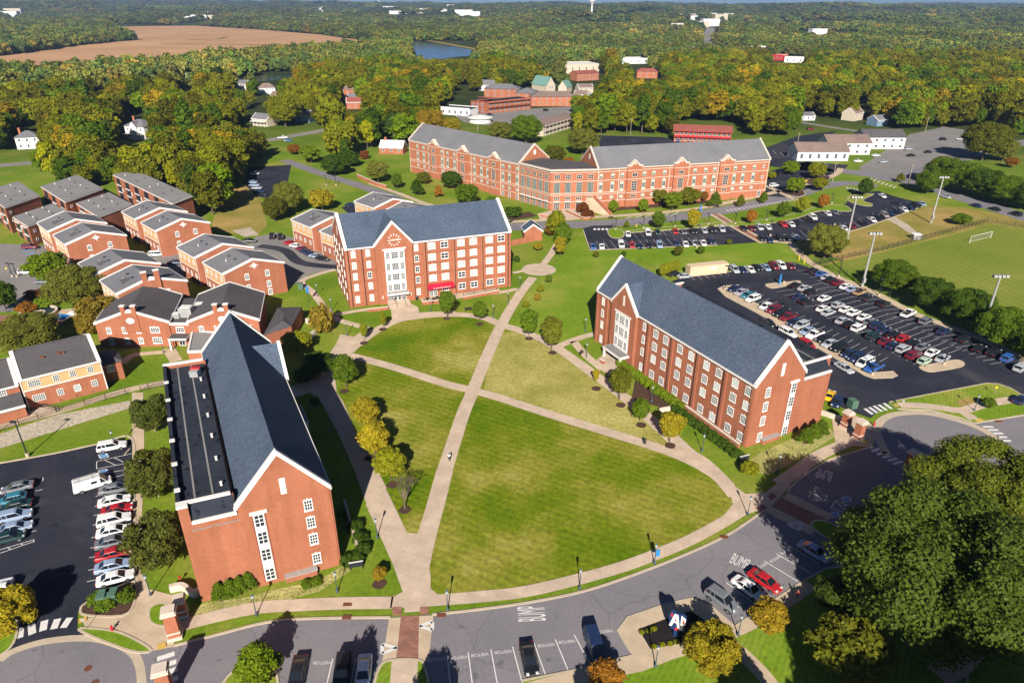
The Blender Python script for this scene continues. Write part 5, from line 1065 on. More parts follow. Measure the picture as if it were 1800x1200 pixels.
for i, (x, y, w, hz, rz, a, wl, rf, lb) in enumerate(((331, 160, 14, 5, 8, 10, 'siding', 'shingle_brown', 'white house with brown roof behind the left wood'), (424, 158, 12, 5, 8, -20, 'siding', 'shingle_grey', 'white house with grey roof near the river trees'), (470, 165, 14, 5, 8.5, 15, 'siding', 'shingle_brown', 'white house with broad brown roof among yellow trees'), (488, 178, 12, 4.5, 7, -10, 'siding_tan', 'shingle_brown', 'tan house with brown roof beside the bare tree'), (530, 168, 12, 5, 8, 20, 'siding', 'shingle_grey', 'grey-roofed white house left of the tall pines'), (612, 168, 13, 5, 8, -15, 'brick2', 'shingle_brown', 'brown-roofed brick house left of the big pine'), (625, 192, 13, 5, 8, 10, 'brick2', 'roof_red', 'red-roofed brick cottage below the pines'), (620, 182, 12, 4, 7, -20, 'siding', 'shingle_grey', 'small white cottage left of the pines'),
        (855, 160, 15, 5, 9, -12, 'siding', 'shingle_grey', 'white house with two dormers behind the brick motel'), (1508, 212, 13, 5, 8.5, 40, 'siding_tan', 'shingle_brown', 'tan house with brown roof beneath the right-hand wood'), (1420, 212, 10, 3, 5, 5, 'siding', 'shingle_grey', 'low grey-roofed garage at the edge of the right wood'), (1550, 222, 9, 4, 6.5, 20, 'siding_blue', 'shingle_grey', 'pale blue cottage under the right-hand trees'), (1137, 138, 22, 7, 10, -4, 'brick2', 'roof_red', 'brick house with red hipped roof above the right wood'), (1030, 165, 14, 5, 8, 15, 'siding_tan', 'shingle_brown', 'cream house below the church with the green roof'), (1020, 178, 12, 5, 8, -20, 'siding', 'shingle_brown', 'small white house beside the hipped brick block'))):
    simple_house(x, y, w, 9, hz, rz, a, lb, wall=wl, roof=rf, hip=i in (0, 2, 5, 12), storeys=2 if hz > 4.6 else 1)
def church():
    g = G(968, 163); o = empty('church', (*g, 0), 'stone church with steep pale green roof among the trees', 'church'); wm, rm = MB(), MB()
    F = frame(g, 35, 125); gable(wm, rm, None, lambda a, b: F(a - 5, b), 0, 10, 0, 22, 6, 13, back=False, front=False, ov=.3)
    F2 = frame(g, -25, 65); gable(wm, rm, None, lambda a, b: F2(a + 6, b + 3), 0, 8, 0, 14, 5, 10, back=False, front=False, ov=.3)
    wm.build('wall', 'siding_tan', o); rm.build('roof', 'roof_teal', o); w = Wall(F(-5, 0), F(5, 0), F(0, 9))
    for t in (3, 5, 7): w.win(o, t, 4.5, 1, 2.6, 1, 2, sill=False)
church()
def motel(p0, p1, d, hz, label, wall, roof, rail, storeys=2, flat=False, gal=True, zr=None, n=9, name='motel'):
    a = G(*p0); b = G(*p1); L = math.hypot(b[0] - a[0], b[1] - a[1]); ua = math.degrees(math.atan2(b[1] - a[1], b[0] - a[0])); F = frame(a, ua, ua + 90)
    o = empty(name, (*F(L / 2, d / 2), 0), label, 'motel' if name == 'motel' else 'building'); wm, rm, tm = MB(), MB(), MB()
    if flat: wm.fbox(F, 0, L, 0, d, -.3, hz); wm.fbox(F, 0, L, 0, .3, hz, hz + .8); wm.fbox(F, 0, L, d - .3, d, hz, hz + .8); rm.fbox(F, .1, L - .1, .31, d - .31, hz + .01, hz + .3)
    else: gable(wm, rm, None, lambda x, y: F(y, x), 0, d, 0, L, hz, zr or hz + 2.5, front=False, back=False, ov=.9 if gal else .4)
    wm.build('wall', wall, o); rm.build('roof', roof, o)
    fw = Wall(F(0, 0), F(L, 0), F(L / 2, d / 2)); step = hz / storeys
    for i in range(n):
        for s_ in range(storeys): fw.win(o, L * (i + .5) / n, step * (s_ + .5), 1.5, step * .5, 2, 1, fr=.1, sill=False)
    if gal:
        m = MB()
        for s_ in range(1, storeys + 1): fw.box(m, 0, L, step * s_ - .25, step * s_ - .1, .02, 1.5)
        fw.box(m, 0, L, step + .1, step + .95, 1.4, 1.5)
        for i in range(n + 1): t = .1 + (L - .2) * i / n; fw.box(m, t - .08, t + .08, 0, hz - .26, 1.32, 1.48)
        m.build('gallery', rail, o)
    return o
motel((1184, 249), (1283, 253), 11, 6.4, 'long red-railed motel with brown roof behind the long hall', 'brick2', 'roof_red', 'red', n=12)
motel((955, 240), (1006, 224), 11, 6.2, 'two-storey galleried motel with brown roof behind the V-shaped hall', 'siding_tan', 'shingle_brown', 'limestone', n=8)
motel((828, 198), (860, 199), 24, 7.5, 'dark brick motel wing with black flat roof, left half', 'brick3', 'membrane', 'brick3', flat=True, gal=False, n=4)
motel((858, 200), (932, 192), 14, 7.5, 'dark brick motel wing with black flat roof and rows of balconies', 'brick', 'membrane', 'brick3', flat=True, gal=True, n=9)
simple_house(882, 172, 30, 16, 7, 10.5, -5, 'brick block with grey hipped roof behind the motel', wall='brick', roof='shingle_grey', hip=True, wins=5)
simple_house(925, 180, 18, 18, 7, 10.5, -5, 'square brick block with grey hipped roof right of the motel', wall='brick', roof='shingle_grey', hip=True, wins=3)
simple_house(973, 187, 36, 16, 7, 10.5, 2, 'brick block with tan hipped roof below the green-roofed church', wall='brick2', roof='shingle_brown', hip=True, wins=7)
motel((775, 201), (826, 205), 12, 4.6, 'white flat-roofed shop left of the brick motel', 'siding', 'membrane', 'trim', storeys=1, flat=True, gal=False, n=5, name='shop')
def pavilion():
    g = G(844, 215); o = empty('pavilion', (*g, 0), 'round white low-roofed pavilion below the brick motel', 'building'); m = MB(); m.lathe(g[0], g[1], [(7.5, 0), (7.5, 3)], 18); m.build('wall', 'siding', o)
    m = MB(); m.lathe(g[0], g[1], [(8.6, 3.02), (8.6, 3.3), (2, 4.6), (.2, 4.7)], 18); m.build('roof', 'trim', o)
pavilion()
motel((988, 130), (1060, 128), 40, 9, 'big pale flat-roofed warehouse on the far ridge', 'siding_tan', 'trim', 'trim', storeys=1, flat=True, gal=False, n=6, name='warehouse')
motel((1014, 143), (1052, 141), 14, 7, 'long brick school wing with red roof below the pale warehouse', 'brick2', 'roof_red', 'brick2', gal=False, n=6, name='school')
motel((1090, 113), (1140, 112), 25, 6, 'low white commercial block left of the far highway', 'siding', 'trim', 'trim', storeys=1, flat=True, gal=False, n=4, name='warehouse')
motel((1357, 106), (1375, 107), 18, 7, 'red-fronted store on the far edge of the right wood', 'red', 'trim', 'trim', storeys=1, flat=True, gal=False, n=3, name='store')
motel((1378, 110), (1412, 111), 20, 6, 'long white store on the far edge of the right wood', 'siding', 'trim', 'trim', storeys=1, flat=True, gal=False, n=3, name='store')
motel((1400, 283), (1490, 283), 13, 4.8, 'white clapboard motel wing with grey roof, nearest to the road', 'siding', 'shingle_brown', 'trim', storeys=1, gal=False, n=6, zr=8.2)
motel((1452, 272), (1528, 272), 13, 6.2, 'white clapboard motel wing, middle of three', 'siding', 'shingle_brown', 'trim', gal=False, n=5, zr=9.4)
motel((1517, 262), (1588, 262), 13, 6.4, 'white clapboard motel wing with dark roof, rightmost of three', 'siding', 'shingle_dark', 'trim', gal=False, n=5, zr=9.6)
# far town: pale sheds and towers scattered on the wooded hills
FT = [(683, 22, 'white'), (695, 24, 'white'), (705, 26, 'white'), (718, 25, 'white'), (733, 23, 'white'), (742, 24, 'white'), (752, 25, 'white'), (768, 22, 'white'), (779, 20, 'white'), (792, 19, 'white'), (815, 24, 'pale'), (833, 24, 'pale'), (1045, 21, 'white'), (1075, 23, 'white'), (1092, 22, 'pale'), (1110, 21, 'white'), (1130, 19, 'white'), (1208, 33, 'white'), (1222, 34, 'pale'), (1235, 38, 'white'), (1248, 36, 'tan'), (1256, 33, 'white'), (1268, 35, 'tan'), (1280, 34, 'white'), (1237, 48, 'tan'), (1250, 46, 'white'), (318, 40, 'tan'), (333, 38, 'white'), (350, 36, 'white'), (368, 35, 'tan'), (372, 30, 'white'), (15, 30, 'white'), (24, 29, 'tan'), (1178, 53, 'white'), (1190, 52, 'white'), (1222, 98, 'white'), (1335, 97, 'tan'), (1600, 95, 'brown'), (1580, 93, 'brown'), (1790, 85, 'brown'), (1770, 88, 'brown'), (1440, 62, 'white'), (838, 26, 'white'), (1465, 12, 'white')]
for i, (x, y, c) in enumerate(FT):
    p = far_px(x, y); s_ = 1.0 if y > 60 else (1.5 if y > 30 else 2.2); w = rnd.uniform(18, 40) * s_; d = rnd.uniform(12, 18) * s_; h = rnd.uniform(9, 13) * s_; a = rnd.uniform(-15, 15)
    F = frame(p[:2], a, a + 90); o = empty('far_building', p, None, 'building', 'pale buildings on the far hills'); m = MB(); m.fbox(F, -w / 2, w / 2, 0, d, p[2] - 6, p[2] + h); m.build('wall', {'white': 'siding', 'pale': 'siding', 'tan': 'siding_tan', 'brown': 'brick3'}[c], o)
    m = MB(); k = len(m.v); m.fbox(F, -w / 2 - .4, w / 2 + .4, -.4, d + .4, p[2] + h + .02, p[2] + h + .8); m.build('roof', 'trim' if c != 'brown' else 'shingle_brown', o)
    o['_lab'] = f'{c} distant building ' + ('on the far right ridge' if x > 1300 else 'at the far end of the highway' if 1195 < x < 1300 else 'on the far skyline right of centre' if x > 900 else 'in the far industrial cluster left of centre' if x > 600 else 'beyond the tan field')
def water_tower(x, y, h, label):
    p = far_px(x, y); o = empty('water_tower', p, label, 'tower'); m = MB(); m.lathe(p[0], p[1], [(4, p[2] - 5), (3.5, p[2] + h * .6)], 10); m.build('column', 'siding', o)
    m = MB(); m.lathe(p[0], p[1], [(3.6, p[2] + h * .6), (14, p[2] + h * .75), (14, p[2] + h * .88), (5, p[2] + h), (.5, p[2] + h + .3)], 14); m.build('tank', 'siding', o)
water_tower(1040, 23, 105, 'white water tower on the far skyline right of centre'); water_tower(667, 16, 75, 'white water tower on the far skyline left of centre')
for x, y, h, r, lb in ((186, 165, 9, 4.2, 'pale green water tank, nearer one left of the wood'), (336, 145, 8, 4.2, 'pale green water tank farther right, by the river trees')):
    p = G(x, y); o = empty('storage_tank', (*p, 0), lb, 'tank'); m = MB(); m.lathe(p[0], p[1], [(r, 0), (r, h)], 16); m.build('shell', 'greenpanel', o); m = MB(); m.lathe(p[0], p[1], [(r + .2, h + .02), (r + .2, h + .3), (.2, h + 1)], 16); m.build('lid', 'greenpanel', o)
p = far_px(564, 26); o = empty('power_plant', p, 'white industrial plant with two leaning conveyors on the far left hill', 'plant'); m = MB()
m.box(p[0] - 35, p[0] + 35, p[1], p[1] + 40, p[2] - 8, p[2] + 14); m.build('hall', 'siding', o); m = MB(); m.tube((p[0] - 24, p[1], p[2] + 10), (p[0] + 8, p[1] + 10, p[2] + 36), 1.8, n=6); m.tube((p[0] + 20, p[1], p[2] + 10), (p[0] - 8, p[1] + 10, p[2] + 32), 1.8, n=6); m.build('conveyor', 'siding', o)
# ================================================================== CARS
def loft(mb, st):
    """st: (x, halfwidth, zbottom, ztop, shoulder) -> closed skin with rounded upper and lower edges"""
    rings = []
    for x, hw, zb, zt, sh in st:
        h = zt - zb
        rings.append([(x, -hw * .86, zb), (x, hw * .86, zb), (x, hw, zb + h * .25), (x, hw, zb + h * .62), (x, hw * .93, zb + h * .88), (x, hw * sh, zt), (x, -hw * sh, zt), (x, -hw * .93, zb + h * .88), (x, -hw, zb + h * .62), (x, -hw, zb + h * .25)])
    k = len(mb.v); n = 10
    for r in rings: mb.v += r
    for i in range(len(rings) - 1):
        for j in range(n): q = (j + 1) % n; mb.f.append([k + i * n + j, k + i * n + q, k + (i + 1) * n + q, k + (i + 1) * n + j])
    mb.f.append([k + j for j in range(n)]); mb.f.append([k + (len(rings) - 1) * n + j for j in reversed(range(n))])
def cabin(mb, x0, x1, x2, x3, hw0, hw1, z0, z1):
    """tapered greenhouse: base x0..x3 at z0, top x1..x2 at z1"""
    mb.hull8([(x0, -hw0, z0), (x3, -hw0, z0), (x3, hw0, z0), (x0, hw0, z0), (x1, -hw1, z1), (x2, -hw1, z1), (x2, hw1, z1), (x1, hw1, z1)])
CARS = {}
def car_proto(kind, full):
    L, W, Hh = {'sedan': (4.75, 1.84, 1.45), 'coupe': (4.5, 1.82, 1.34), 'suv': (4.75, 1.92, 1.76), 'van': (5.1, 1.98, 1.80), 'pickup': (5.6, 1.98, 1.85), 'hatchback': (4.2, 1.78, 1.52), 'cargo van': (5.6, 2.05, 2.1)}[kind]
    h = W / 2; s = L / 2; B = MB(); GL = MB(); bed = MB()
    tall = kind in ('suv', 'van', 'pickup', 'cargo van'); belt = 1.08 if tall else .93; hood = belt - (.06 if tall else .08); zb = .34 if tall else .24
    if kind in ('sedan', 'coupe'):
        loft(B, [(-s, h * .80, .42, .80, .9), (-s * .97, h * .93, .32, belt, .86), (-s * .78, h * .99, zb, belt + .05, .86), (-s * .3, h, zb, belt, .9), (s * .2, h, zb, belt - .03, .9), (s * .42, h * .99, zb, hood, .86), (s * .78, h * .95, zb, hood - .1, .82), (s * .95, h * .84, .3, .68, .8), (s, h * .66, .38, .58, .8)])
        c = (-.80, -.36, .12, .50) if kind == 'sedan' else (-.78, -.30, .10, .46)
        top = Hh; hw0, hw1 = h * .86, h * .64
    elif kind == 'pickup':
        loft(B, [(-s, h * .93, .5, 1.05, .95), (-s * .96, h * .97, .42, 1.12, .96), (-s * .12, h * .98, zb, 1.12, .96), (s * .35, h, zb, 1.1, .92), (s * .5, h * .99, zb, 1.08, .88), (s * .86, h * .95, zb, 1.0, .84), (s * .97, h * .86, .4, .85, .8), (s, h * .74, .45, .7, .8)])
        c = (-.14, -.06, .26, .46); top = Hh; hw0, hw1 = h * .88, h * .72
        bed.box(-s * .93, -s * .17, -h * .78, h * .78, 1.06, 1.135)
    else:
        loft(B, [(-s, h * .88, .45, belt - .05, .92), (-s * .97, h * .97, .36, belt + .02, .9), (-s * .5, h, zb, belt + .02, .9), (s * .2, h, zb, belt, .9), (s * .5, h * .99, zb, hood, .86), (s * .82, h * .95, zb, hood - .12, .82), (s * .96, h * .84, .36, .78, .8), (s, h * .68, .42, .66, .8)])
        c = {'suv': (-.97, -.84, .14, .46), 'van': (-.97, -.86, .34, .70), 'hatchback': (-.95, -.62, .12, .5), 'cargo van': (-.98, -.93, .45, .74)}[kind]; top = Hh; hw0, hw1 = h * .88, h * (.72 if kind != 'cargo van' else .8)
    x0, x1, x2, x3 = [q * s for q in c]; z0 = belt - .06; f = .86
    lerp = lambda a, b, t: a + (b - a) * t
    if kind != 'cargo van':
        cabin(GL, x0, lerp(x0, x1, f), lerp(x3, x2, f), x3, hw0, lerp(hw0, hw1, f), z0, lerp(z0, top, f))
    else:
        cabin(GL, s * .42, s * .40, lerp(x3, x2, f), x3, hw0, lerp(hw0, hw1, f), z0, lerp(z0, top, f)); cabin(B, x0, lerp(x0, x1, f), s * .42, s * .43, hw0, lerp(hw0, hw1, f), z0, lerp(z0, top, f))
        GL.box(-s * .05, s * .25, -hw0 - .01, hw0 + .01, 1.25, 1.65); GL.box(-s * .99, -s * .9, -hw0 * .7, hw0 * .7, 1.25, 1.7)
    # roof cap with soft edges, pillars in body colour
    a0, a3 = lerp(x0, x1, f), lerp(x3, x2, f); hwm = lerp(hw0, hw1, f); zm = lerp(z0, top, f)
    B.hull8([(a0 - .04, -hwm - .02, zm), (a3 + .04, -hwm - .02, zm), (a3 + .04, hwm + .02, zm), (a0 - .04, hwm + .02, zm), (x1, -hw1, top - .02), (x2, -hw1, top - .02), (x2, hw1, top - .02), (x1, hw1, top - .02)])
    B.hull8([(x1 + .0, -hw1, top - .021), (x2, -hw1, top - .021), (x2, hw1, top - .021), (x1, hw1, top - .021), (x1 + .12, -hw1 + .12, top + .02), (x2 - .15, -hw1 + .12, top + .02), (x2 - .15, hw1 - .12, top + .02), (x1 + .12, hw1 - .12, top + .02)])
    px_ = [(x0, a0), (x3, a3)] + ([((x0 + x3) / 2 - .1, (a0 + a3) / 2 - .1)] if kind != 'cargo van' else []) + ([(lerp(x0, x3, .26), lerp(a0, a3, .24))] if kind in ('suv', 'van', 'hatchback') else [])
    for xb, xt in px_:
        for sg in (-1, 1): B.tube((xb, sg * (hw0 - .005), z0), (xt, sg * (hwm - .005), zm + .01), .055, n=4)
    root = bpy.data.objects.new('parked_car', None); COL.objects.link(root); root['_org'] = (0, 0, 0)
    bo = B.build('body', 'carpaint', root, smooth=False); GL.build('windows', 'carglass', root)
    if bed.f: bed.build('cargo_bed', 'plank', root)
    me = bo.data
    wr = .33 if not tall else .38; wm = MB(); rm = MB(); n = 14
    A = [(wr * math.cos(i * 2 * math.pi / n), -.11, wr * math.sin(i * 2 * math.pi / n)) for i in range(n)]; Bq = [(x, .11, z) for x, _, z in A]; wm.extr(A, Bq)
    A = [(wr * .62 * math.cos(i * 2 * math.pi / n), -.125, wr * .62 * math.sin(i * 2 * math.pi / n)) for i in range(n)]; rm.extr(A, [(x, .125, z) for x, _, z in A])
    wme = wm.mesh('wheel', 'tyre'); rme = rm.mesh('rim', 'rim')
    for fx in (-.60, .62):
        for sy in (-1, 1):
            w = child('wheel', wme, root, (s * fx, sy * (h - .09), wr)); child('rim', rme, w)
    if full:
        hm = MB(); hm.box(-.14, .14, -.17, .17, -.08, .08); hme = hm.mesh('headlight', 'headlamp'); tme = hm.mesh('taillight', 'taillamp')
        for sy in (-1, 1): child('headlight', hme, root, (s * .90, sy * h * .62, .68 if not tall else .8)); child('taillight', tme, root, (-s * .955, sy * h * .72, .80 if not tall else .95))
    if kind == 'cargo van' and full:
        lm = MB()
        for sy in (-.45, .45):
            for dx in (-.16, .16): lm.tube((-s * .9, sy + dx, 2.32), (s * .3, sy + dx, 2.32), .03, n=4)
            for i in range(9): lm.tube((-s * .85 + i * .37, sy - .16, 2.32), (-s * .85 + i * .37, sy + .16, 2.32), .025, n=4)
        for x in (-s * .6, s * .1): lm.tube((x, -.9, 2.12), (x, .9, 2.2), .03, n=4); lm.tube((x, -.6, 2.1), (x, -.6, 2.32), .03, n=4); lm.tube((x, .6, 2.1), (x, .6, 2.32), .03, n=4)
        lm.build('ladder_rack', 'metal_grey', root)
    return root
_used = set()
CCOL = {'white': (.78, .78, .77), 'silver': (.42, .44, .47), 'grey': (.16, .17, .19), 'black': (.012, .013, .016), 'navy': (.015, .03, .085), 'blue': (.03, .11, .36), 'pale blue': (.28, .36, .50), 'red': (.42, .015, .02), 'maroon': (.17, .012, .028), 'teal': (.03, .19, .27), 'dark green': (.012, .04, .04), 'pale green': (.42, .55, .42), 'gold': (.40, .27, .15), 'taupe': (.30, .25, .25), 'yellow': (.80, .47, .02), 'lilac': (.40, .38, .44)}
_rows = []
def car(row, x, y, color, kind, ang, note=''):
    """x,y: pixel of the car's middle (taken at 0.65 m height)"""
    g = G(x, y, .65); d = math.hypot(*g); full = d < 260; key = (kind, full)
    if key not in CARS: CARS[key] = car_proto(kind, full)
    p = CARS[key]
    if key not in _used: _used.add(key); o = p
    else: o = copy_tree(p)
    o.location = (g[0], g[1], 0.026); o.rotation_euler = (0, 0, math.radians(ang)); o.name = 'parked_' + kind.replace(' ', '_') if kind != 'sedan' else 'parked_car'
    for ch in o.children:
        if ch.name.split('.')[0] == 'body': ch.color = (*CCOL[color], 1)
    o['category'] = 'car' if kind not in ('pickup', 'van', 'cargo van') else ('van' if 'van' in kind else 'pickup truck')
    row.append((o, color, kind, note, x, y)); return o
def finish_row(row, where, order):
    """label every car of a row by its look and its place along the row"""
    n = len(row)
    for i, (o, c, k, note, x, y) in enumerate(row):
        place = f'{ordw(i + 1)} from {order} in {where}' if n > 1 else where
        o['label'] = f'{c} {k}{(" " + note) if note else ""}, {place}'; o['group'] = f'cars in the {where}' if n > 1 else 'parked cars'
        for kk in ('_org',):
            if kk in o: del o[kk]
def hdg(p, q):
    a = G(*p); b = G(*q); return math.degrees(math.atan2(b[1] - a[1], b[0] - a[0]))
def row(where, order, ang, items, jitter=1.5):
    r = []
    for it in items:
        x, y, c, k = it[:4]; car(r, x, y, c, k, ang + rnd.uniform(-jitter, jitter) + (180 if len(it) > 4 and it[4] else 0), it[5] if len(it) > 5 else '')
    finish_row(r, where, order)
aL = hdg((170, 886), (233, 872))
row('kerbside row of the left car park', 'back', aL, [(197, 784, 'white', 'suv'), (202, 858, 'grey', 'sedan'), (201, 879, 'white', 'sedan'), (206, 894, 'red', 'coupe'), (201, 913, 'white', 'suv', 0, 'with roof rails'), (200, 932, 'white', 'sedan'), (198, 951, 'grey', 'sedan'), (200, 972, 'red', 'sedan', 0), (199, 993, 'pale blue', 'sedan'), (203, 1014, 'white', 'sedan')])
row('aisle of the left car park, ladders on its roof', 'x', aL + 10, [(163, 851, 'white', 'cargo van')])
row('row at the left edge of the picture', 'back', aL + 182, [(30, 856, 'grey', 'sedan'), (20, 877, 'teal', 'hatchback', 0), (26, 889, 'dark green', 'sedan', 0), (26, 907, 'pale blue', 'suv', 1), (26, 927, 'pale blue', 'sedan', 1), (16, 944, 'dark green', 'hatchback', 1)])
row('beside the yellow tree at the bottom-left edge', 'x', aL + 90, [(4, 1042, 'white', 'pickup')])
aV = hdg((917, 1135), (930, 1190))
row('visitor bays left of the brick crossing', 'left', hdg((645, 1150), (640, 1200)), [(523, 1182, 'black', 'sedan'), (601, 1180, 'black', 'suv', 0), (639, 1180, 'white', 'sedan', 0, 'with open sunroof')])
row('visitor bays right of the brick crossing', 'left', aV, [(930, 1157, 'black', 'sedan'), (1046, 1133, 'navy', 'van')])
aS = hdg((1300, 1018), (1338, 1044))
row('bays beside the sign garden', 'left', aS, [(1270, 1054, 'grey', 'suv', 0, 'with roof rails'), (1316, 1033, 'white', 'sedan'), (1345, 1020, 'red', 'sedan'), (1431, 968, 'pale blue', 'sedan', 0, 'in tree shade')])
aN = hdg((1112, 425), (1103, 398))
row('upper row of the north car park', 'left', aN + 180, [(1104, 411, 'white', 'sedan'), (1139, 409, 'white', 'van'), (1156, 408, 'dark green', 'sedan'), (1187, 407, 'red', 'hatchback'), (1202, 407, 'grey', 'sedan'), (1219, 406, 'black', 'sedan'), (1238, 405, 'silver', 'sedan'), (1252, 404, 'black', 'suv'), (1269, 403, 'silver', 'suv')])
row('lower row of the north car park', 'left', aN + 180, [(1043, 433, 'blue', 'sedan'), (1058, 433, 'white', 'coupe', 0, 'with red stripes'), (1092, 430, 'white', 'van'), (1111, 431, 'red', 'hatchback'), (1125, 432, 'navy', 'sedan'), (1141, 431, 'black', 'sedan'), (1159, 431, 'pale blue', 'suv'), (1189, 428, 'navy', 'hatchback'), (1205, 429, 'white', 'sedan'), (1221, 427, 'silver', 'sedan'), (1236, 427, 'white', 'sedan'), (1251, 425, 'navy', 'suv')])
aU = hdg((1350, 392), (1368, 407))
row('back row of the upper car park', 'left', aU, [(1307, 401, 'black', 'sedan'), (1321, 401, 'maroon', 'sedan'), (1335, 400, 'silver', 'suv'), (1350, 399, 'white', 'sedan'), (1376, 394, 'red', 'pickup'), (1391, 394, 'white', 'sedan'), (1399, 391, 'black', 'sedan'), (1419, 385, 'black', 'sedan'), (1429, 382, 'white', 'suv'), (1455, 375, 'white', 'sedan'), (1467, 373, 'grey', 'sedan')])
row('front row of the upper car park', 'left', aU, [(1339, 419, 'black', 'sedan'), (1352, 422, 'navy', 'sedan'), (1371, 419, 'black', 'suv'), (1387, 419, 'black', 'sedan'), (1399, 417, 'pale blue', 'sedan'), (1483, 401, 'white', 'sedan'), (1498, 397, 'maroon', 'sedan'), (1518, 392, 'black', 'sedan'), (1533, 386, 'white', 'sedan'), (1544, 382, 'black', 'sedan'), (1555, 378, 'taupe', 'suv'), (1565, 374, 'navy', 'sedan'), (1577, 372, 'black', 'sedan'), (1589, 368, 'white', 'sedan'), (1601, 365, 'navy', 'sedan'), (1610, 361, 'black', 'suv'), (1620, 358, 'pale blue', 'sedan')])
row('alone by the street end of the upper car park', 'x', aU, [(1551, 344, 'white', 'sedan')])
aT = hdg((1660, 345), (1715, 361))
row('street along the tree belt', 'left', aT, [(1662, 345, 'silver', 'sedan'), (1715, 361, 'navy', 'sedan', 1), (1748, 367, 'black', 'sedan', 1), (1785, 376, 'black', 'suv', 1)])
aR = hdg((1285, 517), (1318, 506))
row('top row of the right car park', 'left', hdg((1300, 470), (1315, 482)), [(1291, 474, 'silver', 'suv'), (1305, 474, 'navy', 'sedan'), (1318, 473, 'white', 'sedan'), (1331, 470, 'black', 'sedan'), (1346, 470, 'pale blue', 'sedan'), (1360, 468, 'maroon', 'suv'), (1373, 467, 'white', 'suv'), (1388, 467, 'maroon', 'sedan')])
row('bays beside the beige container', 'left', 20, [(1186, 481, 'black', 'sedan'), (1204, 485, 'silver', 'sedan')])
row('row along the long paved strip', 'far end', aR + 180, [(1290, 507, 'navy', 'sedan'), (1303, 513, 'lilac', 'sedan'), (1314, 518, 'teal', 'sedan'), (1323, 525, 'white', 'suv'), (1346, 538, 'white', 'hatchback'), (1359, 544, 'maroon', 'suv'), (1372, 551, 'black', 'suv'), (1386, 557, 'maroon', 'pickup'), (1396, 566, 'navy', 'sedan'), (1408, 572, 'silver', 'suv'), (1419, 581, 'pale blue', 'sedan'), (1432, 588, 'white', 'pickup'), (1447, 595, 'black', 'sedan'), (1458, 603, 'silver', 'sedan'), (1474, 611, 'black', 'suv'), (1492, 621, 'navy', 'sedan'), (1505, 629, 'navy', 'suv'), (1520, 637, 'white', 'van'), (1536, 646, 'blue', 'pickup')])
aP = hdg((1330, 550), (1460, 625))
row('lengthwise line behind the right hall', 'far end', aP, [(1351, 567, 'black', 'sedan'), (1385, 585, 'white', 'suv'), (1419, 606, 'red', 'suv'), (1484, 646, 'silver', 'sedan')])
row('left-hand file of the middle double row', 'far end', aR, [(1405, 521, 'navy', 'sedan'), (1417, 529, 'black', 'sedan'), (1447, 542, 'white', 'sedan'), (1456, 549, 'silver', 'sedan'), (1481, 563, 'silver', 'sedan'), (1493, 569, 'black', 'sedan'), (1509, 576, 'white', 'suv'), (1535, 590, 'dark green', 'suv'), (1557, 599, 'maroon', 'sedan'), (1570, 607, 'navy', 'sedan'), (1588, 613, 'silver', 'suv'), (1606, 624, 'maroon', 'suv'), (1625, 634, 'pale green', 'hatchback')])
row('right-hand file of the middle double row', 'far end', aR, [(1399, 501, 'black', 'sedan'), (1414, 506, 'silver', 'sedan'), (1425, 512, 'black', 'hatchback'), (1449, 524, 'white', 'sedan'), (1473, 536, 'silver', 'hatchback'), (1487, 543, 'white', 'sedan'), (1501, 549, 'white', 'sedan'), (1519, 557, 'white', 'sedan'), (1530, 565, 'grey', 'sedan'), (1542, 572, 'navy', 'suv'), (1553, 579, 'navy', 'sedan'), (1572, 587, 'black', 'sedan'), (1588, 594, 'red', 'hatchback'), (1604, 602, 'black', 'sedan'), (1621, 609, 'grey', 'sedan'), (1639, 619, 'white', 'sedan'), (1657, 629, 'silver', 'sedan')])
row('kerbside row under the tree belt', 'far end', aR, [(1429, 475, 'black', 'sedan'), (1444, 481, 'blue', 'sedan'), (1454, 487, 'silver', 'sedan'), (1461, 491, 'black', 'sedan'), (1474, 496, 'maroon', 'sedan'), (1487, 503, 'white', 'sedan'), (1499, 508, 'pale blue', 'sedan'), (1513, 513, 'gold', 'pickup'), (1523, 522, 'black', 'sedan'), (1554, 533, 'black', 'sedan'), (1597, 551, 'white', 'pickup'), (1628, 564, 'grey', 'suv'), (1659, 581, 'navy', 'sedan'), (1693, 595, 'black', 'sedan'), (1722, 612, 'black', 'sedan'), (1747, 619, 'black', 'suv'), (1772, 629, 'blue', 'suv'), (1795, 646, 'silver', 'suv')])
row('pair half hidden behind the right hall gable', 'back', aR + 20, [(1459, 694, 'yellow', 'coupe'), (1471, 705, 'navy', 'sedan', 1)])
aA = hdg((512, 427), (530, 436))
row('row in front of the left apartment house', 'back', hdg((520, 433), (505, 431)) + 180, [(511, 427, 'red', 'sedan'), (521, 432, 'white', 'sedan'), (532, 437, 'maroon', 'sedan'), (539, 442, 'navy', 'sedan'), (547, 446, 'navy', 'sedan'), (556, 450, 'pale blue', 'sedan'), (567, 454, 'black', 'sedan')])
row('pair at the back of the apartment lot', 'left', hdg((478, 420), (478, 408)), [(478, 415, 'black', 'suv'), (493, 416, 'black', 'suv')])
row('beside the apartment gable wall', 'x', 10, [(438, 423, 'black', 'sedan')])
row('lane between the gabled blocks', 'left', 12, [(276, 447, 'white', 'van'), (295, 443, 'black', 'sedan'), (309, 461, 'navy', 'sedan')])
row('round car park at the left edge', 'back', 8, [(53, 434, 'maroon', 'suv'), (129, 466, 'white', 'sedan'), (48, 478, 'white', 'suv'), (68, 480, 'navy', 'sedan'), (77, 494, 'grey', 'sedan')])
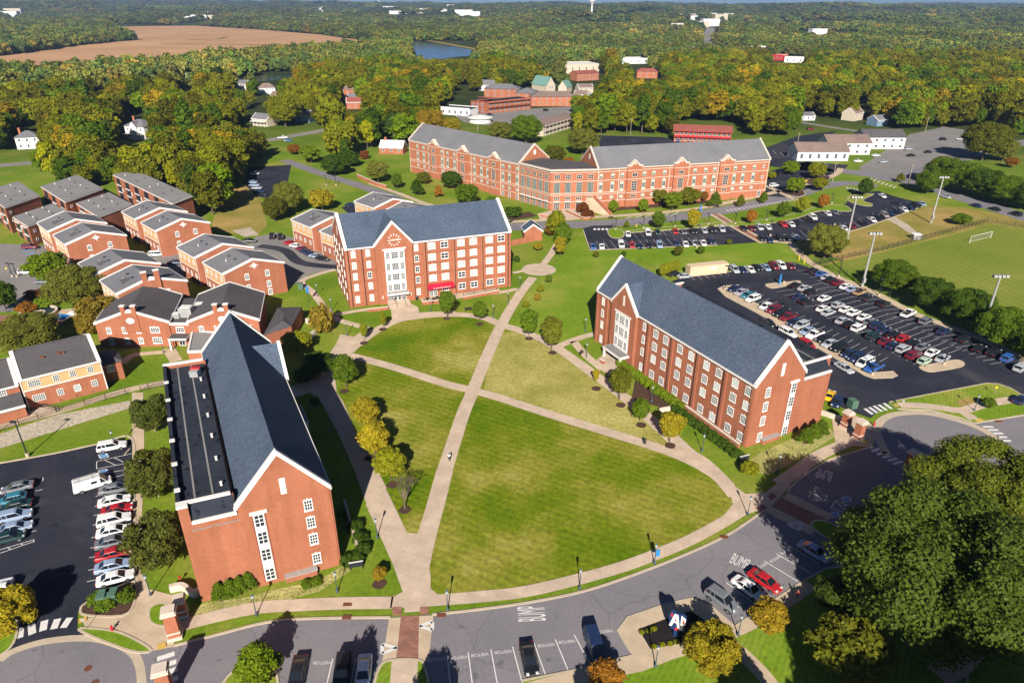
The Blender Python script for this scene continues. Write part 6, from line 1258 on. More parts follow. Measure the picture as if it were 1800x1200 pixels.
row('small hill car park beyond the blocks', 'far end', 172, [(447, 305, 'white', 'sedan'), (443, 320, 'pale blue', 'sedan'), (447, 325, 'pale blue', 'sedan'), (451, 330, 'silver', 'sedan'), (456, 336, 'navy', 'sedan'), (461, 341, 'black', 'sedan')])
row('gravel lot right of the white motel', 'left', 15, [(1509, 283, 'white', 'sedan'), (1540, 273, 'white', 'sedan'), (1553, 284, 'silver', 'sedan'), (1597, 262, 'silver', 'suv'), (1602, 273, 'black', 'sedan'), (1632, 267, 'black', 'sedan'), (1658, 245, 'black', 'suv'), (1688, 244, 'white', 'sedan'), (1699, 243, 'white', 'sedan'), (1707, 239, 'maroon', 'suv'), (1780, 244, 'black', 'sedan')])
row('side lot at the end of the long hall', 'left', 30, [(1361, 326, 'white', 'suv'), (1373, 304, 'black', 'sedan'), (1412, 318, 'yellow', 'sedan')])
row('alone on the lane before the right wood', 'x', 5, [(1425, 227, 'maroon', 'suv')])
row('row at the red-railed motel', 'left', 80, [(1192, 247, 'blue', 'sedan'), (1204, 246, 'black', 'sedan'), (1211, 252, 'navy', 'suv'), (1223, 247, 'red', 'sedan'), (1243, 247, 'red', 'sedan')])
row('lot of the dark brick motel', 'left', 30, [(807, 204, 'silver', 'sedan'), (828, 204, 'black', 'sedan'), (861, 201, 'navy', 'sedan'), (960, 194, 'black', 'suv')])
row('road behind the round tree', 'left', 15, [(497, 242, 'white', 'pickup'), (507, 247, 'blue', 'sedan')])
row('shade of the house behind the clock hall', 'left', 30, [(617, 360, 'navy', 'sedan'), (633, 372, 'black', 'suv')])
row('street corner on the right', 'back', 30, [(1797, 702, 'navy', 'sedan')])
# ================================================================== TREES
NR = np.random.default_rng(11)
def mesh_np(name, V, Fq, tint, mat, Ft=None, tint_t=None):
    me = bpy.data.meshes.new(name); nv = len(V); nq = len(Fq); nt_ = 0 if Ft is None else len(Ft)
    me.vertices.add(nv); me.vertices.foreach_set('co', V.astype(np.float32).ravel())
    loops = np.concatenate([Fq.ravel(), Ft.ravel()]) if nt_ else Fq.ravel()
    me.loops.add(len(loops)); me.loops.foreach_set('vertex_index', loops.astype(np.int32))
    me.polygons.add(nq + nt_); st = np.concatenate([np.arange(nq) * 4, nq * 4 + np.arange(nt_) * 3]); me.polygons.foreach_set('loop_start', st.astype(np.int32))
    at = me.attributes.new('tint', 'FLOAT_COLOR', 'POINT'); c = np.ones((nv, 4), np.float32); c[:, :3] = tint; at.data.foreach_set('color', c.ravel())
    me.materials.append(mat); me.update(calc_edges=True); return me
def leaves(blobs, n, size, elong=1.4, drop=0.35, flat=0.35):
    """leaf-clump quads spread over and a little inside a set of blobs; returns verts, quads, tints"""
    blobs = np.array(blobs, float); w = blobs[:, 3] ** 2; idx = NR.choice(len(blobs), n, p=w / w.sum())
    d = NR.normal(size=(n, 3)); d /= np.linalg.norm(d, axis=1)[:, None]; d[:, 2] = np.where(d[:, 2] < -0.45, -d[:, 2], d[:, 2])
    rr = blobs[idx, 3] * (1.0 - drop * NR.random(n) ** 1.8) * (1 + NR.normal(size=n) * .05)
    sq = blobs[idx, 4] if blobs.shape[1] > 4 else np.ones(n)
    p = blobs[idx, :3] + d * rr[:, None] * np.stack([np.ones(n), np.ones(n), sq], 1)
    nrm = d * .75 + NR.normal(size=(n, 3)) * .55; nrm[:, 2] += flat; nrm /= np.linalg.norm(nrm, axis=1)[:, None]
    a = np.cross(nrm, NR.normal(size=(n, 3))); a /= np.linalg.norm(a, axis=1)[:, None]; b = np.cross(nrm, a)
    s = size * (.65 + .7 * NR.random(n)); a *= (s * elong / 2)[:, None]; b *= (s / 2)[:, None]
    V = np.stack([p - a, p - b * .9 + a * .1, p + a, p + b], 1).reshape(-1, 3); Fq = np.arange(n * 4).reshape(n, 4)
    t = .78 + .44 * NR.random(n); hue = NR.normal(size=n) * .06; bl = (.92 + .16 * NR.random(len(blobs)))[idx]
    tint = np.stack([t * bl * (1 + hue + .02), t * bl, t * bl * (1 - hue)], 1); return V, Fq, np.repeat(tint, 4, 0)
def ico(sub=1):
    bm = bmesh.new(); bmesh.ops.create_icosphere(bm, subdivisions=sub, radius=1); V = np.array([v.co[:] for v in bm.verts]); Fc = np.array([[v.index for v in f.verts] for f in bm.faces]); bm.free(); return V, Fc
ICV, ICF = ico(2)
def cores(blobs, k=.78):
    Vs, Fs = [], []; o = 0
    for b in blobs:
        j = 1 + NR.normal(size=len(ICV)) * .09; v = ICV * (b[3] * k) * j[:, None]
        if len(b) > 4: v = v * np.array([1, 1, b[4]])
        Vs.append(v + np.array(b[:3])); Fs.append(ICF + o); o += len(ICV)
    return np.concatenate(Vs), np.concatenate(Fs)
def crown_mesh(name, blobs, n, size, core=.66, **kw):
    V, Fq, T = leaves(blobs, n, size, **kw); cv, cf = cores(blobs, core); nv = len(V)
    V = np.concatenate([V, cv]); T = np.concatenate([T, np.full((len(cv), 3), .9)]); return mesh_np(name, V, Fq, T, M['leaf'], cf + nv)
def blob_crown(nb, R, z0, z1, rb=(.32, .5), shape='round', squash=.85):
    """nb blobs filling a crown of radius R between z0 and z1"""
    out = []; zc = (z0 + z1) / 2; hz = (z1 - z0) / 2
    for i in range(nb):
        u = i * 2.399963 + NR.random() * .6; t = (i + .5) / nb; zz = -.85 + 1.75 * t
        prof = {'round': math.sqrt(max(.05, 1 - zz * zz * .8)), 'oval': math.sqrt(max(.04, 1 - zz * zz)) * (1 - .12 * zz), 'cone': max(.06, (1 - (zz + .85) / 1.8)), 'vase': .45 + .5 * (zz + .85) / 1.75 if zz < .45 else .95 - (zz - .45) * 1.1, 'flat': math.sqrt(max(.05, 1 - zz * zz * .5))}[shape]
        r = R * NR.uniform(*rb) * (1 if shape != 'cone' else (.35 + .75 * prof)); rad = max(0, R * prof - r * .75) * math.sqrt(NR.uniform(.45, 1))
        out.append((rad * math.cos(u), rad * math.sin(u), zc + hz * zz * .8, r, squash))
    out.append((0, 0, zc, R * .6, hz / R * 1.0)); return out
def trunk_mesh(name, h, r, limbs=5, mat='bark', spread=1.0, hl=None):
    m = MB(); zt = h * .55; m.tube((0, 0, -.1), (0, 0, zt), r, r * .6, 7)
    for i in range(limbs):
        a = i * 2.4 + .5; z = h * (.3 + .22 * i / max(1, limbs)); m.tube((0, 0, z), (math.cos(a) * spread, math.sin(a) * spread, z + h * .28), r * .5, r * .18, 5)
    return m.mesh(name, mat)
# prototypes: (crown mesh, trunk mesh) normalised to radius 1 x height 1 by their scale at use
TP = {}
def proto(key, cm, tm, R, Hh): TP[key] = (cm, tm, R, Hh)
for i in range(2): proto(f'giant{i}', crown_mesh('crown', blob_crown(60, 10, 2.6, 19, (.16, .3)), 62000, .25, drop=.5), trunk_mesh('trunk', 18, .5, 8, spread=4), 10, 19)
for i in range(3): proto(f'big{i}', crown_mesh('crown', blob_crown(46, 10, 3.0, 19, (.2, .34)), 26000, .4, drop=.5), trunk_mesh('trunk', 18, .5, 8, spread=4), 10, 19)
for i in range(3): proto(f'round{i}', crown_mesh('crown', blob_crown(22, 4, 1.6, 8, (.26, .44)), 5200, .36, drop=.45), trunk_mesh('trunk', 8, .17, 6, spread=1.6), 4, 8)
for i in range(3): proto(f'oval{i}', crown_mesh('crown', blob_crown(20, 2.6, 1.3, 7, (.3, .48), 'oval', 1.1), 4200, .28, drop=.45, elong=1.7), trunk_mesh('trunk', 7, .12, 5, spread=1), 2.6, 7)
for i in range(2): proto(f'vase{i}', crown_mesh('crown', blob_crown(20, 2.6, 1.4, 6.6, (.28, .42), 'vase', 1.0), 4200, .27, drop=.5, elong=1.9), trunk_mesh('trunk', 6.6, .11, 6, spread=1.2), 2.6, 6.6)
for i in range(2): proto(f'crepe{i}', crown_mesh('crown', blob_crown(26, 4, 1.3, 7.5, (.22, .36), 'flat', .9), 9000, .24, drop=.6, elong=2.4, flat=.1), trunk_mesh('trunk', 7, .14, 8, 'bark_pale', 2.4), 4, 7.5)
for i in range(2): proto(f'bush{i}', crown_mesh('crown', blob_crown(12, 1.5, .05, 1.7, (.32, .5)), 1500, .22, drop=.4), None, 1.5, 1.7)
for i in range(2): proto(f'cone{i}', crown_mesh('crown', blob_crown(24, 3, .8, 11, (.3, .42), 'cone', 1.0), 4200, .36, drop=.45, flat=0), trunk_mesh('trunk', 10, .2, 3, spread=.8), 3, 11)
for i in range(5): proto(f'wood{i}', crown_mesh('crown', blob_crown(12 + i, 6.5, 2.0, 15, (.3, .46), 'round' if i % 2 else 'flat'), 2600, .78, drop=.45), trunk_mesh('trunk', 13, .3, 5, spread=2.6), 6.5, 15)
for i in range(2): proto(f'pine{i}', crown_mesh('crown', blob_crown(20, 5, 4, 20, (.22, .34), 'cone', .6), 2400, .8, drop=.5, flat=.5), trunk_mesh('trunk', 19, .3, 4, spread=2), 5, 20)
for i in range(3): proto(f'far{i}', crown_mesh('crown', blob_crown(7, 6.5, .5, 12, (.36, .52)), 420, 1.7, drop=.4), None, 6.5, 12)
def bare_mesh(name, h, R, mat):
    m = MB()
    def br(p, d, l, r, k):
        q = (p[0] + d[0] * l, p[1] + d[1] * l, p[2] + d[2] * l); m.tube(p, q, r, r * .6, 4 if k < 2 else 3)
        if k == 0 and False: return
        if k < 4:
            for i in range(3 if k else 7):
                a = rnd.random() * 6.28; sp = .62 if k else .5; v = Vector((d[0] + math.cos(a) * sp, d[1] + math.sin(a) * sp, d[2] + .15)).normalized(); br(q, v, l * (.62 if k else 1.15), r * .55, k + 1)
    br((0, 0, 0), (0, 0, 1), h * .2, R, 0); return m.mesh(name, mat)
BARE = bare_mesh('branches', 7, .16, 'bark')
LEAFC = {'green': (0.096, 0.154, 0.007), 'deep green': (0.052, 0.096, 0.006), 'olive green': (0.136, 0.146, 0.010), 'olive-yellow': (0.304, 0.249, 0.012), 'yellow-green': (0.215, 0.226, 0.008), 'bright green': (0.151, 0.219, 0.007), 'golden': (.30, .205, .012), 'orange': (.34, .15, .014), 'russet': (0.255, 0.109, 0.013), 'grey-green': (0.151, 0.161, 0.020), 'dark olive': (0.096, 0.100, 0.008), 'brown-olive': (0.239, 0.176, 0.018), 'maroon': (0.136, 0.043, 0.012), 'blue-green': (0.056, 0.109, 0.013)}
ALLT = []
def tree(key, p, r, h, col, label, cat='tree', group=None, z=0.0, name='tree', rz=None, jit=.08):
    cm, tm, R0, H0 = TP[key]; o = empty(name, (p[0], p[1], z), label, cat, group, rz=NR.random() * 6.28 if rz is None else rz, scale=(r / R0, r / R0, h / H0))
    c = LEAFC[col] if isinstance(col, str) else col; j = 1 + NR.normal() * jit
    child('crown', cm, o, color=tuple(min(1, v * j) for v in c))
    if tm: child('trunk', tm, o)
    ALLT.append((p[0], p[1], r)); return o
def tr(x, y, wpx, key, col, label, ratio=2.0, h=None, cf=.56, cat='tree', group=None, name='tree'):
    """x,y pixel of the crown's middle; wpx crown width in pixels of the photograph"""
    g = G(x, y, 0); dist = math.sqrt(g[0] ** 2 + g[1] ** 2 + H * H); r = wpx / 2 * dist / FPX * .96
    hh = h or r * ratio; g = G(x, y, hh * cf); return tree(key, g, r, hh, col, label, cat, group, name=name)
A_ = 'trees on the quad'; B_ = 'trees beside the left car park'; C_ = 'street trees of the north car park'; D_ = 'trees in the belt by the sports field'
tr(264, 726, 62, 'crepe0', (.08, .1, .015), 'olive feathery tree between walk and near hall, farthest of three', 1.9, group=B_); tr(268, 832, 80, 'crepe1', (.085, .098, .014), 'olive-brown feathery tree between walk and near hall, middle of three', 1.9, group=B_); tr(274, 950, 90, 'crepe0', (.085, .098, .014), 'largest olive-brown feathery tree at the near hall corner', 1.8, group=B_)
tr(605, 650, 44, 'oval0', 'green', 'green oval tree at the west end of the cross path', 2.7, group=A_); tr(642, 722, 50, 'oval1', 'olive-yellow', 'olive-yellow oval tree, farthest of the three beside the shaded walk', 2.2, group=A_); tr(656, 768, 60, 'oval2', 'olive-yellow', 'yellowish oval tree, middle of the three beside the shaded walk', 2.1, group=A_); tr(685, 814, 58, 'oval0', 'yellow-green', 'yellow-green oval tree, nearest of the three beside the shaded walk', 2.1, group=A_)
tr(673, 562, 17, 'vase0', 'yellow-green', 'slim yellow-green sapling before the clock hall steps, right one', 3.6, group=A_); tr(639, 582, 18, 'vase1', 'yellow-green', 'slim yellow-green sapling before the clock hall steps, left one', 3.6, group=A_)
tr(785, 534, 38, 'vase0', 'green', 'vase-shaped green tree before the red awning', 2.6, group=A_); tr(843, 545, 28, 'oval1', 'green', 'small green tree right of the awning tree', 2.7, group=A_)
tr(930, 567, 42, 'vase1', 'green', 'green vase-shaped tree, left of the pair by the path fork', 2.6, group=A_); tr(970, 585, 52, 'vase0', 'olive green', 'green vase-shaped tree, right of the pair by the path fork', 2.4, group=A_)
tr(1048, 660, 16, 'vase1', 'olive-yellow', 'thin half-bare sapling left of the rounded tree by the right hall', 3.4, group=A_); tr(1091, 673, 54, 'vase0', 'olive green', 'dense vase-shaped tree nearest the right hall entrance', 2.2, group=A_); tr(1127, 718, 34, 'oval2', 'green', 'small oval green tree, middle of three before the right hall', 2.6, group=A_); tr(1180, 750, 56, 'vase1', 'olive-yellow', 'olive tree at the pointed end of the lawn before the right hall', 2.0, group=A_)
tr(1318, 823, 34, 'round1', 'yellow-green', 'low yellow-green tree below the right hall corner', 1.5); tr(667, 1008, 26, 'round2', 'golden', 'small golden tree in a mulch ring by the near hall', 1.9)
o = empty('tree', (*G(712, 893), 0), 'nearly bare grey tree on the left lawn', 'tree', A_); child('branches', BARE, o, scale=(1.25, 1.25, 1.15)); ALLT.append((*G(712, 893), 2))
cm, tm, R0, H0 = TP['vase0']; 
tr(565, 562, 44, 'bush0', 'brown-olive', 'round olive-brown shrub by the curved terrace', 1.9, cat='shrub', name='shrub'); tr(520, 600, 58, 'round0', 'yellow-green', 'yellow-green leafy shrub behind the near hall roof', 1.2, cat='shrub', name='shrub'); tr(560, 640, 60, 'round1', 'deep green', 'dark tree in the shade east of the near hall', 1.4); tr(535, 660, 40, 'round2', 'deep green', 'dark shrub in the shade against the near hall', 1.2, cat='shrub', name='shrub')
tr(553, 705, 20, 'bush0', 'deep green', 'round shrub in the shaded planting oval', 1.3, cat='shrub', name='shrub')
tr(600, 900, 20, 'bush1', 'green', 'shrub by the shaded steps', 1.3, cat='shrub', name='shrub')
tr(978, 392, 34, 'oval0', 'yellow-green', 'tall yellow-green tree, farthest of the cluster by the circle path', 2.8); tr(990, 410, 34, 'oval2', 'green', 'green tree in the middle of the cluster by the circle path', 2.4); tr(985, 432, 28, 'vase1', 'olive-yellow', 'olive tree, nearest of the cluster by the circle path', 2.6); tr(968, 405, 22, 'round0', 'russet', 'small russet tree by the brick screen wall', 1.8)
tr(945, 522, 14, 'round1', 'golden', 'golden sapling on the slope, lower of the row', 2); tr(950, 507, 14, 'round2', 'yellow-green', 'yellow-green sapling on the slope, second of the row', 2); tr(965, 490, 14, 'round1', 'green', 'green sapling by the paved circle', 2.2); tr(925, 535, 16, 'round0', 'yellow-green', 'bushy sapling beside the fork of paths', 1.6); tr(946, 433, 18, 'round2', 'olive-yellow', 'olive sapling below the brick screen wall', 1.7); tr(908, 455, 14, 'bush1', 'deep green', 'dark shrub at the clock hall corner', 1.5, cat='shrub', name='shrub')
for x, y, w, k, c, lb, ra in ((820, 340, 44, 'round0', 'green', 'broad green tree in front of the left wing, beside the orange one', 1.7), (732, 325, 28, 'cone0', 'deep green', 'conical dark green tree left of the orange tree', 2.2), (770, 333, 20, 'cone1', 'orange', 'small orange and green tree before the left wing', 2.4), (697, 317, 20, 'oval0', 'green', 'slim green tree by the low brick wall', 2.6), (745, 312, 26, 'round1', 'olive green', 'olive tree close to the left wing', 1.6), (793, 315, 38, 'round2', 'deep green', 'dark green tree close under the left wing', 1.5), (663, 300, 40, 'round0', 'grey-green', 'grey-green tree behind the low brick wall', 1.8), (865, 355, 28, 'bush0', 'green', 'green shrub at the foot of the left wing', 1.1), (900, 372, 40, 'bush1', 'deep green', 'spreading dark shrub near the long hall corner', .7), (1025, 366, 24, 'bush0', 'maroon', 'dark red shrub by the outdoor stair, left', 1.3), (1032, 375, 24, 'bush1', 'maroon', 'dark red shrub by the outdoor stair, right', 1.2),
        (1078, 362, 19, 'oval1', 'bright green', 'bright green sapling before the right wing, left of two', 2.4), (1131, 361, 20, 'oval2', 'bright green', 'bright green sapling before the right wing, right of two', 2.4), (1160, 345, 30, 'round1', 'olive green', 'olive tree against the right wing', 1.7), (1183, 352, 34, 'round0', 'bright green', 'round bright green tree against the right wing', 1.8), (1212, 345, 38, 'round2', 'olive green', 'broad olive tree against the right wing', 1.5), (1238, 345, 20, 'vase0', 'russet', 'russet-grey shrubby tree against the right wing', 1.7), (1258, 347, 26, 'cone0', 'green', 'pointed green tree near the right wing end', 2.3), (1303, 350, 18, 'cone1', 'olive green', 'slim conical tree, second from the right wing end', 2.6), (1343, 344, 18, 'cone0', 'green', 'slim conical tree at the right wing corner', 2.4)): tr(x, y, w, k, c, lb, ra, cat='shrub' if k[:4] == 'bush' else 'tree', name='shrub' if k[:4] == 'bush' else 'tree')
for x, y, w, k, c, lb in ((1158, 386, 24, 'oval0', 'green', 'dense dark green tree, second from left on the lot verge'), (1219, 385, 28, 'vase1', 'olive-yellow', 'half-turned olive tree beside the bicycle bays'), (1102, 392, 12, 'cone1', 'bright green', 'small pointed green tree at the left end of the lot verge'), (1322, 380, 19, 'oval2', 'orange', 'orange tree, left one of two on the upper verge'), (1378, 368, 22, 'oval1', 'green', 'green tree between the orange trees, left one'), (1412, 360, 22, 'oval0', 'yellow-green', 'yellow-green tree between the orange trees, right one'), (1449, 353, 19, 'oval2', 'orange', 'orange tree, right one of two on the upper verge'), (1522, 328, 22, 'oval1', 'deep green', 'dark green tree on the island by the street crossing')): tr(x, y, w, k, c, lb, 2.5, group=C_)
for x, y, w, k, c, lb in ((1390, 294, 28, 'round0', 'bright green', 'bright lime tree in the side lot, farthest left'), (1398, 325, 32, 'round1', 'bright green', 'bright lime tree in the side lot, nearest left'), (1437, 300, 30, 'round2', 'yellow-green', 'yellow lime tree in the side lot, farthest right'), (1442, 323, 26, 'round0', 'yellow-green', 'yellow lime tree in the side lot, nearest right'), (1357, 308, 16, 'round1', 'yellow-green', 'small lime tree by the right wing end')): tr(x, y, w, k, c, lb, 1.6)
tr(1455, 422, 64, 'big1', 'grey-green', 'big grey-green tree between the upper and right car parks', 1.7); tr(1690, 385, 28, 'round2', 'green', 'low round tree on the dry bank above the field', 1.1)
for x, y, w, k, c, lb in ((1575, 484, 66, 'big0', 'green', 'leftmost'), (1640, 514, 66, 'big1', 'deep green', 'second'), (1705, 538, 72, 'big2', 'deep green', 'third'), (1770, 575, 78, 'big0', 'green', 'fourth'), (1830, 600, 78, 'big1', 'green', 'last')): tr(x, y, w, k, c, f'broad deep green tree in the belt by the sports field, {lb}', 1.5, group=D_)
for x, y, w, k, c, lb in ((1635, 318, 44, 'big1', 'green', 'nearest the crossing'), (1662, 298, 52, 'big2', 'green', 'tall one at its left end'), (1695, 308, 54, 'big0', 'green', 'second'), (1735, 320, 54, 'big1', 'deep green', 'third'), (1775, 332, 52, 'big2', 'green', 'fourth'), (1812, 342, 50, 'big0', 'deep green', 'last at the frame edge')): tr(x, y, w, k, c, f'broad tree in the row behind the street, {lb}', 1.5, group='row of trees behind the street')
tr(1737, 245, 62, 'big1', 'olive green', 'large olive tree beyond the gravel lot', 1.5); tr(1768, 262, 34, 'big2', 'grey-green', 'grey-green tree right of the gravel lot', 1.7); tr(1584, 310, 16, 'cone0', 'olive green', 'small conifer at the street corner', 2); tr(1779, 285, 20, 'round0', 'russet', 'reddish sapling on the far right lawn', 1.4)
# foreground giants, bottom right
tr(1480, 1048, 82, 'big2', (.075, .11, .012), 'lower dark green tree at the left foot of the huge one', 1.5, group='foreground trees'); tr(1646, 1004, 262, 'giant0', (.07, .105, .011), 'huge dark green tree filling the bottom right', 1.75, group='foreground trees'); tr(1728, 872, 200, 'giant1', (.125, .155, .012), 'large yellow-green tree behind the huge one, right edge', 1.5, group='foreground trees'); tr(1840, 960, 180, 'giant1', (.15, .16, .013), 'yellowish tree cut by the right edge', 1.5, group='foreground trees'); tr(1492, 1142, 118, 'round0', 'olive green', 'rounded olive tree at the foot of the huge tree', 1.5)
tr(1352, 1086, 74, 'vase1', 'golden', 'golden-orange tree in front of the grey car', 1.6); tr(1252, 1140, 92, 'crepe0', 'olive-yellow', 'thin yellowing tree at the sign garden corner', 1.5); tr(1066, 1190, 62, 'oval1', 'orange', 'orange and green tree at the bottom edge', 2.0); tr(448, 1157, 84, 'cone0', 'bright green', 'bright green feathery tree beside the visitor bays', 2.1)
tr(12, 1072, 78, 'crepe1', 'olive-yellow', 'yellowing tree on the island at the left edge', 1.5)
tr(1740, 708, 20, 'round1', 'green', 'small round tree beside the island walk', 1.7)
# off-frame trees behind the camera side, which cast the long shade at the bottom right
for i, (x, y, r, h) in enumerate(((38, 27, 7, 21), (48, 31, 8, 24), (58, 32, 8, 25), (68, 33, 8, 25), (78, 34, 8, 25), (53, 22, 8, 25), (66, 24, 8, 25), (88, 36, 8, 25), (-19, 41, 2.6, 12), (-9, 42, 3, 10), (9, 42, 3, 9), (27, 42, 3.2, 10), (42, 42, 2.4, 13))): tree(f'big{i % 3}' if r > 5 else f'round{i % 3}', (x, y), r, h, 'green', f'tree just below the frame, {ordw(i + 1)} from the start of the shaded row', group='trees below the frame')
# left side of the campus
tr(82, 470, 58, 'round0', 'bright green', 'bright green tree beside the round car park', 1.7); tr(133, 502, 86, 'big0', 'grey-green', 'big dark olive tree behind the dining hall', 1.4); tr(170, 548, 64, 'crepe1', 'brown-olive', 'brown-olive tree beside the dining hall gable', 1.5); tr(45, 585, 96, 'big1', 'grey-green', 'wide olive tree behind the tan-banded house', 1.1); tr(2, 520, 40, 'round1', 'deep green', 'dark green tree at the left edge', 2.2)
tr(150, 575, 34, 'crepe0', 'brown-olive', 'sparse brown shrub by the courtyard', 1.3, cat='shrub', name='shrub'); tr(60, 518, 30, 'bush0', 'maroon', 'dark red-brown shrub in the courtyard', .8, cat='shrub', name='shrub'); tr(80, 530, 36, 'bush1', 'bright green', 'low bright green shrub by the fountain', .7, cat='shrub', name='shrub'); tr(88, 512, 26, 'bush0', 'brown-olive', 'brown shrub below the bright green tree', .9, cat='shrub', name='shrub'); tr(45, 540, 30, 'bush1', 'russet', 'rust-coloured shrub by the fountain', .8, cat='shrub', name='shrub')
tr(505, 345, 50, 'big0', 'grey-green', 'tall grey-green tree left of the apartment house', 2.0); tr(480, 365, 40, 'big1', 'dark olive', 'dark tree at the edge of the dry slope', 2.0); tr(565, 350, 44, 'round1', 'olive-yellow', 'rounded yellow-olive tree behind the apartment house', 1.6); tr(498, 190, 56, 'big1', 'yellow-green', 'round bright tree by the blue house', 1.6); tr(588, 288, 50, 'big2', 'deep green', 'very dark bushy tree beside the campus street', 1.3); tr(517, 262, 24, 'round2', 'russet', 'russet tree at the bend of the road', 1.3); tr(545, 270, 36, 'round0', 'bright green', 'bright green tree at the bend of the road', 1.5); tr(640, 272, 18, 'bush1', 'maroon', 'maroon tree left of the green-roofed bungalow', 1.4); tr(612, 278, 40, 'round1', 'deep green', 'dark rounded tree beside the green-roofed bungalow', 1.3)
for x, y, w, c, lb in ((655, 212, 44, 'deep green', 'tallest dark pine left of the long hall'), (690, 218, 38, 'blue-green', 'dark pine right of the tallest one'), (632, 222, 30, 'deep green', 'narrow dark pine left of the tallest one')): tr(x, y, w, 'pine0', c, lb, 2.5)
for x, y, w, c, k, lb in ((757, 215, 56, 'golden', 'big1', 'broad golden tree behind the left wing'), (790, 222, 40, 'olive-yellow', 'big2', 'yellow-olive tree behind the left wing'), (925, 225, 56, 'green', 'big0', 'tall green tree behind the middle of the long hall'), (880, 230, 44, 'grey-green', 'big1', 'pale olive tree behind the left wing roof'), (1025, 246, 54, 'grey-green', 'big2', 'thin pale tree behind the gap of the long hall'), (975, 270, 40, 'dark olive', 'big1', 'dark tree seen through the gap of the long hall'), (1000, 285, 24, 'russet', 'round1', 'low russet tree in the gap of the long hall')): tr(x, y, w, k, c, lb, 1.5)
# shrubs and hedges at the halls
for i in range(13): p = FC(-2.4, 15.5 + i * 1.65); tree(f'bush{i % 2}', p, 1.25, 1.6, 'bright green', f'clipped green hedge shrub along the right hall, {ordw(i + 1)} from the near end', 'shrub', 'upper hedge of the right hall', name='hedge')
for i in range(11): p = FC(-3.6, -1.4 + i * 1.65); tree(f'bush{i % 2}', p, 1.25, 1.4, 'deep green', f'dark hedge shrub below the right hall terrace, {ordw(i + 1)} from the near corner', 'shrub', 'lower hedge of the right hall', name='hedge')
for i, (x, y) in enumerate(((383, 1036), (402, 1030), (420, 1024), (435, 1017))): tr(x, y, 30, 'cone1', 'green', f'pointed green shrub before the near gable, {ordw(i + 1)} from the left', 3.0, cat='shrub', name='shrub', group='shrubs before the near gable')
for i, (x, y) in enumerate(((1418, 762), (1432, 755), (1445, 748))): tr(x, y, 30, 'cone0', 'green', f'pointed green shrub before the right gable, {ordw(i + 1)} from the left', 2.4, cat='shrub', name='shrub', group='shrubs before the right gable')
for i, (x, y) in enumerate(((625, 925), (632, 945), (638, 965), (628, 980), (612, 985))): tr(x, y, 30, f'bush{i % 2}', 'deep green', f'dark hedge shrub curving round the near hall corner, {ordw(i + 1)} from the back', 1.1, cat='shrub', name='hedge', group='hedge at the near hall corner')
for i, (x, y) in enumerate(((540, 1025), (555, 1022))): tr(x, y, 24, f'bush{i % 2}', 'green', ('left' if i == 0 else 'right') + ' low grassy shrub at the plinth of the near gable', .7, cat='shrub', name='shrub')
for i, (x, y) in enumerate(((172, 1052), (186, 1060), (220, 1046))): tr(x, y, 30, f'bush{i % 2}', 'green', f'rounded shrub on the island around the green cabinets, {ordw(i + 1)} from the left', 1.1, cat='shrub', name='shrub', group='shrubs around the cabinets')
for i in range(6): p = (G(1163, 488)[0] + i * 1.05, G(1163, 488)[1] + i * .75); tree('oval2', p, 1.05, 4.2, 'yellow-green', f'narrow yellow-green screen shrub beside the container, {ordw(i + 1)} from the left', 'shrub', 'screen of narrow shrubs', name='shrub')
for x, y, w, c, lb in ((1048, 447, 12, 'olive green', 'first'), (1096, 447, 12, 'deep green', 'second'), (1192, 441, 18, 'dark olive', 'third'), (1233, 440, 14, 'green', 'fourth'), (1282, 425, 10, 'olive green', 'last')): tr(x, y, w, 'round1', c, f'thin sapling on the bank below the north car park, {lb} from the left', 2.0, group='saplings on the bank')
# ---------------------------------------------------------------- the woods
KEEP = [(22, 225, 80, 262), (212, 205, 272, 245), (425, 195, 488, 222), (520, 195, 546, 216), (658, 243, 713, 272), (826, 162, 940, 203), (775, 187, 833, 208), (822, 203, 868, 220), (942, 163, 1003, 188), (945, 145, 990, 165), (943, 208, 1006, 242), (1183, 217, 1305, 254), (1400, 235, 1590, 290), (1497, 180, 1530, 213), (987, 112, 1062, 130), (1013, 127, 1053, 143), (1113, 122, 1162, 140), (1408, 200, 1432, 213), (1540, 207, 1560, 222), (178, 142, 194, 165), (330, 132, 344, 146), (320, 142, 342, 158), (414, 142, 434, 158), (452, 148, 490, 170), (603, 150, 622, 168), (612, 172, 638, 192), (842, 148, 870, 162), (1012, 150, 1040, 166), (720, 72, 842, 104), (440, 127, 520, 138), (0, 282, 62, 300), (486, 226, 572, 250), (1355, 98, 1412, 112), (1090, 104, 1142, 114), (715, 240, 960, 300), (1020, 240, 1350, 300), (120, 345, 330, 400), (0, 300, 52, 330), (392, 335, 470, 400), (430, 290, 512, 345), (800, 150, 830, 165)]
WOOD = [[(-60, 262), (20, 268), (75, 287), (60, 305), (66, 322), (100, 332), (170, 338), (262, 348), (345, 380), (388, 384), (415, 345), (432, 300), (480, 285), (490, 252), (478, 228), (560, 226), (600, 250), (650, 262), (715, 255), (718, 240), (770, 232), (812, 222), (775, 208), (770, 190), (830, 163), (900, 158), (985, 150), (985, 112), (1062, 112), (1100, 130), (1180, 120), (1300, 104), (1900, 104), (1900, 240), (1790, 243), (1720, 225), (1600, 228), (1560, 236), (1540, 220), (1430, 206), (1408, 228), (1395, 243), (1310, 240), (1300, 215), (1190, 215), (1180, 240), (1110, 235), (1060, 236), (1008, 240), (1005, 190), (1005, 150), (940, 140), (800, 104), (640, 132), (300, 170), (0, 192), (-60, 196)], [(560, 256), (640, 262), (718, 250), (718, 300), (690, 285), (655, 285), (640, 290), (600, 296), (575, 290)]]
